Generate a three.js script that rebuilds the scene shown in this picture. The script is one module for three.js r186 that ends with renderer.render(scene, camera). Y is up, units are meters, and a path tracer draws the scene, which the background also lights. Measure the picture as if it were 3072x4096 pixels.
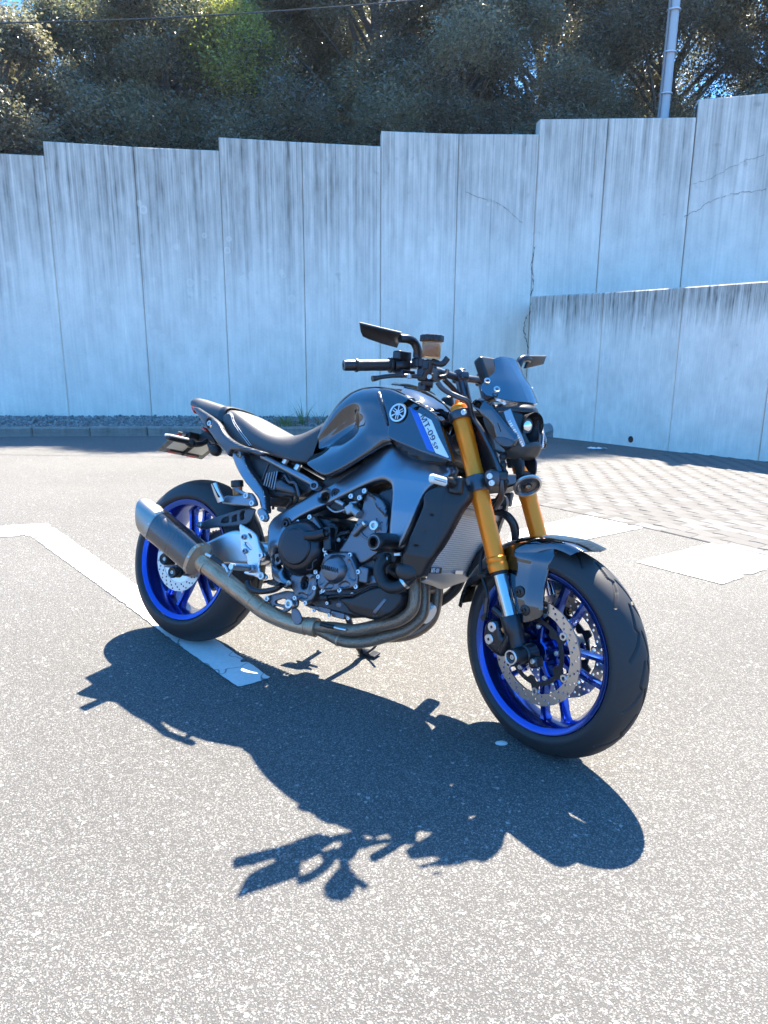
import * as THREE from 'three';
import { mergeGeometries, mergeVertices, toCreasedNormals } from 'three/addons/utils/BufferGeometryUtils.js';
import { RoundedBoxGeometry } from 'three/addons/geometries/RoundedBoxGeometry.js';
import { TextGeometry } from 'three/addons/geometries/TextGeometry.js';
import { FontLoader } from 'three/addons/loaders/FontLoader.js';
import { ImprovedNoise } from 'three/addons/math/ImprovedNoise.js';

// ---------- camera, sky, sun, exposure ----------
const scene = new THREE.Scene();
const FOCAL = 2821.7, PITCH = 0.2352, ROLL = 0.0057, EYE = 1.1328;
const camera = new THREE.PerspectiveCamera(2 * Math.atan(2048 / FOCAL) * 180 / Math.PI, 768 / 1024, 0.05, 400);
camera.rotation.order = 'YXZ';
camera.rotation.set(-PITCH, 0, ROLL);
camera.position.set(0, EYE, 0);
camera.updateMatrixWorld(true);
const renderer = new THREE.WebGLRenderer({ antialias: true });
renderer.setSize(768, 1024);
renderer.toneMapping = THREE.LinearToneMapping;
renderer.toneMappingExposure = 7.8;
renderer.shadowMap.enabled = true;
const SUN = new THREE.Vector3(0.159, 0.811, -0.563).normalize();
const sun = new THREE.DirectionalLight(new THREE.Color().setRGB(1.0, 0.90, 0.76), 3.6);
sun.position.copy(SUN).multiplyScalar(40);
sun.castShadow = true; sun.shadow.radius = 1;
sun.shadow.mapSize.set(4096, 4096);
Object.assign(sun.shadow.camera, { left: -22, right: 22, top: 22, bottom: -22, near: 1, far: 90 });
scene.add(sun, sun.target);

function rng(seed) { let s = seed >>> 0; return () => { s = (s + 0x6D2B79F5) | 0; let t = Math.imul(s ^ (s >>> 15), 1 | s); t = (t + Math.imul(t ^ (t >>> 7), 61 | t)) ^ t; return ((t ^ (t >>> 14)) >>> 0) / 4294967296; }; }
const noise = new ImprovedNoise();
const nz = (x, y, z = 0) => noise.noise(x, y, z);
const fbm = (x, y, z = 0, o = 4) => { let a = 0.5, f = 1, s = 0; for (let i = 0; i < o; i++) { s += a * noise.noise(x * f, y * f, z + i * 7.3); a *= 0.5; f *= 2.03; } return s; };
const clamp = (v, a = 0, b = 1) => Math.min(b, Math.max(a, v));
const smooth = (a, b, v) => { const t = clamp((v - a) / (b - a)); return t * t * (3 - 2 * t); };
const lerp = (a, b, t) => a + (b - a) * t;

{ // clear summer sky: deep blue overhead, paler low down, a wide bright zone of air round the sun
  const w = 256, h = 128, data = new Float32Array(w * h * 4);
  for (let j = 0; j < h; j++) for (let i = 0; i < w; i++) {
    const lat = (j + 0.5) / h * Math.PI - Math.PI / 2, lon = ((i + 0.5) / w - 0.5) * 2 * Math.PI;
    const d = new THREE.Vector3(Math.cos(lat) * Math.cos(lon), Math.sin(lat), Math.cos(lat) * Math.sin(lon));
    const y = Math.max(0, d.y), c = clamp(d.dot(SUN), -1, 1), k = Math.pow(1 - y, 2), hz = Math.pow(1 - y, 9);
    const glow = 0.07 * Math.pow(Math.max(0, c), 6) + 0.30 * Math.pow(Math.max(0, c), 60);
    const o = (j * w + i) * 4;
    data[o] = lerp(lerp(0.014, 0.030, k), 0.120, hz) + glow * 0.95;
    data[o + 1] = lerp(lerp(0.096, 0.134, k), 0.200, hz) + glow * 0.97;
    data[o + 2] = lerp(lerp(0.265, 0.330, k), 0.320, hz) + glow;
    data[o + 3] = 1;
  }
  const t = new THREE.DataTexture(data, w, h, THREE.RGBAFormat, THREE.FloatType);
  t.mapping = THREE.EquirectangularReflectionMapping; t.magFilter = t.minFilter = THREE.LinearFilter; t.needsUpdate = true;
  scene.background = t; scene.environment = t;
}

// ---------- measuring the photograph: a pixel gives a ray, the ground or a part's own plane gives the distance ----------
const ZM = { a: [1300, 1200, 1000 / 1659], b: [500, 1550, 900 / 1659], c: [1000, 1850, 1000 / 1659], d: [1750, 1900, 950 / 1659], e: [1100, 1500, 850 / 1659], f: [500, 1900, 600 / 1659], g: [1850, 2150, 800 / 1659], h: [1750, 1550, 500 / 1382], i: [1350, 1250, 600 / 1659], j: [1850, 1350, 400 / 1361], k: [600, 1580, 500 / 1659], l: [900, 1750, 500 / 1659], m: [1050, 2000, 600 / 1659], n: [1350, 1900, 650 / 1659], o: [900, 2250, 1000 / 1659], p: [1900, 2400, 400 / 1659], D: [0, 0, 3072 / 1659], S: [0, 0, 1] };
function rayDir(zm, x, y) {
  const q = ZM[zm], px = q[0] + q[2] * x, py = q[1] + q[2] * y;
  return new THREE.Vector3((px - 1536) / FOCAL, (2048 - py) / FOCAL, -1).applyQuaternion(camera.quaternion);
}
const EYEP = camera.position.clone();
const SLOPE = 0.04, SL0 = 4.5;
const groundY = (x, z) => { const t = -z - SL0; const e = 0.6; return -SLOPE * (t > e ? t : t < -e ? 0 : (t + e) * (t + e) / (4 * e)); };
function onGround(zm, x, y, lift = 0) {
  const d = rayDir(zm, x, y); let t = (lift - EYE) / d.y;
  for (let i = 0; i < 40; i++) { const p = EYEP.clone().addScaledVector(d, t); t = (groundY(p.x, p.z) + lift - EYE) / d.y; }
  return EYEP.clone().addScaledVector(d, t);
}
function onVertical(zm, x, y, at) { // height of a pixel on the vertical line above a plan position
  const d = rayDir(zm, x, y), t = Math.hypot(at.x, at.z) / Math.hypot(d.x, d.z);
  return EYE + d.y * t;
}

// ---------- helpers ----------
const taken = new Map();
function numbered(name) { const n = taken.get(name) || 0; taken.set(name, n + 1); return n ? name + '_' + String(n).padStart(3, '0') : name; }
function shadows(o) { o.castShadow = true; o.receiveShadow = true; return o; }
function mesh(name, geo, mat, parent, kind) {
  const m = shadows(new THREE.Mesh(geo, mat)); m.name = parent === scene ? numbered(name) : name;
  if (kind) m.userData.kind = kind;
  parent.add(m); return m;
}
function group(name, label, category, grp) { const g = new THREE.Group(); g.name = numbered(name); g.userData = { label, category }; if (grp) g.userData.group = grp; scene.add(g); return g; }
function tag(o, label, category, grp) { o.userData.label = label; o.userData.category = category; if (grp) o.userData.group = grp; return o; }
function plain(g) { // same attributes everywhere so that geometries merge
  let q = g.index ? g.toNonIndexed() : g;
  if (!q.attributes.normal) q.computeVertexNormals();
  if (!q.attributes.uv) q.setAttribute('uv', new THREE.BufferAttribute(new Float32Array(q.attributes.position.count * 2), 2));
  for (const k of Object.keys(q.attributes)) if (!['position', 'normal', 'uv'].includes(k)) q.deleteAttribute(k);
  q.morphAttributes = {}; return q;
}
const merge = (...gs) => { const l = gs.flat(9).map(plain); return l.length === 1 ? l[0] : mergeGeometries(l); };
function std(r, g, b, rough, metal = 0, extra = {}) {
  const { clearcoat, transmission, sheen } = extra;
  const M = clearcoat || transmission || sheen || extra.anisotropy ? THREE.MeshPhysicalMaterial : THREE.MeshStandardMaterial;
  const m = new M({ roughness: rough, metalness: metal, ...extra }); m.color.setRGB(r, g, b); return m;
}
function tex(w, h, fn, { srgb = true, rep = true, single = false } = {}) {
  const d = new Uint8Array(w * h * 4);
  for (let j = 0; j < h; j++) for (let i = 0; i < w; i++) {
    const c = fn(i / w, j / h, i, j), o = (j * w + i) * 4;
    if (typeof c === 'number') { const v = clamp(c) * 255; d[o] = d[o + 1] = d[o + 2] = v; } else for (let k = 0; k < 3; k++) d[o + k] = clamp(srgb ? lin2s(c[k]) : c[k]) * 255;
    d[o + 3] = 255;
  }
  const t = new THREE.DataTexture(d, w, h); if (srgb) t.colorSpace = THREE.SRGBColorSpace;
  t.wrapS = t.wrapT = rep ? THREE.RepeatWrapping : THREE.ClampToEdgeWrapping; t.magFilter = THREE.LinearFilter; t.minFilter = THREE.LinearMipmapLinearFilter; t.generateMipmaps = true; t.needsUpdate = true; return t;
}
function lin2s(v) { v = clamp(v); return v <= 0.0031308 ? v * 12.92 : 1.055 * Math.pow(v, 1 / 2.4) - 0.055; }
const font = await new FontLoader().loadAsync('fonts/droid/droid_sans_bold.typeface.json');

// ---------- ground ----------
// worn asphalt: pale aggregate chips in a darker binder
const ASZ = 1.3;
const asphaltH = new Float32Array(2048 * 2048), asphaltC = new Float32Array(2048 * 2048);
{
  const R = rng(11), N = 2048;
  asphaltH.fill(0.25);
  const binder = new Float32Array(N * N);
  for (let i = 0; i < N * N; i++) binder[i] = R();
  asphaltC.fill(-1);
  const put = (cx, cy, r, tone, h) => {
    const e = 0.6 + R() * 0.4, a = R() * 3.14, ca = Math.cos(a), sa = Math.sin(a), k1 = R() * 6.28, n = Math.ceil(r * 1.3);
    for (let y = -n; y <= n; y++) for (let x = -n; x <= n; x++) {
      const u = (x * ca + y * sa) / r, v = (-x * sa + y * ca) / (r * e), q = Math.hypot(u, v), t = Math.atan2(v, u);
      const lim = 1 - 0.16 * Math.sin(3 * t + k1) - 0.1 * Math.sin(5 * t + 2 * k1);
      if (q < lim) { const i = ((cy + y + N) & (N - 1)) * N + ((cx + x + N) & (N - 1)); asphaltC[i] = tone; asphaltH[i] = h * (1 - 0.35 * q * q); }
    }
  };
  for (let k = 0; k < 230000; k++) { const r = 1.0 + Math.pow(R(), 2.8) * 3.0; const p = R(); put((R() * N) | 0, (R() * N) | 0, r, p < 0.10 ? 0.42 + R() * 0.16 : p < 0.8 ? 0.24 + R() * 0.12 : 0.15 + R() * 0.08, 0.55 + R() * 0.4); }
  for (let k = 0; k < 450; k++) put((R() * N) | 0, (R() * N) | 0, 4 + R() * 4.5, 0.42 + R() * 0.2, 0.9);
  for (let i = 0; i < N * N; i++) if (asphaltC[i] < 0) asphaltC[i] = 0.075 + 0.10 * binder[i];
}
const asphaltMap = tex(2048, 2048, (u, v, i, j) => { const c = asphaltC[j * 2048 + i]; return [c * 0.405, c * 0.394, c * 0.368]; });
const asphaltBump = tex(2048, 2048, (u, v, i, j) => asphaltH[j * 2048 + i], { srgb: false });
const M = {};
M.asphalt = new THREE.MeshStandardMaterial({ map: asphaltMap, bumpMap: asphaltBump, bumpScale: 0.0022, roughness: 0.92, vertexColors: true });
function sheet(poly, lift, cell, colour, uvs = 1) { // a polygon laid on the terrain, cut on a grid, uv in metres
  return gridCut(poly, cell, (x, z, v) => [x, groundY(x, z) + lift, z], colour, uvs);
}
function insideDist(pt, poly) { // signed distance, positive inside
  let d = Infinity, c = false; const [x, y] = pt;
  for (let i = 0, j = poly.length - 1; i < poly.length; j = i++) {
    const [xi, yi] = poly[i], [xj, yj] = poly[j], ex = xj - xi, ey = yj - yi, t = clamp(((x - xi) * ex + (y - yi) * ey) / (ex * ex + ey * ey || 1e-12));
    const dx = x - xi - t * ex, dy = y - yi - t * ey; d = Math.min(d, dx * dx + dy * dy);
    if ((yi > y) !== (yj > y) && x < (xj - xi) * (y - yi) / (yj - yi) + xi) c = !c;
  }
  return (c ? 1 : -1) * Math.sqrt(d);
}
function cutCells(sdf, x0, x1, y0, y1, cell) { // cells of a grid clipped to sdf > 0: vertices, triangles and rim segments
  const nx = Math.max(1, Math.ceil((x1 - x0) / cell)), ny = Math.max(1, Math.ceil((y1 - y0) / cell)), dx = (x1 - x0) / nx, dy = (y1 - y0) / ny;
  const val = new Float32Array((nx + 1) * (ny + 1));
  for (let j = 0; j <= ny; j++) for (let i = 0; i <= nx; i++) { let v = sdf(x0 + i * dx, y0 + j * dy); if (Math.abs(v) < cell * 0.02) v = v < 0 ? -cell * 0.02 : cell * 0.02; val[j * (nx + 1) + i] = v; }
  const verts = [], key = new Map(), tris = [], rim = [];
  const get = (k, x, y, d) => { let n = key.get(k); if (n === undefined) { n = verts.length; verts.push([x, y, d]); key.set(k, n); } return n; };
  const NN = (nx + 1) * (ny + 1);
  for (let j = 0; j < ny; j++) for (let i = 0; i < nx; i++) {
    const ids = [j * (nx + 1) + i, j * (nx + 1) + i + 1, (j + 1) * (nx + 1) + i + 1, (j + 1) * (nx + 1) + i];
    const c = ids.map(k => val[k]);
    if (c.every(v => v < 0)) continue;
    const pts = ids.map(k => [x0 + (k % (nx + 1)) * dx, y0 + Math.floor(k / (nx + 1)) * dy]);
    const loop = [], cross = [];
    for (let e = 0; e < 4; e++) {
      const f = (e + 1) % 4;
      if (c[e] > 0) loop.push(get(ids[e], pts[e][0], pts[e][1], c[e]));
      if ((c[e] > 0) !== (c[f] > 0)) {
        const t = c[e] / (c[e] - c[f]), a = Math.min(ids[e], ids[f]), b = Math.max(ids[e], ids[f]);
        const n = get(NN + a * 4 + (b - a === 1 ? 0 : 1), lerp(pts[e][0], pts[f][0], t), lerp(pts[e][1], pts[f][1], t), 0);
        loop.push(n); cross.push([n, c[e] > 0]);
      }
    }
    for (let k = 1; k < loop.length - 1; k++) tris.push([loop[0], loop[k], loop[k + 1]]);
    if (cross.length === 2) { const out = cross.find(q => q[1]), inn = cross.find(q => !q[1]); rim.push([out[0], inn[0]]); }
    else if (cross.length === 4) for (let q = 0; q < 4; q++) if (cross[q][1]) rim.push([cross[q][0], cross[(q + 1) % 4][0]]);
  }
  return { verts, tris, rim };
}
function gridCut(poly, cell, place, colour, uvs = 1) {
  const xs = poly.map(p => p[0]), ys = poly.map(p => p[1]);
  const { verts, tris } = cutCells((x, y) => insideDist([x, y], poly), Math.min(...xs) - 1e-4, Math.max(...xs) + 1e-4, Math.min(...ys) - 1e-4, Math.max(...ys) + 1e-4, cell);
  const g = new THREE.BufferGeometry(), pos = [], uv = [], col = [], idx = [];
  for (const v of verts) { const p = place(v[0], v[1], v[2]); pos.push(...p); uv.push(v[0] * uvs, v[1] * uvs); if (colour) col.push(...colour(v[0], v[1])); }
  for (const t of tris) idx.push(t[0], t[2], t[1]);
  g.setAttribute('position', new THREE.Float32BufferAttribute(pos, 3)); g.setAttribute('uv', new THREE.Float32BufferAttribute(uv, 2));
  if (colour) g.setAttribute('color', new THREE.Float32BufferAttribute(col, 3));
  g.setIndex(idx); g.computeVertexNormals(); return g;
}
const worn = (x, z) => { const v = 1.12 + 0.28 * fbm(x * 0.7, z * 0.7, 3) + 0.16 * fbm(x * 3.1, z * 3.1, 9); const o = smooth(0.22, 0.5, fbm(x * 1.6 + 5, z * 1.6, 31)); return [v * (1 + 0.01 * o), v, v * (1 - 0.03 * o)]; };
{
  const g = new THREE.PlaneGeometry(1, 1, 1, 1);
  const far = [[-60, 6], [60, 6], [60, -60], [-60, -60]];
  const fine = gridCut([[-7, 2], [7, 2], [7, -13], [-7, -13]], 0.16, (x, z) => [x, groundY(x, z), z], worn, 1 / ASZ);
  mesh('parking_ground', fine, M.asphalt, scene, 'structure');
  const outer = [[[-60, 40], [60, 40], [60, 2], [-60, 2]], [[-60, 2], [-7, 2], [-7, -13], [-60, -13]], [[7, 2], [60, 2], [60, -13], [7, -13]]];
  mesh('parking_ground_apron', merge2(outer.map(p => gridCut(p, 2.5, (x, z) => [x, groundY(x, z), z], worn, 1 / ASZ))), M.asphalt, scene, 'structure');
}
function merge2(gs) { const l = gs.map(g => g.toNonIndexed()); return mergeGeometries(l); }
const speck = (seed, base, amp, tint) => tex(256, 256, (u, v) => { const n = fbm(u * 8, v * 8, seed) * 0.6 + nz(u * 60, v * 60, seed) * 0.5 + nz(u * 120, v * 120, seed + 3) * 0.4; const c = base * (1 + amp * n); return [c * tint[0], c * tint[1], c * tint[2]]; });

// ---------- painted bay markings ----------
{
  const crackT = tex(512, 512, (u, v) => { const a = Math.abs(fbm(u * 5, v * 5, 2)), b = Math.abs(fbm(u * 3 + 9, v * 3, 5)); const k = smooth(0.0, 0.02, a) * smooth(0, 0.012, b); const g = 0.60 + 0.07 * fbm(u * 26, v * 26, 1) + 0.05 * nz(u * 90, v * 90, 3); const c = lerp(0.07, g, clamp(0.1 + k)); return [c, c * 0.99, c * 0.95]; });
  M.paint = new THREE.MeshStandardMaterial({ map: crackT, bumpMap: asphaltBump, bumpScale: 0.0016, roughness: 0.7 });
  const lines = [
    ['white painted bay line with a bend, running under the rear tyre', [['D', -160, 1142], ['D', 0, 1137], ['D', 103, 1132], ['D', 287, 1260], ['D', 440, 1366], ['D', 585, 1466], ['D', 515, 1487], ['D', 370, 1383], ['D', 270, 1306], ['D', 65, 1158], ['D', 0, 1161], ['D', -170, 1166]]],
    ['wide white painted dash beside the paving edge, partly behind the front fork', [['S', 2338, 2063], ['S', 2575, 2113], ['S', 2324, 2164], ['S', 2020, 2180], ['S', 2045, 2128]]],
    ['wide white painted block with cracked paint beyond the front tyre', [['S', 2543, 2250], ['S', 2868, 2169], ['S', 3190, 2236], ['S', 2889, 2339]]],
    ['short white painted dash seen between the fork legs', [['S', 1985, 1992], ['S', 2050, 1984], ['S', 2098, 2018], ['S', 2030, 2034]]],
  ];
  for (const [label, pts] of lines) {
    const poly = pts.map(q => { const p = onGround(...q); return [p.x, p.z]; });
    const xs = poly.map(p => p[0]), ys = poly.map(p => p[1]);
    const { verts, tris } = cutCells((x, y) => insideDist([x, y], poly) + 0.010 * fbm(x * 14, y * 14, 4) + 0.004 * nz(x * 90, y * 90, 4) - 0.05 * smooth(0.23, 0.38, fbm(x * 9, y * 9, 17)), Math.min(...xs) - 0.03, Math.max(...xs) + 0.03, Math.min(...ys) - 0.03, Math.max(...ys) + 0.03, 0.012);
    const g = new THREE.BufferGeometry(), pos = [], uv = [], idx = [];
    for (const v of verts) { pos.push(v[0], groundY(v[0], v[1]) + 0.004, v[1]); uv.push(v[0] / ASZ, v[1] / ASZ); }
    for (const t of tris) idx.push(t[0], t[2], t[1]);
    g.setAttribute('position', new THREE.Float32BufferAttribute(pos, 3)); g.setAttribute('uv', new THREE.Float32BufferAttribute(uv, 2)); g.setIndex(idx); g.computeVertexNormals();
    const m = mesh('bay_marking', g, M.paint, scene, 'structure'); m.userData.label = label;
  }
}
// ---------- block paving by the right-hand wall ----------
{
  const pmats = [[0.088, [1.03, 1, 0.95]], [0.098, [1.03, 1, 0.96]], [0.08, [1.04, 1, 0.94]], [0.105, [1.02, 1, 0.97]]].map(([b, t], i) => new THREE.MeshStandardMaterial({ map: speck(20 + i, b, 0.28, t), roughness: 0.93 }));
  const e0 = onGround('S', 2239, 2038), e1 = onGround('S', 2783, 2159);
  const ux = new THREE.Vector3(e1.x - e0.x, 0, e1.z - e0.z).normalize(), uz = new THREE.Vector3(ux.z, 0, -ux.x); // uz points away from the camera
  const bed = [[-1.6, 0.0], [6.5, 0.0], [6.5, 7.5], [-1.6, 7.5]].map(([a, b]) => [e0.x + ux.x * a + uz.x * b, e0.z + ux.z * a + uz.z * b]);
  const pv = mesh('block_paving', gridCut(bed, 0.25, (x, z) => [x, groundY(x, z) + 0.003, z], null, 2), std(0.065, 0.061, 0.056, 0.95), scene, 'structure');
  const L = 0.225, Wd = 0.1125, A = 0.016, gap = 0.0035;
  function block(len, wid, zig) {
    const out = [], n = zig ? 4 : 1;
    const zg = k => zig ? A * (k % 2 ? 1 : 0) : 0;
    for (let k = 0; k <= n; k++) out.push([len * k / n, zg(k)]);
    for (let k = n; k >= 0; k--) out.push([len * k / n, wid + zg(k)]);
    const cx = len / 2, cy = wid / 2 + (zig ? A / 2 : 0);
    const ring = (ins, h) => out.map(([x, y]) => [cx + (x - cx) * (1 - ins * 2 / len), h, -(cy + (y - cy) * (1 - ins * 2 / wid))]);
    const rings = [ring(gap / 2, -0.01), ring(gap / 2, 0.010), ring(gap / 2 + 0.004, 0.0135)], pos = [], uv = [];
    const tri = (a, b, c) => { for (const p of [a, b, c]) { pos.push(...p); uv.push(p[0] * 3, p[2] * 3); } };
    const N = out.length;
    for (let r = 0; r < 2; r++) for (let k = 0; k < N; k++) { const a = rings[r][k], b = rings[r][(k + 1) % N], c = rings[r + 1][(k + 1) % N], d = rings[r + 1][k]; tri(a, b, c); tri(a, c, d); }
    const top = rings[2], h = n + 1;
    for (let k = 0; k < n; k++) { const a = top[k], b = top[k + 1], c = top[N - 2 - k], d = top[N - 1 - k]; tri(a, b, c); tri(a, c, d); }
    const g = new THREE.BufferGeometry(); g.setAttribute('position', new THREE.Float32BufferAttribute(pos, 3)); g.setAttribute('uv', new THREE.Float32BufferAttribute(uv, 2)); g.computeVertexNormals(); return g;
  }
  const zigB = block(L, Wd, true), edgeB = block(0.2, 0.1, false), R = rng(5), spots = [];
  for (let k = -7; k < 32; k++) spots.push([k * 0.2, 0.0, edgeB]);
  for (let r = 0; r < 56; r++) for (let k = -7; k < 27; k++) spots.push([k * L + (r % 2 ? L / 2 : 0), 0.104 + r * Wd, zigB]);
  const list = [], P = new THREE.Vector3();
  for (const [a, b, g] of spots) {
    const x = e0.x + ux.x * a + uz.x * b, z = e0.z + ux.z * a + uz.z * b, y = groundY(x, z) - 0.0065 + (R() - 0.5) * 0.003;
    P.set(x, y, z).project(camera);
    list.push({ x, y, z, g, m: pmats[(R() * 4) | 0], t: [(R() - 0.5) * 0.012, (R() - 0.5) * 0.01], vis: Math.abs(P.x) < 1.03 && Math.abs(P.y) < 1, d: Math.hypot(x, z) });
  }
  const ang = Math.atan2(-ux.z, ux.x), slope = q => (groundY(q.x, q.z - 0.1) - groundY(q.x, q.z + 0.1)) / -0.2;
  const seen = list.filter(q => q.vis).sort((a, b) => a.d - b.d);
  const near = new Set(seen.slice(0, 295)), rest = seen.slice(295);
  const mat4 = q => new THREE.Matrix4().makeTranslation(q.x, q.y, q.z).multiply(new THREE.Matrix4().makeRotationX(Math.atan(slope(q)) + q.t[0])).multiply(new THREE.Matrix4().makeRotationY(ang + q.t[1]));
  for (const q of near) { const b = mesh('paver', q.g, q.m, pv); b.applyMatrix4(mat4(q)); }
  mesh('far_pavers', merge(rest.map(q => plain(q.g.clone()).applyMatrix4(mat4(q)))), pmats[1], pv, 'stuff');
}
// ---------- concrete ----------
function wallTex(seed, topDark, depth, blotch, W = 512, H = 512) { // u along the wall, v up; weather streaks run down from the coping
  const R = rng(seed), spots = []; for (let k = 0; k < blotch; k++) spots.push([R(), 0.45 + 0.45 * R() * R(), 0.005 + R() * 0.007, R()]);
  const col = [];
  for (let i = 0; i < W; i++) { const u = i / W; col.push([0.55 + 0.9 * fbm(u * 46, seed, 1) + 0.5 * nz(u * 230, seed, 2), 0.5 + 0.8 * fbm(u * 12, seed, 6) + 0.5 * fbm(u * 90, seed + 2, 6), nz(u * 150, seed, 8)]); }
  return tex(W, H, (u, v, i, j) => {
    const d = 1 - v, [a, b, c] = col[i];
    const reach = depth * (0.35 + 0.9 * clamp(b));
    let dark = clamp(a) * smooth(reach, reach * 0.15, d + 0.05 * nz(u * 120, v * 9, seed)) * topDark * (0.75 + 0.6 * fbm(u * 80, v * 14, seed + 4));
    let t = 0.76 + 0.16 * fbm(u * 9, v * 5, seed + 11) + 0.10 * fbm(u * 30, v * 18, seed + 17) + 0.06 * nz(u * 190, v * 7, seed + 3) + 0.035 * nz(u * 330, v * 240, seed) + 0.03 * nz(u * 160, v * 120, seed + 1) + 0.05 * c * smooth(0.9, 0.1, d);
    t += 0.07 * smooth(0.18, 0.42, fbm(u * 60, v * 4, seed + 21));
    let k = t * (1 - clamp(dark));
    k *= 1 - 0.25 * smooth(0.30, 0.55, fbm(u * 26, v * 20, seed + 31)) * clamp(1.2 - d * 1.2);
    for (const s of spots) { const q = Math.hypot((u - s[0]) * 1.0, (v - s[1]) * 0.9) / s[2]; if (q < 1) k = lerp(k, 0.80, (s[3] < 0.5 ? 0.35 * smooth(0.45, 0.8, q) * smooth(1, 0.9, q) + 0.2 : 0.45 * smooth(1, 0.6, q))); }
    return [k * 1.12, k * 0.97, k * 0.80];
  });
}
const concBump = tex(512, 512, (u, v) => 0.5 + 0.25 * fbm(u * 30, v * 30, 4) + 0.2 * nz(u * 110, v * 110, 6) - 0.5 * smooth(0.62, 0.7, nz(u * 34, v * 34, 15)), { srgb: false });
function wallMat(seed, topDark, depth, blotch, W, H) { return new THREE.MeshStandardMaterial({ map: wallTex(seed, topDark, depth, blotch, W, H), bumpMap: concBump, bumpScale: 0.0025, roughness: 0.9 }); }
function slab(a, b, y0a, y0b, ya, yb, th, u0, u1, yTop, ySpan, bev = 0.014) {
  // upright panel from plan point a to b (front face seen from the camera side), sloping top; uv: u0..u1, v from the coping down
  const dir = new THREE.Vector3(b.x - a.x, 0, b.z - a.z), len = dir.length(); dir.normalize(); const n = new THREE.Vector3(-dir.z, 0, dir.x); // n faces the camera for a wall running to +x
  const P = (s, y, o) => [a.x + dir.x * s + n.x * o, y, a.z + dir.z * s + n.z * o];
  const top = s => lerp(ya, yb, s / len), bot = s => lerp(y0a, y0b, s / len);
  const pos = [], uv = [];
  const V = (s, h, o) => { const y = lerp(bot(s), top(s), h); return { p: P(s, y, o), t: [lerp(u0, u1, s / len), clamp(1 - (top(s) - y) / ySpan, 0.002, 0.998)] }; };
  const quad = (A, B, C, D) => { for (const q of [A, B, C, A, C, D]) { pos.push(...q.p); uv.push(...q.t); } };
  const g1 = 0.004, s0 = g1, s1 = len - g1, hb = 1 - bev / (ya - y0a);
  const W4 = [[s0 + bev, s1 - bev]];
  quad(V(s0 + bev, 0, 0), V(s1 - bev, 0, 0), V(s1 - bev, hb, 0), V(s0 + bev, hb, 0));
  quad(V(s0, 0, -bev), V(s0 + bev, 0, 0), V(s0 + bev, hb, 0), V(s0, 1, -bev));
  quad(V(s1 - bev, 0, 0), V(s1, 0, -bev), V(s1, 1, -bev), V(s1 - bev, hb, 0));
  quad(V(s0 + bev, hb, 0), V(s1 - bev, hb, 0), V(s1, 1, -bev), V(s0, 1, -bev));
  quad(V(s0, 1, -bev), V(s1, 1, -bev), V(s1, 1, -th), V(s0, 1, -th));
  quad(V(s0, 0, -th), V(s0, 0, -bev), V(s0, 1, -bev), V(s0, 1, -th));
  quad(V(s1, 0, -bev), V(s1, 0, -th), V(s1, 1, -th), V(s1, 1, -bev));
  quad(V(s1, 0, -th), V(s0, 0, -th), V(s0, 1, -th), V(s1, 1, -th));
  const g = new THREE.BufferGeometry(); g.setAttribute('position', new THREE.Float32BufferAttribute(pos, 3)); g.setAttribute('uv', new THREE.Float32BufferAttribute(uv, 2)); g.computeVertexNormals(); return g;
}
const WB = []; // plan points of the tall wall's joints
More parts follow.
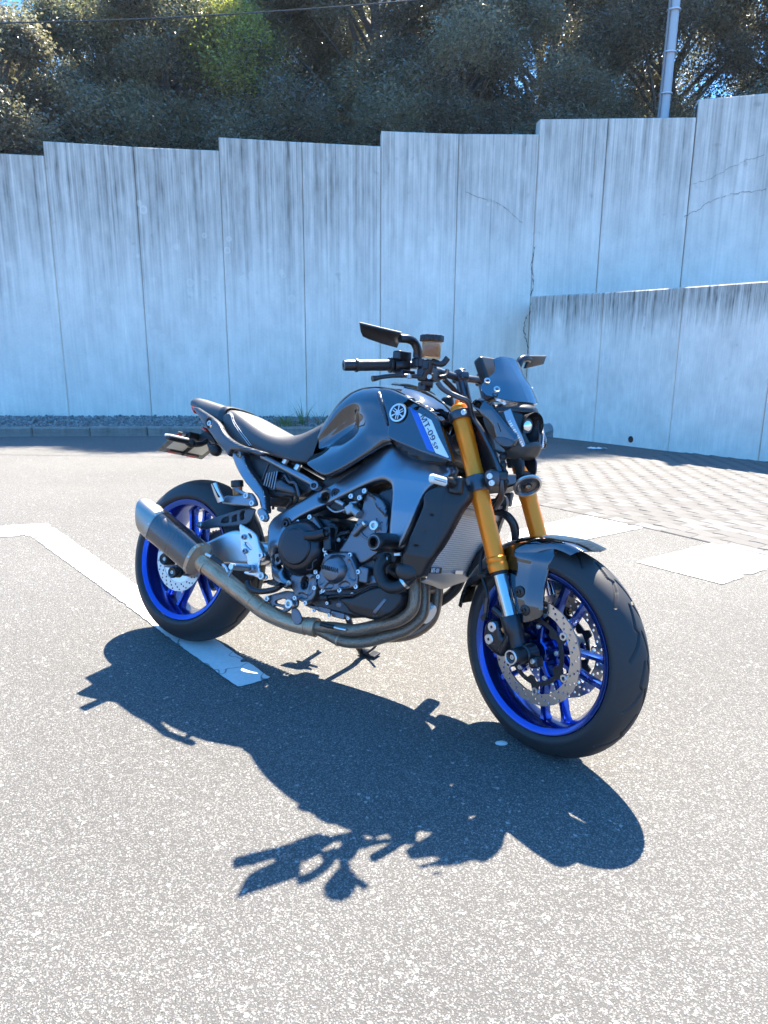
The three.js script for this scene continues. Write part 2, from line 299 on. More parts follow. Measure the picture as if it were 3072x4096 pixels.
{
  const wall = group('retaining_wall', 'tall curved grey concrete retaining wall of upright panels, streaked with weather, top in steps', 'wall');
  // joint: base pixel (photo px), then top pixel rows left and right of the joint
  const J = [[-560, 1676, 0, 322], [-150, 1677, 0, 328], [278, 1679, 336, 305], [608, 1681, 317, 317], [923, 1683, 325, 296], [1229, 1684, 307, 307], [1520, 1685, 316, 283], [1805, 1685, 289, 289], [2098, 1685, 290, 257], [2348, 1685, 256, 256], [2668, 1688, 255, 217], [3040, 1694, 203, 203], [3420, 1702, 190, 190]];
  const pts = J.map(q => onGround('S', q[0], q[1], 0.14)); WB.push(...pts);
  const topX = [-330, -110, 95, 290, 471, 655, 823, 998, 1170, 1308, 1487, 1672, 1880];
  const H = J.map((q, i) => [onVertical('D', topX[i], q[2] || q[3], pts[i]), onVertical('D', topX[i], q[3], pts[i])]);
  const mats = [wallMat(3, 0.95, 0.6, 30), wallMat(8, 0.95, 0.66, 70), wallMat(14, 0.8, 0.55, 30), wallMat(27, 0.78, 0.55, 4)];
  const jit = rng(77);
  for (let i = 0; i < pts.length - 1; i++) {
    const m = mats[[0, 0, 1, 1, 1, 1, 2, 2, 3, 3, 3, 3][i]], u0 = [0, .33, 0, .25, .5, .75, 0, .5, 0, .25, .5, .75][i];
    const off = (jit() - 0.5) * 0.012, dz = new THREE.Vector3(0, 0, off);
    mesh('panel', slab(pts[i].clone().add(dz), pts[i + 1].clone().add(dz), groundY(0, pts[i].z) - 0.3, groundY(0, pts[i + 1].z) - 0.3, H[i][1], H[i + 1][0], 0.22, u0, u0 + 0.25, 0, 5.2), m, wall);
  }
  // dark soil backing seen through the joints
  const back = [];
  for (let i = 0; i < pts.length - 1; i++) back.push(slab(pts[i].clone().add(new THREE.Vector3(0, 0, -0.045)), pts[i + 1].clone().add(new THREE.Vector3(0, 0, -0.045)), groundY(0, pts[i].z) - 0.3, groundY(0, pts[i + 1].z) - 0.3, Math.min(H[i][1], H[i + 1][0]) - 0.05, Math.min(H[i][1], H[i + 1][0]) - 0.05, 0.12, 0, 1, 0, 5.2));
  mesh('joint_filler', merge(back), std(0.05, 0.048, 0.045, 0.95), wall);
  // cracks: thin chipped grooves following the photograph
  M.crack = std(0.16, 0.15, 0.14, 0.95);
  const crack = (list, w) => { const q = list.map(([x, y]) => { const d = rayDir('D', x, y); let best = null; for (let i = 0; i < pts.length - 1; i++) { const a = pts[i], b = pts[i + 1], ex = b.x - a.x, ez = b.z - a.z, den = d.x * ez - d.z * ex; const t = (a.x * ez - a.z * ex) / den, p = EYEP.clone().addScaledVector(d, t), s = ((p.x - a.x) * ex + (p.z - a.z) * ez) / (ex * ex + ez * ez); if (s >= 0 && s <= 1) best = p; } return best; }).filter(Boolean).map(p => p.add(new THREE.Vector3(0, 0, 0.008))); if (q.length < 2) return; const c = new THREE.CatmullRomCurve3(q); const g = new THREE.TubeGeometry(c, q.length * 16, w * 0.6, 5); const pa = g.attributes.position; for (let i = 0; i < pa.count; i++) { const x = pa.getX(i), y = pa.getY(i); pa.setY(i, y + 0.05 * fbm(x * 9, y * 9, 2) + 0.02 * nz(x * 40, y * 40, 7)); pa.setX(i, x + 0.03 * nz(x * 22, y * 22, 5)); } g.computeVertexNormals(); mesh('crack', g, M.crack, wall); };
  crack([[1478, 470], [1490, 462], [1505, 455], [1520, 443], [1540, 432], [1565, 424], [1600, 416], [1630, 412], [1655, 409]], 0.0045);
  crack([[1482, 404], [1500, 396], [1530, 388], [1560, 372], [1600, 352], [1650, 334]], 0.003);
  crack([[1007, 415], [1030, 425], [1060, 433], [1085, 445], [1105, 462], [1128, 480]], 0.003);
  crack([[1157, 530], [1152, 550], [1148, 575], [1152, 610], [1146, 640]], 0.008);
  crack([[1146, 672], [1136, 690], [1131, 715], [1140, 745], [1144, 770]], 0.008);
}
{
  const wall = group('retaining_wall', 'lower grey concrete wall with black mildew along its top, standing before the tall wall', 'wall');
  const bp = [[2100, 1737], [2370, 1767], [2669, 1804], [3030, 1844], [3420, 1886]], tp = [[343, 262], [730, 241], [1178, 210], [1659, 172], [2180, 132]];
  const pts = bp.map(q => onGround('S', q[0], q[1])), y = pts.map((p, i) => { const d = rayDir('S', 1900 + 0.7065 * tp[i][0], 1000 + 0.7065 * tp[i][1]); return EYE + d.y * Math.hypot(p.x, p.z) / Math.hypot(d.x, d.z); });
  const mats = [wallMat(41, 1.1, 0.34, 0), wallMat(52, 1.15, 0.3, 0)];
  for (let i = 0; i < 4; i++) mesh('panel', slab(pts[i], pts[i + 1], groundY(0, pts[i].z) - 0.3, groundY(0, pts[i + 1].z) - 0.3, y[i], y[i + 1], 0.2, (i % 2) * 0.5, (i % 2) * 0.5 + 0.5, 0, y[i] - groundY(0, pts[i].z) + 0.1), mats[i >> 1], wall);
  mesh('joint_filler', merge(pts.slice(0, 4).map((p, i) => { const o = new THREE.Vector3(pts[i + 1].z - p.z, 0, -(pts[i + 1].x - p.x)).normalize().multiplyScalar(0.05); return slab(p.clone().add(o), pts[i + 1].clone().add(o), groundY(0, p.z) - 0.3, groundY(0, pts[i + 1].z) - 0.3, y[i] - 0.06, y[i + 1] - 0.06, 0.1, 0, 1, 0, 4); })), std(0.05, 0.048, 0.045, 0.95), wall);
  // end return of the lower wall, back to the tall wall
  const back = pts[0].clone().add(new THREE.Vector3(-pts[0].x / pts[0].z * 1.2 + 0.15, 0, -1.2));
  mesh('end_panel', slab(back, pts[0].clone().add(new THREE.Vector3(-0.006, 0, -0.03)), groundY(0, back.z) - 0.3, groundY(0, pts[0].z) - 0.3, y[0] - 0.004, y[0] - 0.004, 0.15, 0.1, 0.3, 0, 3), mats[0], wall);
  // weep holes with a short plastic pipe
  for (const [u, v] of [[882, 1072], [510, 243], [912, 222]]) {
    const d = rayDir('S', 1900 + 0.7065 * u, 1000 + 0.7065 * v); let hit = null, nn = null;
    for (let i = 0; i < 4; i++) { const a = pts[i], b = pts[i + 1], ex = b.x - a.x, ez = b.z - a.z, t = (a.x * ez - a.z * ex) / (d.x * ez - d.z * ex), p = EYEP.clone().addScaledVector(d, t), s = ((p.x - a.x) * ex + (p.z - a.z) * ez) / (ex * ex + ez * ez); if (s >= 0 && s < 1) { hit = p; nn = new THREE.Vector3(-ez, 0, ex).normalize(); } }
    if (v > 300) { const g = new THREE.LatheGeometry([[0.0001, 0.003], [0.03, 0.003], [0.034, 0.006], [0.042, 0.006], [0.044, 0.0]].map(q => new THREE.Vector2(...q)), 20); g.rotateX(Math.PI / 2); const m = mesh('weep_hole', g, std(0.012, 0.012, 0.012, 0.8), wall); m.position.copy(hit); m.lookAt(hit.clone().add(nn)); }
  }
  // soil terrace behind the lower wall
  const ter = new THREE.BufferGeometry(), tv = [], q = [...pts], far = [WB[8], WB[9], WB[10], WB[11], WB[12]];
  for (let i = 0; i < 4; i++) { const a = q[i], b = q[i + 1], c = far[i + 1], d = far[i], h = y[i] - 0.08, k = y[i + 1] - 0.08; tv.push(a.x, h, a.z - 0.05, b.x, k, b.z - 0.05, c.x, k, c.z, a.x, h, a.z - 0.05, c.x, k, c.z, d.x, h, d.z); }
  ter.setAttribute('position', new THREE.Float32BufferAttribute(tv, 3)); ter.computeVertexNormals(); ter.setAttribute('uv', new THREE.Float32BufferAttribute(new Float32Array(tv.length / 3 * 2), 2));
  mesh('soil_terrace', ter, std(0.09, 0.075, 0.055, 0.95), scene, 'structure');
}
// kerb, gravel strip
const stoneMat = new THREE.MeshStandardMaterial({ map: speck(60, 0.20, 0.5, [1, 0.99, 0.95]), roughness: 0.95 });
{
  const kb = group('kerb', 'dark weathered concrete kerb along the foot of the tall wall', 'kerb');
  const rows = [[-600, 1750], [-200, 1748], [200, 1746], [600, 1745], [1000, 1745], [1400, 1745], [1800, 1746], [2110, 1745]], pts = rows.map(q => onGround('S', q[0], q[1]));
  const curve = new THREE.CatmullRomCurve3(pts), n = 12, R = rng(3);
  const m = new THREE.MeshStandardMaterial({ map: wallTex(66, 0.5, 0.8, 0, 512, 256), bumpMap: concBump, bumpScale: 0.004, roughness: 0.95 }); m.color.setRGB(0.33, 0.33, 0.33);
  for (let i = 0; i < n; i++) { const a = curve.getPointAt(i / n), b = curve.getPointAt((i + 1) / n), o = (R() - 0.5) * 0.008; a.z += o; b.z += o; mesh('kerb_stone', slab(a, b, groundY(0, a.z) - 0.1, groundY(0, b.z) - 0.1, groundY(0, a.z) + 0.135 + o, groundY(0, b.z) + 0.135 + o, 0.13, i / n, (i + 1) / n, 0, 0.3, 0.02), m, kb); }
  // gravel bed: ground strip with stones
  const strip = [], S = 60; for (let i = 0; i < S; i++) { const a = curve.getPointAt(i / S), b = curve.getPointAt((i + 1) / S), h = 0.12; strip.push(a.x, groundY(0, a.z) + h, a.z - 0.1, b.x, groundY(0, b.z) + h, b.z - 0.1, b.x, groundY(0, b.z - 0.9) + h + 0.03, b.z - 1.6, a.x, groundY(0, a.z) + h, a.z - 0.1, b.x, groundY(0, b.z - 0.9) + h + 0.03, b.z - 1.6, a.x, groundY(0, a.z - 0.9) + h + 0.03, a.z - 1.6); }
  const g = new THREE.BufferGeometry(); g.setAttribute('position', new THREE.Float32BufferAttribute(strip, 3)); g.computeVertexNormals(); g.setAttribute('uv', new THREE.Float32BufferAttribute(new Float32Array(strip.length / 3 * 2), 2));
  mesh('gravel_bed', g, std(0.17, 0.16, 0.14, 0.95), scene, 'structure');
  const st = new THREE.IcosahedronGeometry(0.022, 0), pa = st.attributes.position; for (let i = 0; i < pa.count; i++) pa.setXYZ(i, pa.getX(i) * 1.2, pa.getY(i) * 0.75, pa.getZ(i));
  st.computeVertexNormals();
  const N = 9000, im = shadows(new THREE.InstancedMesh(st, stoneMat, N)); im.name = 'gravel'; im.userData = { kind: 'stuff', label: 'loose grey gravel between the kerb and the tall wall', category: 'gravel' };
  const mm = new THREE.Matrix4(), qq = new THREE.Quaternion(), e = new THREE.Euler(), c = new THREE.Color();
  for (let i = 0; i < N; i++) { const p = curve.getPointAt(R()), off = 0.12 + R() * 1.3; e.set(R() * 6, R() * 6, R() * 6); const s = 0.4 + R() * R() * 1.1; mm.compose(new THREE.Vector3(p.x, groundY(0, p.z) + 0.128 + off * 0.02, p.z - off), qq.setFromEuler(e), new THREE.Vector3(s, s, s)); im.setMatrixAt(i, mm); const k = 0.55 + R() * 0.9; im.setColorAt(i, c.setRGB(k, k, k * 0.97)); }
  scene.add(im);
}
// ---------- vegetation ----------
function leafSpray(R, n, len, spread, fat = 0.42) { // a spray of folded leaves
  const pos = [];
  for (let i = 0; i < n; i++) {
    const c = new THREE.Vector3(R() - 0.5, R() - 0.5, R() - 0.5).multiplyScalar(spread), up = new THREE.Vector3((R() - 0.5) * 1.9, 1, (R() - 0.5) * 1.9).normalize(), a = new THREE.Vector3(R() - 0.5, R() - 0.5, R() - 0.5).cross(up).normalize(), b = up.clone().cross(a), nn = up, l = len * (0.65 + R() * 0.7), w = l * fat * 0.5;
    const t = c.clone().addScaledVector(a, l), m1 = c.clone().addScaledVector(a, l * 0.45).addScaledVector(b, w).addScaledVector(nn, w * 0.35), m2 = c.clone().addScaledVector(a, l * 0.45).addScaledVector(b, -w).addScaledVector(nn, w * 0.35);
    for (const p of [c, m1, t, c, t, m2]) pos.push(p.x, p.y, p.z);
  }
  const g = new THREE.BufferGeometry(); g.setAttribute('position', new THREE.Float32BufferAttribute(pos, 3)); g.computeVertexNormals(); return g;
}
const leafMat = (r, g, b, coat = 1) => std(r, g, b, 0.97, 0, { transmission: 0.5, thickness: 0, clearcoat: coat, clearcoatRoughness: 0.28, side: THREE.DoubleSide });
const LM = [leafMat(0.12, 0.125, 0.060), leafMat(0.145, 0.142, 0.075), leafMat(0.165, 0.162, 0.09), std(0.27, 0.30, 0.06, 0.97, 0, { transmission: 0.5, thickness: 0, side: THREE.DoubleSide })];
M.bark = new THREE.MeshStandardMaterial({ map: speck(80, 0.12, 0.6, [1.05, 1, 0.9]), roughness: 0.95 });
const sprays = [leafSpray(rng(91), 64, 0.060, 0.52, 0.55), leafSpray(rng(92), 64, 0.056, 0.55, 0.55), leafSpray(rng(93), 56, 0.055, 0.42, 0.65)];
function taper(pts, r0, r1, seg = 8, n = 12) { const c = new THREE.CatmullRomCurve3(pts), g = new THREE.TubeGeometry(c, n, 1, seg); const p = g.attributes.position, q = new THREE.Vector3(); for (let i = 0; i <= n; i++) { const ct = c.getPointAt(i / n), r = lerp(r0, r1, i / n); for (let k = 0; k <= seg; k++) { const a = i * (seg + 1) + k; q.fromBufferAttribute(p, a).sub(ct).multiplyScalar(r).add(ct); p.setXYZ(a, q.x, q.y, q.z); } } g.computeVertexNormals(); return g; }
const hillY = (x, z) => 3.9 + clamp(-z - 12.3, 0, 60) * 0.10;
function tree(label, x, z, h, rx, clusters, seed, mi = 0, spray = 0, lowFrac = 0.12, grp = 'trees on the bank behind the tall wall', base = null) {
  const R = rng(seed), t = group('tree', label, 'tree', grp); const y0 = base ?? hillY(x, z) - 0.2; if (seed !== 201 && base === null) h = Math.min(h, 4.5 + (-z - 12) * 1.36 - y0 - 0.3); t.position.set(x, y0, z);
  const lobes = [], wood = [];
  const top = new THREE.Vector3((R() - 0.5) * 0.6, h * 0.8, (R() - 0.5) * 0.6);
  wood.push(taper([new THREE.Vector3(0, 0, 0), new THREE.Vector3((R() - 0.5) * 0.3, h * 0.3, (R() - 0.5) * 0.3), new THREE.Vector3((R() - 0.5) * 0.5, h * 0.55, (R() - 0.5) * 0.4), top], 0.16 + h * 0.008, 0.03));
  const nl = 46;
  for (let i = 0; i < nl; i++) {
    const f = lowFrac + (1 - lowFrac) * (i + R()) / nl, prof = Math.pow(Math.sin(Math.PI * clamp(0.16 + 0.8 * f, 0, 1)), 0.7), a = R() * 6.283, rr = rx * prof * (0.35 + 0.65 * Math.sqrt(R()));
    const c = new THREE.Vector3(Math.cos(a) * rr, h * f * 0.94, Math.sin(a) * rr), s = rx * (0.10 + 0.22 * R());
    lobes.push([c, s, 0.6 + R() * 0.9]);
    const b0 = new THREE.Vector3(0, Math.max(0.3, c.y - rr * 0.7 - 0.4), 0);
    wood.push(taper([b0, b0.clone().lerp(c, 0.5).add(new THREE.Vector3(0, 0.12, 0)), c], 0.055, 0.012, 5, 6));
  }
  mesh('trunk', merge(wood), M.bark, t);
  const im = shadows(new THREE.InstancedMesh(sprays[spray], LM[mi], clusters)); im.name = 'crown'; im.userData.kind = 'stuff';
  const mm = new THREE.Matrix4(), qq = new THREE.Quaternion(), e = new THREE.Euler(), col = new THREE.Color();
  for (let i = 0; i < clusters; i++) {
    const [c, s, tone] = lobes[(R() * nl) | 0], u = R() * 2 - 1, a = R() * 6.283, q = Math.sqrt(1 - u * u), rad = s * (0.25 + 0.85 * Math.pow(R(), 0.5));
    const p = new THREE.Vector3(c.x + rad * q * Math.cos(a), c.y + rad * u * 0.8, c.z + rad * q * Math.sin(a));
    e.set((R() - 0.5) * 0.9, R() * 6.3, (R() - 0.5) * 0.9); const k = 0.7 + R() * 0.6; mm.compose(p, qq.setFromEuler(e), new THREE.Vector3(k, k, k)); im.setMatrixAt(i, mm);
    const v = tone * (0.75 + R() * 0.5); im.setColorAt(i, col.setRGB(v * (0.95 + R() * 0.15), v, v * (0.85 + R() * 0.3)));
  }
  t.add(im); return t;
}
{ // bank
  const wz = x => { let i = 0; while (i < WB.length - 2 && WB[i + 1].x < x) i++; return lerp(WB[i].z, WB[i + 1].z, clamp((x - WB[i].x) / (WB[i + 1].x - WB[i].x))) - 0.25; };
  const g = gridCut([[-34, 0], [34, 0], [34, 44], [-34, 44]], 0.9, (x, s) => { const z = wz(x) - s; return [x, hillY(x, z) + 0.3 * fbm(x * 0.5, z * 0.5, 7) * smooth(0, 2, s) - 0.3 * smooth(1, 0, s), z]; }, null, 1);
  g.index.array.reverse(); g.computeVertexNormals();
  mesh('hillside', g, std(0.05, 0.042, 0.03, 0.95), scene, 'structure');
}
tree('round glossy leaved bush at the step in the wall top, catching sunlight', -6.55, -13.3, 2.45, 1.5, 1500, 201, 2, 2, 0.05);
tree('grey green spreading tree at the left, with sky above it', -6.0, -17.0, 4.2, 2.5, 2720, 202, 0, 0);
tree('tall grey green tree with pale feathery crown beside the bright yellow green one', -3.3, -18.2, 6.3, 2.4, 2856, 203, 1, 0);
tree('low bushy tree between the spreading tree and the bright one', -4.2, -15.4, 3.9, 2.2, 2040, 204, 0, 1);
tree('bright yellow green backlit tree', -2.8, -14.6, 3.3, 0.85, 300, 205, 3, 1, 0.55);
tree('dense dark tree behind the middle of the wall', -0.3, -17.0, 7.4, 2.7, 2992, 206, 0, 0);
tree('pale drooping tree with fine foliage over the wall', 1.4, -15.2, 5.0, 1.8, 2040, 207, 2, 1);
tree('very tall dark tree reaching beyond the top beside the pole', 3.6, -17.8, 9.5, 3.3, 3536, 208, 0, 0);
tree('dark leafy tree right behind the slim pole', 5.9, -16.4, 7.2, 2.3, 2448, 209, 1, 1);
tree('huge dark tree at the right, beyond the pole', 9.3, -17.0, 9.5, 3.2, 3264, 210, 0, 0);
tree('dull green tree at the far left with sky beside it', -11.4, -19.5, 3.4, 2.7, 1768, 211, 0, 0);
tree('hazy pale tree standing far behind the others', -0.6, -23.5, 9.0, 3.4, 2176, 212, 2, 0);
tree('hazy dark tree standing far behind the spreading one', -8.2, -23.0, 4.3, 3.0, 1768, 213, 1, 0);
tree('dark tree far behind, filling the gap right of the middle', 4.6, -23.5, 10.5, 4.2, 2312, 214, 0, 0);
tree('dark tree far behind at the right end', 11.5, -22.0, 10.0, 4.0, 1904, 215, 0, 0);
tree('low dark shrub below the bright yellow green tree', -2.2, -14.3, 1.7, 1.2, 700, 216, 0, 1, 0.05);
tree('low dark shrub behind the middle step of the wall', 0.6, -14.2, 1.8, 1.3, 800, 217, 0, 1, 0.05);
tree('low dark shrub left of the slim pole', 3.2, -14.3, 2.0, 1.2, 800, 218, 1, 1, 0.05);
tree('low dark shrub right of the slim pole', 7.4, -14.1, 2.0, 1.3, 700, 219, 0, 1, 0.05);
tree('low dark shrub beside the round glossy bush', -4.6, -14.2, 1.5, 1.2, 600, 220, 0, 1, 0.05);
{ // slim pole and overhead wire
  const at = new THREE.Vector3(0, 0, -13.2), d = rayDir('D', 1425, 253); at.x = d.x / d.z * at.z; at.z = -13.2;
  const yb = onVertical('D', 1425, 253, at), y1 = yb + 3.4, at2 = new THREE.Vector3(at.x + 0.10, 0, at.z);
  const t = group('utility_pole', 'slim pale grey metal pole with a conduit, rising behind the tall wall', 'pole');
  t.position.set(at.x, 0, at.z);
  const r = 0.088, lean = 0.035;
  const col = new THREE.CylinderGeometry(r * 0.82, r, y1 - 2.5, 24); col.translate(0, (y1 + 2.5) / 2, 0); col.rotateZ(-lean * 0.4);
  mesh('shaft', col, std(0.45, 0.44, 0.43, 0.55, 0.2), t);
  const cd = new THREE.CylinderGeometry(0.02, 0.02, y1 - 2.5, 12); cd.translate(-r - 0.012, (y1 + 2.5) / 2, 0.03); cd.rotateZ(-lean * 0.4); mesh('conduit', cd, std(0.22, 0.21, 0.2, 0.6), t);
  for (let k = 0; k < 4; k++) { const b = new THREE.TorusGeometry(r * 0.96 + 0.008, 0.010, 6, 24); b.rotateX(Math.PI / 2); b.scale(1.12, 1.6, 1.12); b.translate(-0.008, yb + 0.35 + k * 0.62, 0); b.rotateZ(-lean * 0.4); mesh('band', b, std(0.6, 0.6, 0.6, 0.4, 0.6), t); }
  const P = (x, y, z) => { const q = rayDir('D', x, y); return EYEP.clone().addScaledVector(q, z / q.z); };
  const c = new THREE.CatmullRomCurve3([P(-300, 58, -12.4), P(0, 50, -12.4), P(300, 41, -12.3), P(600, 24, -12.2), P(900, 0, -12.1), P(1250, -40, -12.0)]);
  tag(mesh('overhead_wire', new THREE.TubeGeometry(c, 60, 0.011, 8), std(0.05, 0.05, 0.05, 0.6), scene), 'thin dark overhead wire crossing in front of the trees', 'wire');
}
function tuft(label, base, n, len, seed, spread, mat, upright = 0.6) {
  const R = rng(seed), pos = [];
  for (let i = 0; i < n; i++) {
    const a = R() * 6.283, l = len * (0.5 + R() * 0.7), out = new THREE.Vector3(Math.cos(a), 0, Math.sin(a)), s = new THREE.Vector3(-out.z, 0, out.x), o = out.clone().multiplyScalar(R() * spread), w = 0.006 + R() * 0.004; let prev = null;
    for (let k = 0; k <= 4; k++) { const t = k / 4, p = o.clone().addScaledVector(out, l * (1 - upright) * t * t * 1.6).add(new THREE.Vector3(0, l * (t * 0.95 - t * t * (1 - upright) * 0.7), 0)), ww = w * (1 - t * 0.95), A = p.clone().addScaledVector(s, ww), B = p.clone().addScaledVector(s, -ww); if (prev) for (const q of [prev[0], prev[1], B, prev[0], B, A]) pos.push(q.x, q.y, q.z); prev = [A, B]; }
  }
  const g = new THREE.BufferGeometry(); g.setAttribute('position', new THREE.Float32BufferAttribute(pos, 3)); g.computeVertexNormals();
  const m = group('grass_tuft', label, 'weed', 'weeds at the foot of the walls'); mesh('blades', g, mat, m, 'stuff'); m.position.copy(base); return m;
}
{
  const gm = std(0.13, 0.19, 0.05, 0.95, 0, { transmission: 0.3, thickness: 0, side: THREE.DoubleSide }), dry = std(0.16, 0.15, 0.09, 0.95, 0, { transmission: 0.2, thickness: 0, side: THREE.DoubleSide });
  tuft('green grass tuft growing in the gravel behind the seat', onGround('D', 618, 921, 0.13), 90, 0.26, 1, 0.22, gm, 0.55);
  tuft('tall thin grass stems behind the seat, right of the green tuft', onGround('D', 655, 919, 0.13), 26, 0.5, 2, 0.12, gm, 0.7);
  tuft('wispy dry grass just behind the fuel tank', onGround('D', 690, 920, 0.13), 30, 0.36, 3, 0.2, dry, 0.5);
  tuft('small dry weed clump on the gravel left of the tail', onGround('D', 88, 912, 0.13), 60, 0.16, 4, 0.3, dry, 0.5);
  tuft('small weed on the gravel near the second wall joint', onGround('D', 222, 914, 0.13), 22, 0.12, 5, 0.08, dry, 0.6);
  tuft('thin weed sprouting at the corner of the lower wall by the flyscreen', onGround('D', 1150, 935).add(new THREE.Vector3(-0.05, 0.62, 0.1)), 12, 0.55, 6, 0.02, gm, 0.72);
  tuft('short weeds along the foot of the lower wall', onGround('D', 1240, 945), 50, 0.1, 8, 0.25, dry, 0.5);
  const R = rng(31);
  for (const [x, y, s, l] of [[1196, 944, 0.17, 'broken lump of dark concrete at the foot of the lower wall']]) {
    const g = new THREE.IcosahedronGeometry(s, 3), p = g.attributes.position; for (let i = 0; i < p.count; i++) { const v = new THREE.Vector3().fromBufferAttribute(p, i), k = 1 + 0.5 * fbm(v.x * 9, v.y * 9, v.z * 9) ; p.setXYZ(i, v.x * k * 1.4, v.y * k * 0.9, v.z * k); } g.computeVertexNormals();
    const b = onGround('D', x, y); b.y += s * 0.45; b.z -= 0.1; tag(mesh('concrete_lump', g, stoneMat, scene), l, 'rubble').position.copy(b);
  }
  const lp = onGround('D', 1290, 972), lg = new THREE.PlaneGeometry(0.24, 0.09, 10, 4), pp = lg.attributes.position; for (let i = 0; i < pp.count; i++) pp.setZ(i, 0.028 * Math.abs(nz(pp.getX(i) * 22, pp.getY(i) * 30, 3)) + 0.006); lg.rotateX(-Math.PI / 2); lg.computeVertexNormals();
  lp.y += 0.012; tag(mesh('paper_scrap', lg, std(0.7, 0.7, 0.68, 0.8, 0, { side: THREE.DoubleSide }), scene), 'crumpled white scrap lying on the paving before the lower wall', 'litter').position.copy(lp);
  const sg = new THREE.IcosahedronGeometry(0.011, 1), sp = sg.attributes.position; for (let i = 0; i < sp.count; i++) sp.setXYZ(i, sp.getX(i) * 1.7 * (1 + 0.3 * nz(i, 2, 3)), sp.getY(i) * 0.5, sp.getZ(i)); sg.computeVertexNormals();
  const s1 = tag(mesh('stone_chip', sg, std(0.55, 0.53, 0.5, 0.9), scene), 'pale stone chip lying in the shadow by the front tyre', 'stone'); s1.position.copy(onGround('D', 1083, 1608)).y = 0.004;
}

// ---------- motorcycle: frame of reference (x forward, y up, z to the rider's right, origin under the rear axle) ----------
const HEAD = -0.5702, LEAN = 0.2831, STEER = -0.3687, PIV = 0.075, RAKE = 25 * Math.PI / 180, TRAIL = 0.108, BASE = 1.43, RFW = 0.300, RRW = 0.3145;
const bike = group('motorcycle', 'black naked motorcycle with blue wheels and gold fork legs, leaning on its side stand', 'motorcycle');
const mT = (x, y, z) => new THREE.Matrix4().makeTranslation(x, y, z);
const bikeM = mT(-0.7601, 0, -2.5811).multiply(new THREE.Matrix4().makeRotationY(HEAD)).multiply(mT(0, PIV, 0)).multiply(new THREE.Matrix4().makeRotationX(-LEAN)).multiply(mT(0, -PIV, 0));
bike.applyMatrix4(bikeM);
const bikeI = bikeM.clone().invert();
const axP = new THREE.Vector3(BASE + TRAIL, 0, 0), axD = new THREE.Vector3(-Math.sin(RAKE), Math.cos(RAKE), 0);
const steerM = mT(axP.x, 0, 0).multiply(new THREE.Matrix4().makeRotationAxis(axD, STEER)).multiply(mT(-axP.x, 0, 0));
const steerI = steerM.clone().invert();
const v3 = (a) => a.isVector3 ? a.clone() : new THREE.Vector3(...a);
function unp(zm, x, y, z, st) {
  const A = EYEP.clone().applyMatrix4(bikeI), C = EYEP.clone().add(rayDir(zm, x, y)).applyMatrix4(bikeI);
  if (st) { A.applyMatrix4(steerI); C.applyMatrix4(steerI); }
  const f = typeof z === 'function' ? z : () => z; let p = A.clone().lerp(C, (0.1 - A.z) / (C.z - A.z));
  for (let i = 0; i < 12; i++) p = A.clone().lerp(C, (f(p.x, p.y) - A.z) / (C.z - A.z));
  return p;
}
const B = (zm, x, y, z = 0.1) => unp(zm, x, y, z, false), S = (zm, x, y, z = 0.1) => unp(zm, x, y, z, true);
const PB = (list, z) => list.map(q => { const p = B(q[0], q[1], q[2], z); return [p.x, p.y]; });
const PS = (list, z) => list.map(q => { const p = S(q[0], q[1], q[2], z); return [p.x, p.y]; });
const Q = (zm, ...xy) => { const o = []; for (let i = 0; i < xy.length; i += 2) o.push([zm, xy[i], xy[i + 1]]); return o; };
const chaikin = (p, n = 1) => { for (let k = 0; k < n; k++) { const o = []; for (let i = 0; i < p.length; i++) { const a = p[i], b = p[(i + 1) % p.length]; o.push([a[0] * 0.75 + b[0] * 0.25, a[1] * 0.75 + b[1] * 0.25], [a[0] * 0.25 + b[0] * 0.75, a[1] * 0.25 + b[1] * 0.75]); } p = o; } return p; };
const mir = g => { const q = plain(g.clone()); const p = q.attributes.position, n = q.attributes.normal, u = q.attributes.uv; for (let i = 0; i < p.count; i++) { p.setZ(i, -p.getZ(i)); n.setZ(i, -n.getZ(i)); } for (let i = 0; i < p.count; i += 3) for (const at of [p, n, u]) { const s = at.itemSize; for (let k = 0; k < s; k++) { const t = at.array[(i + 1) * s + k]; at.array[(i + 1) * s + k] = at.array[(i + 2) * s + k]; at.array[(i + 2) * s + k] = t; } } return q; };
const both = g => merge(g, mir(g));
const crease = (g, deg = 40) => { const q = g.index ? g.toNonIndexed() : g; q.scale(2000, 2000, 2000); const r = toCreasedNormals(q, deg * Math.PI / 180); r.scale(0.0005, 0.0005, 0.0005); return r; }; // the welding step works in hundredths of a unit, so weld at a larger scale
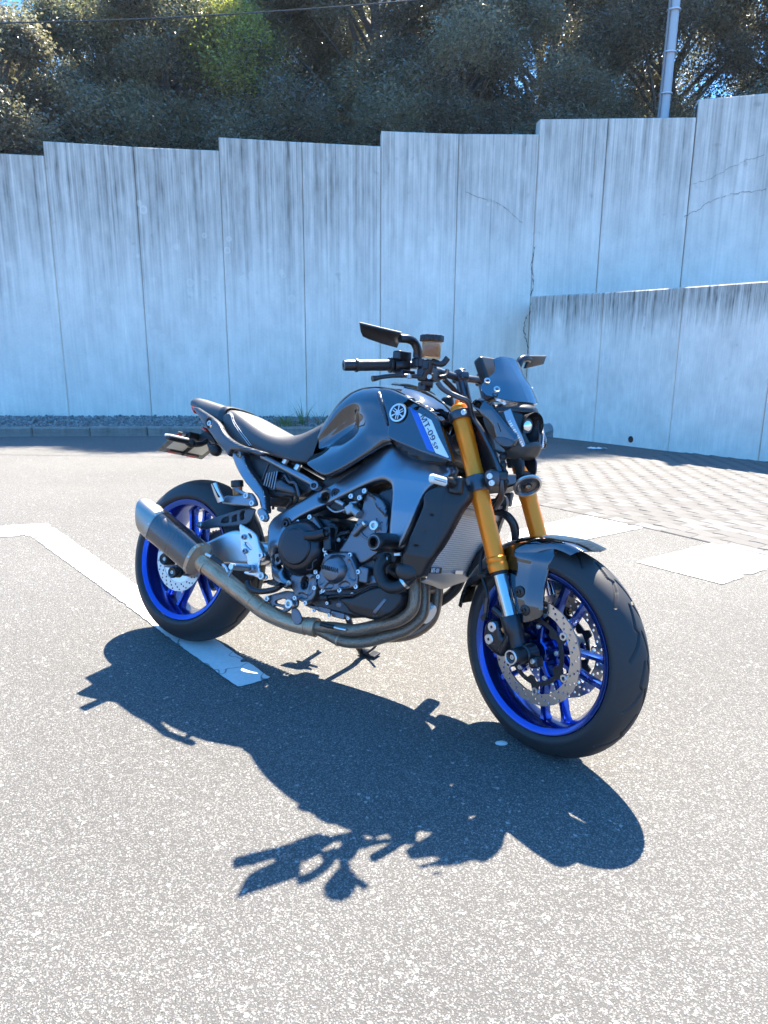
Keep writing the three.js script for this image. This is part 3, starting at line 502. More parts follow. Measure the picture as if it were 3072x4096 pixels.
function panel(outline, { z = 0, th = 0.02, r = 0.005, step = 0.006, holes = [], sm = 1, deg = 38 } = {}) {
  const zf = typeof z === 'function' ? z : () => z, poly = sm ? chaikin(outline, sm) : outline, hs = holes.map(h => h.length === 3 && typeof h[2] === 'number' && !Array.isArray(h[0]) ? h : chaikin(h, 1));
  const sdf = (x, y) => { let d = insideDist([x, y], poly); for (const h of hs) d = Math.min(d, Array.isArray(h[0]) ? -insideDist([x, y], h) : Math.hypot(x - h[0], y - h[1]) - h[2]); return d; };
  const xs = poly.map(p => p[0]), ys = poly.map(p => p[1]);
  const { verts, tris, rim } = cutCells(sdf, Math.min(...xs) - 2e-4, Math.max(...xs) + 2e-4, Math.min(...ys) - 2e-4, Math.max(...ys) + 2e-4, step);
  const n = verts.length, pos = [], uv = [], idx = [];
  for (const [x, y, d] of verts) { const t = clamp(1 - d / r); pos.push(x, y, zf(x, y) - r * (1 - Math.sqrt(Math.max(0, 1 - t * t)))); uv.push(x, y); }
  for (const [x, y] of verts) { pos.push(x, y, zf(x, y) - th); uv.push(x, y); }
  for (const t of tris) idx.push(t[0], t[1], t[2], n + t[0], n + t[2], n + t[1]);
  for (const [a, b] of rim) idx.push(a, n + a, b, b, n + a, n + b);
  const g = new THREE.BufferGeometry(); g.setAttribute('position', new THREE.Float32BufferAttribute(pos, 3)); g.setAttribute('uv', new THREE.Float32BufferAttribute(uv, 2)); g.setIndex(idx);
  return crease(g, deg);
}
const cr = (p0, p1, p2, p3, t) => 0.5 * (2 * p1 + (p2 - p0) * t + (2 * p0 - 5 * p1 + 4 * p2 - p3) * t * t + (3 * p1 - p0 - 3 * p2 + p3) * t * t * t);
function resample(line, n) { const out = [], m = line.length - 1; for (let i = 0; i <= n; i++) { const f = i / n * m, k = Math.min(m - 1, Math.floor(f)), t = f - k, g = j => line[clamp(j, 0, m)]; out.push([0, 1, 2].map(c => cr(g(k - 1)[c], g(k)[c], g(k + 1)[c], g(k + 2)[c], t))); } return out; }
function patch(lines, { nu = 36, nv = 30, th = 0, symm = false, deg = 50, flip = false } = {}) { // smooth surface through a net of points; symm adds the mirrored half across z = 0
  let rows = lines.map(l => resample(l, nu)); const cols = []; for (let i = 0; i <= nu; i++) cols.push(resample(rows.map(r => r[i]), nv));
  const pos = [], uv = [], idx = [], W = nv + 1;
  const add = s => { const o = pos.length / 3; for (let i = 0; i <= nu; i++) for (let j = 0; j <= nv; j++) { const p = cols[i][j]; pos.push(p[0], p[1], p[2] * s); uv.push(p[0], p[1]); } const fl = (s < 0) !== flip; for (let i = 0; i < nu; i++) for (let j = 0; j < nv; j++) { const a = o + i * W + j, b = a + W, c = b + 1, d = a + 1; if (fl) idx.push(a, b, c, a, c, d); else idx.push(a, c, b, a, d, c); } };
  add(1); if (symm) add(-1);
  let g = new THREE.BufferGeometry(); g.setAttribute('position', new THREE.Float32BufferAttribute(pos, 3)); g.setIndex(idx); g = mergeVertices(g, 1e-5); g.computeVertexNormals();
  if (th) { // give it thickness: offset copy and a rim
    const p = g.attributes.position, nn = g.attributes.normal, m = p.count, P = Array.from(p.array), I = Array.from(g.index.array), edges = new Map();
    for (let i = 0; i < m; i++) P.push(p.getX(i) - nn.getX(i) * th, p.getY(i) - nn.getY(i) * th, p.getZ(i) - nn.getZ(i) * th);
    for (let i = 0; i < I.length; i += 3) for (let k = 0; k < 3; k++) { const a = I[i + k], b = I[i + (k + 1) % 3]; const kk = a < b ? a + '_' + b : b + '_' + a; edges.has(kk) ? edges.set(kk, null) : edges.set(kk, [a, b]); }
    const J = I.slice(); for (let i = 0; i < I.length; i += 3) J.push(m + I[i], m + I[i + 2], m + I[i + 1]);
    for (const e of edges.values()) if (e) J.push(e[0], m + e[0], e[1], e[1], m + e[0], m + e[1]);
    g = new THREE.BufferGeometry(); g.setAttribute('position', new THREE.Float32BufferAttribute(P, 3)); g.setIndex(J);
  }
  g = crease(g, deg); const q = g.attributes.position, u2 = new Float32Array(q.count * 2); for (let i = 0; i < q.count; i++) { u2[i * 2] = q.getX(i); u2[i * 2 + 1] = q.getY(i) + q.getZ(i); } g.setAttribute('uv', new THREE.BufferAttribute(u2, 2)); return g;
}
function tube(pts, r, seg = 14, n = 0, caps = true) { const P = pts.map(v3), c = new THREE.CatmullRomCurve3(P, false, 'centripetal'), N = n || Math.max(12, pts.length * 8); const g = new THREE.TubeGeometry(c, N, typeof r === 'number' ? r : 1, seg); if (typeof r !== 'number') { const p = g.attributes.position, q = new THREE.Vector3(); for (let i = 0; i <= N; i++) { const ct = c.getPointAt(i / N), rr = r(i / N); for (let k = 0; k <= seg; k++) { const a = i * (seg + 1) + k; q.fromBufferAttribute(p, a).sub(ct).multiplyScalar(rr).add(ct); p.setXYZ(a, q.x, q.y, q.z); } } g.computeVertexNormals(); } if (!caps) return g; const R = t => typeof r === 'number' ? r : r(t); const e = [[0, -1], [1, 1]].map(([t, s]) => { const d = new THREE.CircleGeometry(R(t), seg); d.applyQuaternion(new THREE.Quaternion().setFromUnitVectors(new THREE.Vector3(0, 0, 1), c.getTangentAt(t).multiplyScalar(s))); d.translate(...c.getPointAt(t).toArray()); return d; }); return merge(g, e); }
function turned(profile, from, dir, seg = 32) { // lathe: profile [r, h] along dir from a point
  const g = new THREE.LatheGeometry(profile.map(q => new THREE.Vector2(Math.max(1e-5, q[0]), q[1])), seg); const c = crease(g, 35); c.applyQuaternion(new THREE.Quaternion().setFromUnitVectors(new THREE.Vector3(0, 1, 0), v3(dir).normalize())); c.translate(...v3(from).toArray()); return c;
}
function rod(a, b, r, r2 = r, seg = 24, ch = 0) { const A = v3(a), C = v3(b), L = A.distanceTo(C), c = ch || Math.min(r, r2) * 0.12; return turned([[0, 0], [r - c, 0], [r, c], [r2, L - c], [r2 - c, L], [0, L]], A, C.clone().sub(A), seg); }
function rbox(w, h, d, r, at, eul = [0, 0, 0]) { const g = new RoundedBoxGeometry(w, h, d, 3, r); g.applyMatrix4(new THREE.Matrix4().makeRotationFromEuler(new THREE.Euler(...eul))); g.translate(...v3(at).toArray()); return g; }
function plate3(pts, th, bev = 0.0015, holes = []) { // flat plate through points in space
  const P = pts.map(v3), c = P.reduce((s, p) => s.add(p), new THREE.Vector3()).divideScalar(P.length), n = new THREE.Vector3();
  for (let i = 0; i < P.length; i++) n.add(P[i].clone().sub(c).cross(P[(i + 1) % P.length].clone().sub(c)));
  n.normalize(); const u = P[1].clone().sub(P[0]); u.addScaledVector(n, -u.dot(n)).normalize(); const v = n.clone().cross(u), m = new THREE.Matrix4().makeBasis(u, v, n).setPosition(c);
  const f = p => { const d = v3(p).sub(c); return new THREE.Vector2(d.dot(u), d.dot(v)); };
  const sh = new THREE.Shape(P.map(f)); for (const h of holes) sh.holes.push(new THREE.Path(h.map(f)));
  const g = new THREE.ExtrudeGeometry(sh, { depth: th - 2 * bev, bevelEnabled: bev > 0, bevelThickness: bev, bevelSize: bev, bevelOffset: -bev, bevelSegments: 2 }); g.translate(0, 0, -th / 2 + bev); g.applyMatrix4(m); return crease(g, 30);
}
function ringPlate(outer, inner, th, holes, seg = 96) { // flat ring in the xy plane, thickness along z, with round holes [x, y, r]
  const sh = new THREE.Shape(); if (typeof outer === 'number') sh.absarc(0, 0, outer, 0, Math.PI * 2); else sh.setFromPoints(outer.map(q => new THREE.Vector2(...q)));
  for (const h of inner) { const p = new THREE.Path(); if (Array.isArray(h[0])) p.setFromPoints(h.map(q => new THREE.Vector2(...q))); else p.absarc(h[0], h[1], h[2], 0, Math.PI * 2, true); sh.holes.push(p); }
  for (const [x, y, r] of holes) { const p = new THREE.Path(); p.absarc(x, y, r, 0, Math.PI * 2, true); p.curveSeg = 1; sh.holes.push(p); }
  const g = new THREE.ExtrudeGeometry(sh, { depth: th, bevelEnabled: false, curveSegments: holes.length > 20 ? 12 : 48 }); g.translate(0, 0, -th / 2); return crease(g, 30);
}
// materials of the machine
Object.assign(M, {
  gloss: std(0.060, 0.068, 0.082, 0.03, 1.0, { clearcoat: 1, clearcoatRoughness: 0.02 }),
  frame: std(0.20, 0.23, 0.265, 0.30, 0.95),
  cast: std(0.14, 0.15, 0.17, 0.36, 0.9),
  castDark: std(0.042, 0.044, 0.050, 0.30, 0.85),
  plastic: std(0.008, 0.0083, 0.0095, 0.38),
  satin: std(0.075, 0.080, 0.09, 0.33, 0.8),
  dark: std(0.0035, 0.0035, 0.004, 0.5),
  rubber: std(0.009, 0.009, 0.010, 0.5),
  tread: std(0.019, 0.019, 0.0195, 0.6),
  gold: std(0.95, 0.23, 0.008, 0.30, 0.42),
  goldDark: std(0.80, 0.22, 0.008, 0.32, 0.45),
  blue: std(0.008, 0.058, 0.33, 0.20, 0.92, { clearcoat: 0.5, clearcoatRoughness: 0.12 }),
  alu: std(0.62, 0.63, 0.64, 0.34, 1),
  bolt: std(0.58, 0.58, 0.57, 0.30, 1),
  chrome: std(0.50, 0.50, 0.51, 0.10, 1),
  red: std(0.45, 0.015, 0.02, 0.2, 0, { clearcoat: 1 }),
  white: std(0.72, 0.72, 0.70, 0.5),
  lens: std(0.86, 0.87, 0.88, 0.12, 0, { transmission: 0.55, thickness: 0, clearcoat: 1 }),
  amber: std(0.62, 0.25, 0.06, 0.06, 0, { transmission: 0.45, thickness: 0, clearcoat: 1 }),
  clear: std(0.85, 0.62, 0.38, 0.03, 0, { transmission: 0.92, thickness: 0 }),
  silverDecal: std(0.66, 0.67, 0.69, 0.30, 0.15, { clearcoat: 1, clearcoatRoughness: 0.04 }),
  blueDecal: std(0.012, 0.085, 0.42, 0.25, 0.3, { clearcoat: 1, clearcoatRoughness: 0.04 }),
  greyText: std(0.055, 0.06, 0.07, 0.4),
  copper: std(0.55, 0.22, 0.08, 0.35, 0.8),
});
{ // brushed rotor, heat stained steel, carbon, seat cloth
  const brushed = tex(64, 1024, (u, v) => 0.42 + 0.16 * nz(u * 2, v * 70, 3) + 0.1 * nz(u * 3, v * 220, 8));
  M.rotor = new THREE.MeshStandardMaterial({ roughness: 0.3, metalness: 1 }); M.rotor.color.setRGB(0.50, 0.47, 0.43);
  const heat = tex(512, 512, (u, v) => { const n = fbm(u * 14, v * 14, 2), s = smooth(0.1, 0.4, fbm(u * 40, v * 40, 6)); const k = 0.30 + 0.14 * n - 0.12 * s; return [k * 1.55, k * 0.98, k * 0.60]; });
  M.heat = new THREE.MeshStandardMaterial({ map: heat, roughness: 0.34, metalness: 0.45 });
  const heat2 = tex(512, 512, (u, v) => { const n = fbm(u * 16, v * 16, 12), s = smooth(0.05, 0.3, fbm(u * 46, v * 46, 16)); const k = 0.17 + 0.09 * n - 0.09 * s; return [k * 1.40, k * 0.96, k * 0.64]; });
  M.header = new THREE.MeshStandardMaterial({ map: heat2, roughness: 0.38, metalness: 0.4 });
  const weave = tex(256, 256, (u, v) => { const a = Math.floor(u * 16), b = Math.floor(v * 16), t = ((a + b) >> 1) & 1, f = t ? (u * 64) % 1 : (v * 64) % 1; const k = (t ? 0.11 : 0.06) * (0.8 + 0.4 * f); return [k, k, k * 1.05]; });
  M.carbon = new THREE.MeshPhysicalMaterial({ map: weave, roughness: 0.30, metalness: 0.85, clearcoat: 0.7, clearcoatRoughness: 0.12 });
  const grain = tex(512, 512, (u, v) => 0.5 + 0.5 * nz(u * 150, v * 150, 2) * nz(u * 97, v * 97, 9) + 0.2 * nz(u * 260, v * 260, 4), { srgb: false });
  M.seat = new THREE.MeshStandardMaterial({ bumpMap: grain, bumpScale: 0.0012, roughness: 0.5 }); M.seat.color.setRGB(0.045, 0.045, 0.046);
  M.seatSide = new THREE.MeshStandardMaterial({ bumpMap: grain, bumpScale: 0.0006, roughness: 0.48 }); M.seatSide.color.setRGB(0.045, 0.045, 0.046);
  const net = tex(512, 512, (u, v) => { const a = Math.abs(((u * 40 + v * 24) % 1 + 1) % 1 - 0.5), b = Math.abs(((u * 40 - v * 24) % 1 + 1) % 1 - 0.5), w = Math.max(a, b); return w > 0.26 ? [0.78, 0.75, 0.70] : [0.012, 0.012, 0.012]; });
  M.net = new THREE.MeshStandardMaterial({ map: net, roughness: 0.5, metalness: 0.2 });
}
const boltG = turned([[0, 0], [1, 0], [1, 0.75], [0.88, 0.9], [0.5, 0.9], [0.46, 0.35], [0, 0.35]], [0, 0, 0], [0, 0, 1], 16);
const part = (name, geo, mat, parent = bike) => mesh(name, Array.isArray(geo) ? merge(geo) : geo, mat, parent);
const spart = (name, geo, mat, parent = bike) => { const g = Array.isArray(geo) ? merge(geo) : plain(geo.clone()); g.applyMatrix4(steerM); return mesh(name, g, mat, parent); };
function bolt(parent, at, r, mat = M.bolt, st = false, dir = null, name = 'bolt') { const m = mesh(name, boltG, mat, parent), q = new THREE.Quaternion(); if (dir) q.setFromUnitVectors(new THREE.Vector3(0, 0, 1), v3(dir).normalize()); m.applyMatrix4(new THREE.Matrix4().compose(v3(at), q, new THREE.Vector3(r, r, r))); if (st) m.applyMatrix4(steerM); return m; }
const at = (p, dz = 0) => [p.x, p.y, p.z + dz];

// ---------- wheels ----------
function tyre(R, w, rc, bead, N, K, groove) { // round crown of radius rc, side walls down to the bead; grooves pressed in
  const prof = []; const aMax = Math.asin(clamp(w / rc, 0, 1));
  for (let i = 0; i <= K; i++) { const a = lerp(-aMax, aMax, i / K); prof.push([R - rc + rc * Math.cos(a), rc * Math.sin(a), rc * a]); }
  const e = prof[prof.length - 1], side = [], SN = 9; for (let i = 1; i <= SN; i++) { const t = i / SN; side.push([lerp(e[0], bead[0], t), lerp(e[1], bead[1], t) + 0.006 * Math.sin(Math.PI * t), null]); }
  const full = [...side.slice().reverse().map(q => [q[0], -q[1], null]), ...prof, ...side], W = full.length, pos = [], idx = [];
  for (let i = 0; i < N; i++) { const th = i / N * 2 * Math.PI, c = Math.cos(th), s = Math.sin(th); for (const [r, z, l] of full) { const d = l === null ? 0 : groove(th, l); pos.push((r - d) * c, (r - d) * s, z); } }
  for (let i = 0; i < N; i++) for (let j = 0; j < W - 1; j++) { const a = i * W + j, b = ((i + 1) % N) * W + j; idx.push(a, b, b + 1, a, b + 1, a + 1); }
  const g = new THREE.BufferGeometry(); g.setAttribute('position', new THREE.Float32BufferAttribute(pos, 3)); g.setIndex(idx); g.computeVertexNormals(); return g;
}
function zigzag(R, n, flip) { // tread sipes measured from the photograph, repeated n times and staggered on the other half
  const line = [[0, 0.004], [-11.5, 0.0175], [-14, 0.009], [-19.5, 0.022], [-26.5, 0.046]], per = 360 / n, segs = [];
  for (let i = 0; i < 4; i++) segs.push([line[i][0] * Math.PI / 180 * R, line[i][1], line[i + 1][0] * Math.PI / 180 * R, line[i + 1][1], 0.0022 + 0.0012 * (i === 0 || i === 2 ? 1 : 0.6)]);
  const P = per * Math.PI / 180 * R;
  return (th, l) => { let s = l * flip, x = (th - 37 * Math.PI / 180) * R; if (s < 0) { s = -s; x += P / 2; } x = ((x % P) + P) % P; let best = 1e9, ww = 0.002; for (let k = -2; k <= 1; k++) for (const [x0, y0, x1, y1, w] of segs) { const ex = x1 - x0, ey = y1 - y0, px = x + k * P, t = clamp(((px - x0) * ex + (s - y0) * ey) / (ex * ex + ey * ey)), d = Math.hypot(px - x0 - t * ex, s - y0 - t * ey); if (d - w < best - ww) { best = d; ww = w; } } return 0.0055 * smooth(ww + 0.001, ww * 0.7, best); };
}
function rim(halfW, rOut, rWell) {
  const p = [[rOut - 0.002, halfW + 0.004], [rOut, halfW], [rOut - 0.006, halfW - 0.006], [rOut - 0.018, halfW - 0.008], [rWell + 0.004, halfW * 0.45], [rWell + 0.004, -halfW * 0.45], [rOut - 0.018, -halfW + 0.008], [rOut - 0.006, -halfW + 0.006], [rOut, -halfW], [rOut - 0.002, -halfW - 0.004], [rOut - 0.010, -halfW - 0.003], [rOut - 0.020, -halfW + 0.004], [rWell - 0.002, -halfW * 0.5], [rWell - 0.003, 0], [rWell - 0.002, halfW * 0.5], [rOut - 0.020, halfW - 0.004], [rOut - 0.010, halfW + 0.003], [rOut - 0.002, halfW + 0.004]];
  const g = new THREE.LatheGeometry(p.map(q => new THREE.Vector2(q[0], q[1])), 160); g.rotateX(Math.PI / 2); return crease(g, 28);
}
function spoke(ang, r0, r1, w0, w1, d0, d1, skew, zc = 0) { // tapered bar with a rounded face, flaring into rim and hub
  const rings = [], n = 12; for (let i = 0; i <= n; i++) { const t = i / n, r = lerp(r0, r1, t), fl = 1 + 0.9 * Math.pow(t, 14) + 0.5 * Math.pow(1 - t, 10), w = lerp(w0, w1, t) * fl / 2, d = lerp(d0, d1, t) * (1 + 0.5 * Math.pow(t, 12)) / 2, a = ang + skew * (1 - t), c = Math.cos(a), s = Math.sin(a); rings.push([[w, -d * 0.8], [w, d * 0.55], [w * 0.62, d], [-w * 0.62, d], [-w, d * 0.55], [-w, -d * 0.8], [-w * 0.6, -d], [w * 0.6, -d]].map(([x, z]) => [r * c - x * s, r * s + x * c, z + zc])); }
  const pos = [], idx = [], m = 8; rings.forEach(q => q.forEach(p => pos.push(...p))); for (let i = 0; i < n; i++) for (let k = 0; k < m; k++) { const a = i * m + k, b = i * m + (k + 1) % m; idx.push(a, a + m, b, b, a + m, b + m); }
  const g = new THREE.BufferGeometry(); g.setAttribute('position', new THREE.Float32BufferAttribute(pos, 3)); g.setIndex(idx); return crease(g, 32);
}
const zrod = (x, y, z0, z1, r, r2) => rod([x, y, z0], [x, y, z1], r, r2);
function rotorHoles(n, rings, off = 0) { const h = []; for (let k = 0; k < n; k++) rings.forEach((r, i) => { const a = off + (k + i * 0.33) / n * 2 * Math.PI; h.push([r * Math.cos(a), r * Math.sin(a), 0.0036]); }); return h; }
function lettering(text, size, rad, startDeg, z, mat, parent, st, centre) { // raised letters bent round a side wall
  let a = startDeg * Math.PI / 180; for (const ch of text) { const g = new TextGeometry(ch, { font, size, depth: 0.0014, curveSegments: 3 }); g.computeBoundingBox(); const w = Math.max(0.006, g.boundingBox.max.x + 0.0025); g.translate(-w / 2, 0, 0); const da = w / rad; a -= da / 2; g.rotateZ(a - Math.PI / 2); g.translate(centre[0] + rad * Math.cos(a), centre[1] + rad * Math.sin(a), z); a -= da / 2; (st ? spart : part)('letter', g, mat, parent); }
}
{ // front wheel
  const cx = BASE, cy = RFW, mv = g => { const q = plain(g); q.translate(cx, cy, 0); return q; };
  const fw = spart('front_wheel', mv(rim(0.054, 0.231, 0.203)), M.blue);
  spart('tyre', mv(tyre(RFW, 0.0595, 0.063, [0.2315, 0.0555], 820, 92, zigzag(RFW, 13, 1))), M.tread, fw);
  for (let k = 0; k < 5; k++) for (const s of [-1, 1]) spart('spoke', mv(spoke((66.5 + k * 72 + s * 10) * Math.PI / 180, 0.045, 0.205, 0.019, 0.0125, 0.044, 0.026, s * 0.13)), M.blue, fw);
  spart('hub', [mv(zrod(0, 0, -0.055, 0.055, 0.034)), mv(turned([[0.03, 0], [0.052, 0.004], [0.056, 0.016], [0.052, 0.028], [0.03, 0.032]], [0, 0, -0.016], [0, 0, 1])), ...[0, 1, 2, 3, 4].flatMap(k => { const a = (13 + 72.5 * k) * Math.PI / 180; return [1, -1].map(s => mv(spoke(a, 0.03, 0.078, 0.016, 0.014, 0.014, 0.012, 0, s * 0.047))); })], M.blue, fw);
  for (const s of [1, -1]) {
    const z = s * 0.0585, disc = ringPlate(0.149, [[0, 0, 0.117]], 0.0048, rotorHoles(24, [0.123, 0.133, 0.1425], s > 0 ? 0 : 0.1)); disc.translate(0, 0, z);
    const dk = spart('brake_disc', mv(disc), M.rotor, fw);
    const outl = []; for (let i = 0; i < 240; i++) { const a = i / 240 * 2 * Math.PI, ph = ((a - (37 - 61 * 3) * Math.PI / 180) / (Math.PI / 3)) % 1, q = Math.abs(((ph + 1) % 1) - 0.5) * 2; const r = lerp(0.094, 0.110, smooth(0.72, 0.86, q)); outl.push([r * Math.cos(a), r * Math.sin(a)]); }
    const inn = []; for (let i = 0; i < 120; i++) { const a = -i / 120 * 2 * Math.PI, ph = ((a - 13 * Math.PI / 180) / (2 * Math.PI / 5)), q = Math.abs((((ph % 1) + 1.5) % 1) - 0.5) * 2; const r = lerp(0.083, 0.070, smooth(0.3, 0.12, 1 - q < 0.5 ? 1 - q : 1)); inn.push([r * Math.cos(a), r * Math.sin(a)]); }
    const car = ringPlate(outl, [inn], 0.0046, []); car.translate(0, 0, z); spart('disc_carrier', mv(car), M.dark, fw);
    for (let k = 0; k < 6; k++) { const a = (37 - 61 * k + (s < 0 ? 34 : 0)) * Math.PI / 180, x = cx + 0.111 * Math.cos(a), y = cy + 0.111 * Math.sin(a); spart('bobbin', turned([[0.0055, 0], [0.0055, 0.010], [0.0105, 0.010], [0.0115, 0.008], [0.0115, 0]], [x, y, z - 0.005], [0, 0, 1], 18), M.bolt, fw); }
    for (let k = 0; k < 5; k++) { const a = (13 + 72.5 * k) * Math.PI / 180; bolt(fw, [cx + 0.0745 * Math.cos(a), cy + 0.0745 * Math.sin(a), z + s * 0.002], 0.0072, M.bolt, true, [0, 0, s]); }
  }
  lettering('DIABLO', 0.015, 0.2395, 203, 0.0612, M.rubber, fw, true, [cx, cy]);
}
{ // rear wheel
  const cx = 0, cy = RRW, mv = g => { const q = plain(g); q.translate(cx, cy, 0); return q; };
  const rw = part('rear_wheel', mv(rim(0.078, 0.231, 0.198)), M.blue);
  part('tyre', mv(tyre(RRW, 0.0885, 0.094, [0.2315, 0.080], 640, 84, zigzag(RRW, 9, -1))), M.tread, rw);
  for (let k = 0; k < 5; k++) for (const s of [-1, 1]) part('spoke', mv(spoke((99 + k * 72 + s * 10.5) * Math.PI / 180, 0.05, 0.20, 0.021, 0.0145, 0.05, 0.032, s * 0.12)), M.blue, rw);
  part('hub', [mv(zrod(0, 0, -0.085, 0.085, 0.038)), mv(turned([[0.03, 0], [0.058, 0.004], [0.062, 0.02], [0.058, 0.036], [0.03, 0.04]], [0, 0, -0.02], [0, 0, 1]))], M.blue, rw);
  const disc = ringPlate(0.1225, [[0, 0, 0.088]], 0.005, rotorHoles(20, [0.096, 0.106, 0.115])); disc.translate(0, 0, 0.094); part('brake_disc', mv(disc), M.rotor, rw);
  const car = ringPlate(0.0885, [[0, 0, 0.05]], 0.006, []); car.translate(0, 0, 0.092); part('disc_carrier', mv(car), M.alu, rw);
  for (let k = 0; k < 5; k++) { const a = (30 + 72 * k) * Math.PI / 180; bolt(rw, [0.078 * Math.cos(a), cy + 0.078 * Math.sin(a), 0.095], 0.007); }
  const teeth = []; for (let i = 0; i < 45 * 4; i++) { const a = i / 180 * 2 * Math.PI, r = [0.113, 0.119, 0.119, 0.113][i % 4]; teeth.push([r * Math.cos(a), r * Math.sin(a)]); }
  const sp = ringPlate(teeth, [[0, 0, 0.045]], 0.007, []); sp.translate(0, 0, -0.108); part('sprocket', mv(sp), M.castDark, rw);
}
{ // drive chain on the far side
  const ch = part('drive_chain', zrod(0.505, 0.385, -0.115, -0.101, 0.03), M.castDark), link = rbox(0.0135, 0.011, 0.013, 0.003, [0, 0, 0]);
  const links = [], run = (a, b) => { const A = v3(a), C = v3(b), n = Math.round(A.distanceTo(C) / 0.0159); for (let i = 0; i < n; i++) { const p = A.clone().lerp(C, (i + 0.5) / n), g = link.clone(); g.rotateZ(Math.atan2(C.y - A.y, C.x - A.x)); g.translate(p.x, p.y, p.z - (i % 2) * 0.002); links.push(g); } };
  run([0.01, 0.4335, -0.108], [0.51, 0.417, -0.108]); run([0.0, 0.1955, -0.108], [0.51, 0.352, -0.108]);
  for (let i = 0; i < 24; i++) { const a = Math.PI / 2 + i / 23 * Math.PI, g = link.clone(); g.rotateZ(a + Math.PI / 2); g.translate(0.119 * Math.cos(a), RRW + 0.119 * Math.sin(a), -0.108); links.push(g); }
  mesh('chain_links', merge(links), std(0.20, 0.18, 0.15, 0.4, 0.8), ch, 'stuff');
}
// ---------- fork and front end (turned with the steering) ----------
const FA = S('h', 262, 350, 0.105), FB = S('h', 680, 2030, 0.105), FD = FB.clone().sub(FA).normalize(); // down along the right leg
const onFork = (zm, x, y) => { const p = S(zm, x, y, 0.105); return p.clone().sub(FA).dot(FD); }; // distance along the leg of a photo point
const fk = (t, s = 1) => { const p = FA.clone().addScaledVector(FD, t); p.z *= s; return p; };
{
  const tTop = onFork('h', 235, 262), tC0 = onFork('h', 240, 262), tC1 = onFork('h', 265, 365), tL0 = onFork('h', 425, 985), tL1 = onFork('h', 490, 1145), tRing = onFork('h', 665, 1880), tEnd = onFork('h', 680, 2035), tLug = onFork('g', 410, 645), tAx = onFork('g', 560, 960);
  const lug = { x: BASE, y: RFW };
  for (const s of [1, -1]) {
    const leg = spart('fork_leg', turned([[0, tTop], [0.0265, tTop], [0.0275, tTop + 0.002], [0.0275, tC1 + 0.06], [0.0262, tC1 + 0.064], [0.0262, tL0 - 0.01], [0.0275, tL0 - 0.004], [0.0275, tL1 + 0.03], [0.0262, tL1 + 0.036], [0.0262, tRing - 0.008], [0.0255, tRing - 0.004], [0.0285, tRing], [0.0285, tRing + 0.008], [0.0265, tRing + 0.012], [0.0290, tRing + 0.016], [0.0290, tEnd - 0.012], [0.0275, tEnd], [0, tEnd]], [FA.x, FA.y, s * FA.z], FD), M.gold);
    spart('fork_cap', turned([[0, -0.018], [0.0065, -0.018], [0.0065, -0.006], [0.015, -0.005], [0.0165, 0], [0.0225, 0.001], [0.0245, 0.004], [0.0245, 0.016], [0, 0.016]], fk(tTop - 0.016, s), FD), M.goldDark, leg);
    spart('inner_tube', turned([[0, tEnd - 0.01], [0.0205, tEnd - 0.01], [0.0205, tLug + 0.02], [0, tLug + 0.02]], [FA.x, FA.y, s * FA.z], FD), M.chrome, leg);
    spart('dust_seal', turned([[0.02, tEnd - 0.002], [0.0255, tEnd - 0.001], [0.0245, tEnd + 0.008], [0.0208, tEnd + 0.010]], [FA.x, FA.y, s * FA.z], FD), M.dark, leg);
    const c = fk(tLug, s), e = fk(tLug + 0.085, s), ax = [BASE, RFW, s * 0.105];
    const low = spart('axle_carrier', [turned([[0, 0], [0.027, 0], [0.0285, 0.003], [0.0285, 0.045], [0.025, 0.052], [0.024, 0.085], [0.022, 0.10], [0, 0.11]], c, FD), tube([e, e.clone().lerp(v3(ax), 0.5), ax], t => lerp(0.024, 0.020, t), 16), zrod(BASE, RFW, s * 0.072, s * 0.118, 0.027), rbox(0.03, 0.03, 0.032, 0.006, [BASE + 0.035, RFW - 0.012, s * 0.1], [0, 0, 0.3])], M.castDark, leg);
    bolt(low, [BASE + 0.040, RFW - 0.006, s * 0.117], 0.0075, M.bolt, true, [0, 0, s]);
    // caliper
    const zc = s * 0.098, cal = spart('brake_caliper', [s > 0 ? panel(PS(Q('g', 180, 720, 232, 668, 290, 690, 315, 760, 320, 820, 400, 830, 425, 880, 355, 985, 290, 995, 200, 910, 172, 850), 0.115), { z: 0.118, th: 0.085, r: 0.012, step: 0.005 }) : mir(panel(PS(Q('g', 180, 720, 232, 668, 290, 690, 315, 760, 320, 820, 400, 830, 425, 880, 355, 985, 290, 995, 200, 910, 172, 850), 0.115), { z: 0.118, th: 0.085, r: 0.012, step: 0.005 })), tube([fk(tLug + 0.03, s), S('g', 300, 620, 0.105).multiply(new THREE.Vector3(1, 1, s)), S('g', 262, 590, 0.105).multiply(new THREE.Vector3(1, 1, s))], 0.011, 10), tube([fk(tLug + 0.075, s), S('g', 420, 800, 0.115).multiply(new THREE.Vector3(1, 1, s)), S('g', 330, 950, 0.118).multiply(new THREE.Vector3(1, 1, s))], 0.013, 10)], M.castDark, leg);
    for (const [x, y] of [[243, 742], [218, 843]]) { const p = S('g', x, y, 0.119); spart('piston_cap', turned([[0, 0.0], [0.0045, 0.0], [0.0045, 0.004], [0.0135, 0.004], [0.0155, 0.002], [0.0155, -0.004]], [p.x, p.y, s * 0.117], [0, 0, s], 24), M.alu, cal); }
    const cp = S('g', 348, 785, 0.12); spart('bleed_nipple', turned([[0, 0.014], [0.005, 0.014], [0.006, 0.011], [0.006, 0]], [cp.x, cp.y, s * 0.118], [-0.5, 0.7, s * 0.3], 12), M.copper, cal);
  }
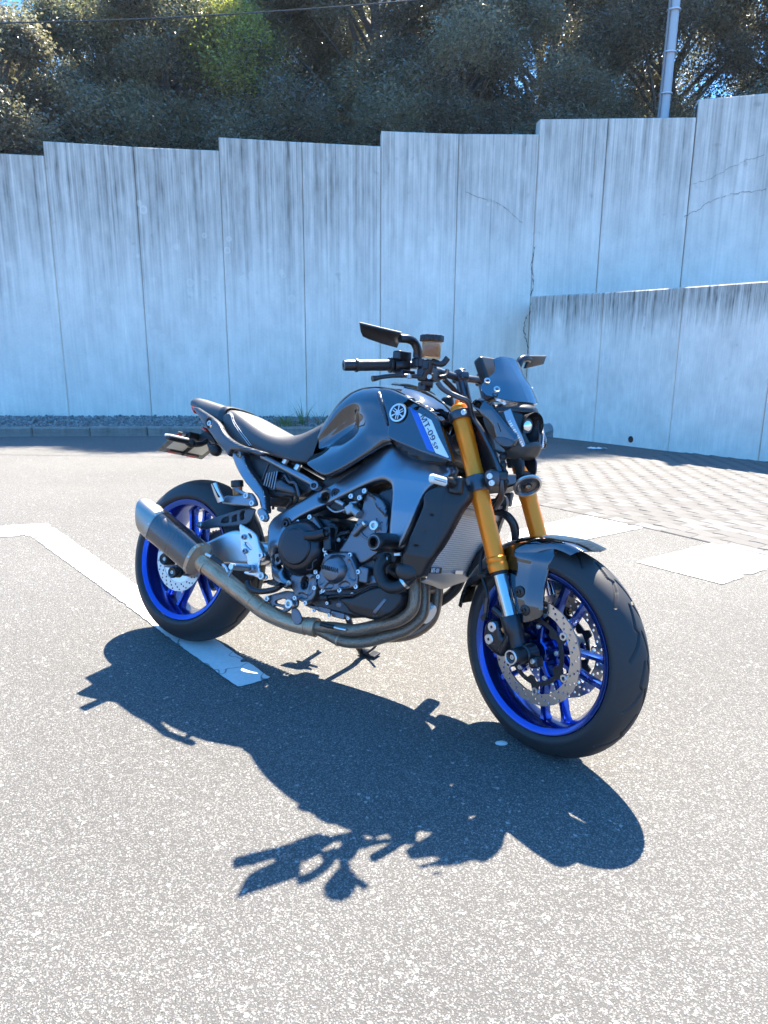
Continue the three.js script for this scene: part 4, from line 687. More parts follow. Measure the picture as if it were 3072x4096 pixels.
  // axle sliders
  for (const s of [1, -1]) { const q = spart('axle_slider', turned([[0.008, 0.048], [0.012, 0.05], [0.0185, 0.052], [0.022, 0.048], [0.0235, 0.038], [0.0235, 0.006], [0.021, 0], [0, 0]], [BASE, RFW, s * 0.112], [0, 0, s], 28), M.plastic); spart('slider_ring', turned([[0.0155, 0.0515], [0.0165, 0.0535], [0.0195, 0.0535], [0.0205, 0.0505]], [BASE, RFW, s * 0.112], [0, 0, s], 28), M.alu, q); bolt(q, [BASE, RFW, s * 0.152], 0.0075, M.bolt, true, [0, 0, s]); }
  // triple clamps
  const up = FD.clone().negate();
  const clamp2 = (t0, t1, rr, name, thick) => { const gs = []; for (const s of [1, -1]) gs.push(turned([[0.0272, t0], [rr - 0.002, t0], [rr, t0 + 0.003], [rr, t1 - 0.003], [rr - 0.002, t1], [0.0272, t1]], [FA.x, FA.y, s * FA.z], FD)); const m = FA.clone().addScaledVector(FD, (t0 + t1) / 2); const bar = rbox(thick, (t1 - t0) * 0.82, 0.21 - rr * 1.2, 0.008, [0, 0, 0]); bar.applyQuaternion(new THREE.Quaternion().setFromUnitVectors(new THREE.Vector3(0, 1, 0), up)); bar.translate(m.x - 0.018, m.y, 0); gs.push(bar); return spart(name, gs, M.satin); };
  const ut = clamp2(tC0 + 0.004, tC1, 0.036, 'upper_fork_clamp', 0.075), lt = clamp2(tL0, tL1, 0.0365, 'lower_fork_clamp', 0.08);
  bolt(ut, at(S('h', 297, 275, 0.125)), 0.0085, M.bolt, true, [0.4, 0, 1]);
  for (const [x, y] of [[580, 980], [603, 1055]]) bolt(lt, at(S('h', x, y, 0.132)), 0.0088, M.bolt, true, [0.6, 0, 1]);
  spart('clamp_lug', panel(PS(Q('h', 540, 920, 610, 900, 635, 960, 632, 1080, 590, 1105, 540, 1060), 0.12), { z: 0.13, th: 0.03, r: 0.006, step: 0.004 }), M.satin, lt);
  spart('steering_stem', tube([FA.clone().addScaledVector(FD, tC0).setZ(0).add(new THREE.Vector3(-0.03, 0, 0)), FA.clone().addScaledVector(FD, tL1).setZ(0).add(new THREE.Vector3(-0.03, 0, 0))], 0.03), M.dark);
  const ign = spart('ignition_switch', [turned([[0, 0.03], [0.017, 0.03], [0.02, 0.026], [0.02, 0]], S('h', 120, 210, 0), [-0.3, 1, 0]), rbox(0.014, 0.03, 0.01, 0.003, at(S('h', 120, 165, 0)))], M.plastic);

  // front fender: shell following the tyre, with side arms down to the axle carriers
  const fr = [], F0 = 66, F1 = 168, nr = 44, nc = 26, w = t => 0.064 + 0.012 * smooth(0.1, 0.45, t) - 0.006 * smooth(0.8, 1, t);
  const lines = []; for (let j = 0; j <= 6; j++) { const q = j / 6, l = []; for (let i = 0; i <= 10; i++) { const t = i / 10, sh = q * q, a = (lerp(F0 + 6 * sh, F1, t)) * Math.PI / 180, skirt = 0.026 + 0.034 * smooth(0.10, 0.36, t) * smooth(0.95, 0.6, t), r = lerp(0.329, 0.319, smooth(0, 0.25, t)) - skirt * Math.pow(q, 3.2); l.push([BASE + r * Math.cos(a), RFW + r * Math.sin(a), w(t) * Math.sin(q * Math.PI / 2)]); } lines.push(l); }
  const fen = spart('front_fender', patch(lines, { nu: nr, nv: nc, th: 0.0035, symm: true }), M.gloss);
  const arm = panel(PS(Q('g', 352, 205, 360, 120, 420, 90, 560, 80, 680, 90, 690, 150, 650, 330, 640, 500, 638, 640, 610, 690, 500, 722, 470, 650, 420, 470, 375, 330), 0.09), { z: (x, y) => 0.080 + 0.017 * smooth(0.56, 0.42, y) - 0.012 * smooth(0.555, 0.59, y) - 0.4 * Math.max(0, x - 1.41), th: 0.006, r: 0.004, step: 0.005 });
  for (const s of [1, -1]) { const a = spart('fender_arm', s > 0 ? arm : mir(arm), M.gloss, fen); for (const [x, y] of [[468, 452], [510, 603]]) { const p = S('g', x, y, 0.097); spart('arm_washer', turned([[0, 0.004], [0.012, 0.004], [0.0165, 0.002], [0.0175, -0.006]], [p.x, p.y, s * 0.094], [0, 0, s], 20), M.plastic, fen); bolt(fen, [p.x, p.y, s * 0.0965], 0.0075, M.castDark, true, [0, 0, s]); } }
  // rear flap of the fender
  spart('fender_flap', panel(PS(Q('n', 1345, 1110, 1440, 930, 1500, 960, 1480, 1050, 1400, 1130, 1335, 1143), 0.05), { z: 0.055, th: 0.11, r: 0.01, step: 0.006 }), M.plastic, fen);

  // brake hose on the right leg
  spart('brake_hose', tube([S('g', 215, 100, 0.08), S('g', 165, 130, 0.1), S('g', 148, 220, 0.11), S('g', 165, 330, 0.115), S('g', 195, 430, 0.118), S('g', 207, 520, 0.118), S('g', 190, 600, 0.118), S('g', 192, 660, 0.118)], 0.0055, 10), M.dark);
  spart('hose_fitting', [turned([[0, 0], [0.009, 0], [0.009, 0.012], [0, 0.012]], at(S('g', 192, 662, 0.112)), [0, 0, 1], 16)], M.castDark);
  spart('hose_sleeve', tube([S('g', 205, 500, 0.118), S('g', 196, 560, 0.118), S('g', 190, 620, 0.118)], 0.0075, 10), M.satin);
  spart('hose_clip', rbox(0.03, 0.012, 0.03, 0.004, at(S('h', 520, 2070, 0.11))), M.plastic);
  // hoses and loom in front of the right leg
  spart('hydraulic_line', tube([S('i', 1105, 770, 0.17), S('i', 1150, 830, 0.16), S('i', 1240, 890, 0.14), S('i', 1350, 940, 0.12), S('i', 1440, 985, 0.10), S('h', 390, 330, 0.08), S('h', 470, 450, 0.075), S('h', 560, 620, 0.075), S('h', 640, 790, 0.08), S('h', 685, 920, 0.085), S('h', 705, 1080, 0.085), S('h', 705, 1210, 0.07), S('h', 640, 1330, 0.04)], 0.008, 12, 70), M.satin);
  spart('wiring_loom', tube([S('h', 800, 700, 0.04), S('h', 735, 745, 0.06), S('h', 720, 830, 0.065), S('h', 735, 900, 0.065), S('h', 745, 1060, 0.06), S('h', 720, 1150, 0.05), S('h', 600, 1330, 0.02)], t => 0.009 + 0.0025 * Math.sin(t * 60) * (t < 0.5 ? 1 : 0), 12, 60), M.dark);
  spart('hose_clamp', [rbox(0.034, 0.026, 0.034, 0.006, at(S('h', 683, 985, 0.085)), [0, 0, 0.3])], M.plastic);
  spart('lower_hose', tube([S('h', 610, 1370, 0.0), S('h', 700, 1390, 0.0), S('h', 780, 1440, 0.0), S('h', 835, 1530, -0.01), S('h', 855, 1700, -0.02)], 0.010, 12), M.dark);
  spart('thin_cable', tube([S('h', 700, 1350, 0.0), S('h', 800, 1400, -0.01), S('h', 870, 1490, -0.02), S('h', 895, 1580, -0.03), S('h', 888, 1690, -0.03)], 0.0032, 8), M.dark);
  // inner cowl plate beside the right leg
  spart('fork_shield', panel(PS(Q('h', 390, 420, 470, 430, 640, 800, 650, 900, 560, 905, 520, 980, 480, 820, 420, 560), 0.07), { z: 0.07, th: 0.006, r: 0.003, step: 0.006 }), M.plastic);
  // horn
  const hp = S('h', 995, 1085, 0.0), hd = v3([0.62, -0.55, 0.32]).normalize(); const horn = spart('horn', turned([[0, -0.002], [0.008, -0.002], [0.012, 0.003], [0.02, 0.0], [0.030, 0.001], [0.034, 0.006], [0.0375, 0.004], [0.0395, 0.0], [0.0385, -0.008], [0.030, -0.016], [0.02, -0.026], [0, -0.028]], hp, hd, 36), M.chrome); horn.material = std(0.10, 0.10, 0.105, 0.18, 0.85);
  spart('horn_rim', turned([[0.036, -0.004], [0.041, -0.003], [0.0422, 0.0005], [0.041, 0.004], [0.036, 0.005]], hp, hd, 36), M.bolt, horn);
  spart('horn_boss', turned([[0, 0.010], [0.006, 0.010], [0.0085, 0.007], [0.0085, 0]], hp, hd, 18), std(0.3, 0.2, 0.13, 0.3, 0.9), horn);
  spart('horn_bracket', [rbox(0.09, 0.006, 0.03, 0.002, at(S('h', 860, 1080, 0.0)), [0, 0, 0.35]), rbox(0.02, 0.03, 0.03, 0.004, at(S('h', 960, 980, 0.0)))], M.castDark, horn);
}
{ // headlight unit
  const N = [ // net: opening edge, light strip inner, light strip outer, side, back; top to bottom
    [[1.288, 0.966, 0.026], [1.299, 0.944, 0.034], [1.305, 0.918, 0.035], [1.313, 0.892, 0.028], [1.321, 0.873, 0.0186]],
    [[1.270, 0.970, 0.060], [1.285, 0.944, 0.059], [1.298, 0.918, 0.054], [1.309, 0.892, 0.045], [1.314, 0.870, 0.036]],
    [[1.258, 0.960, 0.074], [1.272, 0.934, 0.073], [1.287, 0.908, 0.064], [1.299, 0.884, 0.053], [1.308, 0.862, 0.042]],
    [[1.235, 0.958, 0.086], [1.250, 0.926, 0.086], [1.263, 0.900, 0.078], [1.278, 0.874, 0.064], [1.296, 0.848, 0.044]],
    [[1.195, 0.962, 0.092], [1.205, 0.930, 0.094], [1.220, 0.900, 0.088], [1.240, 0.874, 0.074], [1.265, 0.846, 0.052]]];
  const mk = spart('headlight_cowl', both(patch(N, { nu: 20, nv: 24, th: 0.004, deg: 32 })), M.plastic);
  // brow above the lamp and chin below
  spart('brow', patch([[[1.262, 0.992, 0], [1.282, 0.983, 0], [1.300, 0.972, 0], [1.302, 0.962, 0]], [[1.258, 0.990, 0.03], [1.276, 0.982, 0.028], [1.292, 0.972, 0.027], [1.294, 0.962, 0.027]], [[1.238, 0.980, 0.062], [1.255, 0.976, 0.062], [1.266, 0.970, 0.062], [1.262, 0.962, 0.068]], [[1.20, 0.972, 0.088], [1.215, 0.970, 0.088], [1.225, 0.965, 0.088], [1.228, 0.957, 0.088]]], { nu: 14, nv: 18, th: 0.004, symm: true, deg: 32, flip: true }), M.plastic, mk);
  spart('chin', patch([[[1.322, 0.878, 0], [1.326, 0.868, 0], [1.318, 0.852, 0], [1.308, 0.838, 0], [1.285, 0.826, 0], [1.25, 0.83, 0]], [[1.321, 0.875, 0.018], [1.324, 0.866, 0.02], [1.316, 0.851, 0.025], [1.305, 0.838, 0.029], [1.282, 0.828, 0.032], [1.248, 0.832, 0.034]], [[1.313, 0.870, 0.034], [1.313, 0.862, 0.036], [1.304, 0.850, 0.040], [1.293, 0.842, 0.042], [1.268, 0.836, 0.046], [1.24, 0.84, 0.05]], [[1.29, 0.872, 0.052], [1.288, 0.866, 0.054], [1.28, 0.856, 0.056], [1.268, 0.85, 0.058], [1.25, 0.848, 0.06], [1.225, 0.852, 0.062]]], { nu: 22, nv: 16, th: 0.004, symm: true, deg: 30, flip: true }), std(0.045, 0.044, 0.043, 0.42, 0.4), mk);
  // dark lamp pocket and projector lens
  spart('lamp_pocket', [turned([[0.044, 0.02], [0.040, 0.005], [0.030, -0.018], [0.022, -0.03], [0, -0.032]], [1.292, 0.922, 0], [1, -0.12, 0], 32)], M.plastic, mk);
  spart('projector_lens', [(() => { const g = new THREE.SphereGeometry(0.0225, 32, 20); g.scale(0.62, 1, 1); g.translate(1.286, 0.924, 0); return g; })()], std(0.82, 0.84, 0.86, 0.05, 0.9), mk);
  spart('lens_ring', [turned([[0.0215, 0], [0.0255, 0.0], [0.0265, 0.006], [0.0225, 0.008]], [1.282, 0.924, 0], [1, -0.1, 0], 32)], M.dark, mk);
  // light strips either side, ribbed clear covers
  for (const s of [1, -1]) {
    const rows = [1, 2].map(i => N[i].map(p => [p[0] + 0.0035, p[1], (p[2] + 0.001) * s])); const mid = rows[0].map((p, i) => p.map((c, k) => (c + rows[1][i][k]) / 2 + (k === 0 ? 0.003 : 0)));
    const st = spart('light_strip', patch([rows[0], mid, rows[1]], { nu: 40, nv: 8, th: 0.003, flip: s < 0 }), std(0.30, 0.31, 0.33, 0.14, 0.5, { clearcoat: 1 }), mk);
    const ribs = []; for (let i = 1; i < 18; i++) { const f = 0.22 + i / 18 * 0.74, g = resample(rows[0], 18)[Math.round(f * 18)], h = resample(rows[1], 18)[Math.round(f * 18)]; ribs.push(rod([g[0] * 0.35 + h[0] * 0.65 + 0.004, g[1] * 0.35 + h[1] * 0.65, g[2] * 0.35 + h[2] * 0.65], [h[0] + 0.003, h[1], h[2]], 0.0026, 0.0026, 8)); }
    spart('light_ribs', ribs, std(0.85, 0.86, 0.88, 0.2, 0.3), st);
  }
  // gloss side covers
  const out = PS(Q('j', 80, 880, 190, 800, 380, 890, 450, 1010, 600, 1195, 742, 1365, 655, 1515, 460, 1450, 420, 1290, 395, 1200, 300, 1100, 110, 935), (x, y) => 0.104 - 0.30 * Math.max(0, x - 1.2)), zc = (x, y) => 0.104 - 0.30 * Math.max(0, x - 1.2) - 0.25 * Math.max(0, y - 0.965);
  const sc = panel(out, { z: zc, th: 0.012, r: 0.007, step: 0.004 });
  for (const s of [1, -1]) { const c = spart('headlight_side_cover', s > 0 ? sc : mir(sc), M.gloss, mk); const lo = panel(PS(Q('j', 425, 1325, 738, 1392, 655, 1515, 462, 1452), zc), { z: (x, y) => zc(x, y) + 0.0015 + 0.25 * Math.max(0, 0.9 - y) * 0.2, th: 0.006, r: 0.003, step: 0.004 }); spart('cover_lower_facet', s > 0 ? lo : mir(lo), M.satin, mk); const sl = panel(PS(Q('j', 470, 1155, 485, 1160, 530, 1280, 515, 1285), zc), { z: (x, y) => zc(x, y) + 0.001, th: 0.004, r: 0.001, step: 0.002, sm: 0 }); spart('cover_slot', s > 0 ? sl : mir(sl), M.dark, mk); }
  // lower stay carrying the lamp
  { const lg = panel(PS(Q('j', 620, 1540, 720, 1560, 800, 1625, 832, 1690, 826, 1850, 790, 1882, 742, 1850, 650, 1690), 0.03), { z: 0.033, th: 0.008, r: 0.003, step: 0.003 }); for (const s of [1, -1]) spart('headlight_stay', s > 0 ? lg : mir(lg), M.plastic, mk); spart('stay_bridge', [rbox(0.02, 0.03, 0.06, 0.004, [1.255, 0.815, 0], [0, 0, 0.3]), rbox(0.012, 0.05, 0.02, 0.003, [1.27, 0.79, 0.0], [0, 0, 0.2])], M.dark, mk); }
  // flyscreen
  const R = [[[1.190, 1.122, 0], [1.191, 1.120, 0.03], [1.188, 1.111, 0.054]], [[1.222, 1.080, 0], [1.218, 1.079, 0.038], [1.205, 1.075, 0.064]], [[1.247, 1.047, 0], [1.240, 1.046, 0.050], [1.203, 1.044, 0.100]], [[1.266, 1.018, 0], [1.257, 1.016, 0.055], [1.206, 1.022, 0.117]], [[1.283, 0.990, 0], [1.272, 0.990, 0.056], [1.222, 1.003, 0.110]]];
  const fs = spart('flyscreen', patch(R, { nu: 24, nv: 26, th: 0.003, symm: true }), std(0.11, 0.12, 0.14, 0.09, 1.0, { clearcoat: 1, clearcoatRoughness: 0.04 }));
  for (const s of [1]) for (const [x, y] of [[335, 592], [467, 708]]) { const p = S('j', x, y, 0.098); const k = turned([[0.0055, -0.002], [0.0085, -0.001], [0.0095, 0.002], [0.0085, 0.004], [0.0055, 0.003]], [p.x, p.y, s * 0.098], [0.75, 0.5, s * 0.5], 16); spart('screw_grommet', k, M.bolt, fs); }
  spart('screen_bracket', [rbox(0.05, 0.012, 0.13, 0.003, [1.235, 0.992, 0], [0, 0, -0.5]), ...[1, -1].map(s => turned([[0, 0.01], [0.008, 0.01], [0.010, 0.007], [0.010, 0]], [1.24, 0.990, s * 0.075], [0.3, 1, 0], 14))], M.alu, fs);
  // instrument panel behind the screen
  const ip = spart('instrument_panel', [rbox(0.035, 0.115, 0.155, 0.010, [1.168, 1.066, 0], [0, 0, 0.52]), rbox(0.05, 0.05, 0.10, 0.008, [1.18, 1.02, 0], [0, 0, 0.3])], M.plastic);
}
{ // handlebar and controls
  const bar = [[1.055, 1.062, 0], [1.052, 1.062, 0.06], [1.036, 1.073, 0.115], [1.005, 1.088, 0.175], [0.977, 1.084, 0.25], [0.935, 1.071, 0.385]];
  const hb = spart('handlebar', tube([...bar.slice(1).reverse().map(p => [p[0], p[1], -p[2]]), ...bar], 0.0111, 16, 90), M.satin);
  const dir = v3([0.933, 1.071, 0.39]).sub(v3([0.977, 1.084, 0.25])).normalize(), o = v3([0.977, 1.084, 0.25]);
  for (const s of [1, -1]) {
    const D = dir.clone(); D.z *= s; const O = o.clone(); O.z *= s; const T = t => O.clone().addScaledVector(D, t);
    spart('riser', [tube([[1.085, 0.985, s * 0.05], [1.058, 1.05, s * 0.05]], 0.018, 16), rod([1.058, 1.05, s * 0.05], [1.048, 1.086, s * 0.05], 0.0205, 0.019), rbox(0.05, 0.03, 0.034, 0.008, [1.053, 1.064, s * 0.05], [0, 0, 0.3])], M.satin, hb);
    const gr = spart('grip', turned([[0, 0], [0.0225, 0], [0.0235, 0.004], [0.0225, 0.008], [0.0165, 0.010], [0.0170, 0.03], [0.0162, 0.06], [0.0168, 0.085], [0.0165, 0.106], [0.0195, 0.108], [0.0200, 0.112], [0.0185, 0.115], [0, 0.115]], T(0.012), D), M.rubber, hb);
    spart('bar_end', turned([[0.013, 0], [0.0158, 0.002], [0.0162, 0.026], [0.0150, 0.036], [0.006, 0.037], [0.005, 0.034], [0, 0.034]], T(0.126), D), M.castDark, hb);
    spart('switch_housing', [turned([[0, 0], [0.022, 0], [0.0255, 0.004], [0.0262, 0.03], [0.0235, 0.048], [0, 0.05]], T(-0.042), D), rbox(0.034, 0.028, 0.05, 0.006, at(T(-0.012).add(new THREE.Vector3(0.012, 0.026, 0)))), rbox(0.032, 0.022, 0.055, 0.006, at(T(-0.02).add(new THREE.Vector3(0.02, -0.026, 0))))], M.castDark, hb);
    // lever and its perch
    const f = (x, y, z) => { const p = S('i', x, y, z); p.z *= s; return p; };
    const lv = spart('lever', tube([f(1060, 700, 0.195), f(900, 706, 0.222), f(760, 702, 0.25), f(620, 700, 0.285), f(500, 712, 0.315), f(420, 728, 0.335), f(385, 732, 0.345)], t => 0.0062 + 0.0025 * smooth(0.85, 1, t) + 0.002 * smooth(0.4, 0, t), 12, 40), M.castDark, hb);
    spart('lever_adjuster', [turned([[0, 0.004], [0.006, 0.004], [0.0075, 0.002], [0.0075, -0.004]], at(f(792, 706, 0.252)), [0.1, 0.1, s], 16)], M.bolt, lv);
    spart('master_cylinder', [rbox(0.045, 0.040, 0.075, 0.008, at(f(1010, 690, 0.185)), [0, 0.35 * s, 0.1]), tube([f(930, 760, 0.20), f(1060, 780, 0.175)], 0.016, 14), rbox(0.03, 0.05, 0.028, 0.006, at(f(1030, 640, 0.18))), rbox(0.03, 0.026, 0.03, 0.005, at(f(960, 820, 0.19)))], M.castDark, hb);
    bolt(hb, at(f(1022, 712, 0.222)), 0.007, M.bolt, true, [0.5, 0, s]);
    // mirror
    const stem = spart('mirror', [tube([f(890, 520, 0.215), f(888, 450, 0.22), f(880, 395, 0.225), f(845, 330, 0.237), f(785, 295, 0.258), f(690, 285, 0.285)], 0.0125, 14, 40), turned([[0, 0], [0.014, 0], [0.0145, 0.02], [0.013, 0.022], [0, 0.022]], f(886, 500, 0.218), [0, 1, 0], 18), rbox(0.03, 0.03, 0.03, 0.006, at(f(890, 560, 0.215)))], M.castDark, hb);
    const zM = x => lerp(0.395, 0.268, (x - 242) / 470), mp = [[242, 122], [476, 168], [712, 222], [690, 300], [660, 392], [500, 335], [340, 280], [275, 250], [255, 205]].map(([x, y]) => f(x, y, zM(x) - 0.04 * clamp((y - 122 - (x - 242) * 0.213) / 165)));
    const ml = [[900, 245, -0.270], [1140, 250, -0.395], [1080, 362, -0.385], [850, 422, -0.262]].map(q => S('j', ...q));
    spart('mirror_blade', plate3(s > 0 ? mp : ml, 0.010, 0.003), M.plastic, stem);
  }
  // fluid reservoir on the right only
  const c = S('i', 1045, 285, 0.225), tilt = [0.02, 1, 0.0];
  const lobes = []; for (let i = 0; i < 96; i++) { const a = i / 96 * 2 * Math.PI, r = 0.0315 + 0.0013 * Math.sign(Math.sin(a * 10)) ; lobes.push([r * Math.cos(a), r * Math.sin(a)]); }
  const capS = new THREE.ExtrudeGeometry(new THREE.Shape(lobes.map(q => new THREE.Vector2(...q))), { depth: 0.014, bevelEnabled: true, bevelSize: 0.0015, bevelThickness: 0.0015, bevelSegments: 2 }); capS.rotateX(-Math.PI / 2); capS.translate(c.x, c.y - 0.008, c.z);
  const rs = spart('fluid_reservoir', [turned([[0.0265, 0.0], [0.0275, 0.002], [0.0275, 0.044], [0.0255, 0.044], [0.0255, 0.003], [0, 0.003]], [c.x, c.y - 0.056, c.z], tilt)], M.clear);
  spart('fluid', turned([[0, 0.0035], [0.025, 0.0035], [0.025, 0.033], [0, 0.033]], [c.x, c.y - 0.056, c.z], tilt), std(0.40, 0.14, 0.03, 0.2), rs);
  spart('reservoir_cap', crease(capS, 30), M.plastic, rs);
  spart('reservoir_bracket', [tube([[c.x, c.y - 0.06, c.z], [c.x - 0.005, c.y - 0.085, c.z], [c.x - 0.02, c.y - 0.11, c.z]], 0.011, 12), tube([[c.x + 0.008, c.y - 0.066, c.z], [c.x + 0.04, c.y - 0.072, c.z - 0.01], [c.x + 0.05, c.y - 0.055, c.z - 0.02]], 0.009, 10), rbox(0.022, 0.028, 0.022, 0.005, [c.x - 0.008, c.y - 0.075, c.z + 0.006])], M.castDark, rs);
  // cables from the controls
  spart('throttle_cable', tube([S('i', 1130, 720, 0.15), S('i', 1200, 700, 0.13), S('i', 1215, 640, 0.12)], 0.007, 8), M.dark);
  spart('clutch_cable', tube([S('i', 1180, 740, 0.13), S('i', 1270, 830, 0.1), S('i', 1330, 900, 0.08), S('i', 1420, 950, 0.06)], 0.008, 10), M.dark);
}
// ---------- fuel tank and covers ----------
{
  const L = [
    [[0.500, 0.835, 0], [0.540, 0.885, 0], [0.578, 0.957, 0], [0.616, 0.995, 0], [0.660, 1.015, 0], [0.710, 1.023, 0], [0.775, 1.028, 0], [0.840, 1.020, 0], [0.900, 1.000, 0]],
    [[0.515, 0.830, 0.060], [0.560, 0.880, 0.070], [0.605, 0.942, 0.080], [0.650, 0.978, 0.088], [0.700, 0.997, 0.095], [0.750, 1.004, 0.100], [0.800, 1.001, 0.108], [0.850, 0.990, 0.118], [0.900, 0.975, 0.125]],
    [[0.535, 0.812, 0.086], [0.588, 0.862, 0.106], [0.642, 0.916, 0.118], [0.690, 0.943, 0.128], [0.735, 0.957, 0.137], [0.775, 0.960, 0.145], [0.815, 0.955, 0.151], [0.855, 0.945, 0.154], [0.900, 0.930, 0.155]],
    [[0.545, 0.788, 0.090], [0.602, 0.832, 0.098], [0.660, 0.880, 0.102], [0.706, 0.903, 0.113], [0.748, 0.913, 0.139], [0.787, 0.913, 0.149], [0.822, 0.907, 0.155], [0.860, 0.895, 0.157], [0.900, 0.880, 0.157]],
    [[0.550, 0.766, 0.098], [0.607, 0.800, 0.099], [0.663, 0.838, 0.098], [0.706, 0.858, 0.107], [0.748, 0.868, 0.130], [0.787, 0.868, 0.149], [0.820, 0.862, 0.155], [0.852, 0.855, 0.157], [0.890, 0.848, 0.157]],
    [[0.556, 0.742, 0.124], [0.618, 0.748, 0.138], [0.672, 0.768, 0.142], [0.714, 0.795, 0.144], [0.756, 0.817, 0.149], [0.790, 0.830, 0.152], [0.820, 0.836, 0.156], [0.850, 0.838, 0.157], [0.886, 0.836, 0.156]],
    [[0.570, 0.726, 0.140], [0.650, 0.702, 0.158], [0.700, 0.720, 0.158], [0.745, 0.748, 0.155], [0.788, 0.778, 0.152], [0.818, 0.797, 0.152], [0.843, 0.813, 0.153], [0.860, 0.822, 0.153], [0.885, 0.826, 0.153]],
    [[0.575, 0.718, 0.125], [0.652, 0.692, 0.138], [0.702, 0.711, 0.138], [0.747, 0.740, 0.138], [0.790, 0.770, 0.138], [0.820, 0.790, 0.138], [0.845, 0.806, 0.138], [0.862, 0.815, 0.138], [0.885, 0.820, 0.138]]];
  const tank = part('fuel_tank', patch(L, { nu: 110, nv: 90, symm: true, deg: 60, flip: true }), M.gloss);
  // centre cover ahead of the filler
  part('tank_top_cover', patch([[[0.835, 1.028, 0], [0.90, 1.014, 0], [0.96, 0.988, 0], [1.01, 0.957, 0], [1.045, 0.918, 0], [1.055, 0.880, 0]], [[0.845, 1.024, 0.045], [0.905, 1.010, 0.05], [0.965, 0.983, 0.055], [1.015, 0.951, 0.058], [1.048, 0.910, 0.06], [1.057, 0.87, 0.06]], [[0.86, 1.005, 0.085], [0.915, 0.990, 0.092], [0.972, 0.962, 0.098], [1.020, 0.928, 0.10], [1.050, 0.888, 0.10], [1.058, 0.85, 0.10]], [[0.868, 0.985, 0.112], [0.922, 0.966, 0.122], [0.978, 0.938, 0.128], [1.022, 0.902, 0.130], [1.050, 0.865, 0.13], [1.056, 0.83, 0.13]]], { nu: 36, nv: 24, th: 0.004, symm: true, flip: true }), M.gloss, tank);
  part('tank_cover_insert', patch([[[0.80, 1.0345, 0], [0.85, 1.031, 0], [0.90, 1.020, 0]], [[0.80, 1.031, 0.04], [0.852, 1.027, 0.045], [0.902, 1.016, 0.045]], [[0.805, 1.018, 0.074], [0.856, 1.013, 0.08], [0.905, 1.000, 0.082]]], { nu: 14, nv: 14, th: 0.004, symm: true, flip: true }), M.gloss, tank);
  // side covers with stripes, emblem and lettering
  const zc = (x, y) => 0.171 + (0.90 - y) * 0.10 - 5.0 * Math.pow(Math.max(0, y - 0.93), 2) - 0.35 * Math.max(0, x - 1.06);
  const oc = PB(Q('e', 800, 108, 830, 100, 890, 104, 960, 132, 1060, 185, 1180, 258, 1262, 318, 1290, 380, 1340, 540, 1392, 682, 1340, 668, 1250, 640, 1160, 612, 1000, 545, 905, 505, 880, 488, 872, 470, 884, 395, 862, 300, 830, 190), zc);
  const cov = panel(oc, { z: zc, th: 0.02, r: 0.006, step: 0.0026, sm: 2 });
  const stripe = (q, d) => panel(PB(q, zc), { z: (x, y) => zc(x, y) + d, th: 0.0022, r: 0.0006, step: 0.004, sm: 0 });
  const sb = stripe(Q('e', 1048, 248, 1108, 285, 1248, 606, 1188, 582), 0.0007), ss = stripe(Q('e', 1114, 290, 1222, 352, 1362, 652, 1254, 608), 0.0007);
  const tr = panel(PB(Q('e', 793, 135, 822, 120, 850, 215, 888, 392, 872, 398, 838, 300), zc), { z: (x, y) => zc(x, y) + 0.004, th: 0.012, r: 0.004, step: 0.004 });
  for (const s of [1, -1]) {
    const f = g => s > 0 ? g : mir(g), c = part('tank_side_cover', f(cov), M.gloss, tank);
    part('blue_stripe', f(sb), M.blueDecal, tank); part('silver_stripe', f(ss), M.silverDecal, tank); part('cover_trim', f(tr), M.satin, tank);
    // emblem: ring and three crossed forks on a round boss
    const p = B('e', 966, 298, zc), nrm = [0, 0.1, 1], b = [];
    const put = g => { const n = g; n.applyQuaternion(new THREE.Quaternion().setFromUnitVectors(new THREE.Vector3(0, 0, 1), v3(nrm).normalize())); n.translate(p.x, p.y, p.z + 0.002); return f(plain(n)); };
    const boss = turned([[0, 0.004], [0.028, 0.004], [0.0305, 0.0025], [0.0315, -0.004]], [0, 0, 0], [0, 0, 1], 40); const em = part('tank_emblem', put(boss), M.dark, tank);
    const ring = ringPlate(0.0285, [[0, 0, 0.0232]], 0.0016, []); ring.translate(0, 0, 0.0045); const pieces = [ring];
    for (let k = 0; k < 3; k++) { const q = [rbox(0.0026, 0.013, 0.0016, 0.0004, [-0.0036, -0.0135, 0.0045]), rbox(0.0026, 0.013, 0.0016, 0.0004, [0.0036, -0.0135, 0.0045]), rbox(0.0098, 0.0028, 0.0016, 0.0004, [0, -0.0062, 0.0045]), rbox(0.0030, 0.026, 0.0016, 0.0004, [0, 0.0085, 0.0045]), rbox(0.0052, 0.006, 0.0016, 0.0006, [0, 0.0195, 0.0045])]; for (const g of q) { g.rotateZ(k * 2 * Math.PI / 3); pieces.push(g); } }
    part('emblem_mark', put(merge(pieces)), std(0.72, 0.74, 0.76, 0.3, 0.5), tank);
    // lettering down the silver stripe
    const tg = new TextGeometry('MT-09', { font, size: 0.0225, depth: 0.001, curveSegments: 4 }), tg2 = new TextGeometry('SP', { font, size: 0.0155, depth: 0.001, curveSegments: 4 }); tg2.translate(0.095, 0, 0);
    const tx = merge(tg, tg2), A = B('e', 1136, 316, zc), C = B('e', 1256, 584, zc), ux = C.x - A.x, uy = C.y - A.y, len = Math.hypot(ux, uy); tx.computeBoundingBox(); const k = len / tx.boundingBox.max.x, pa = tx.attributes.position;
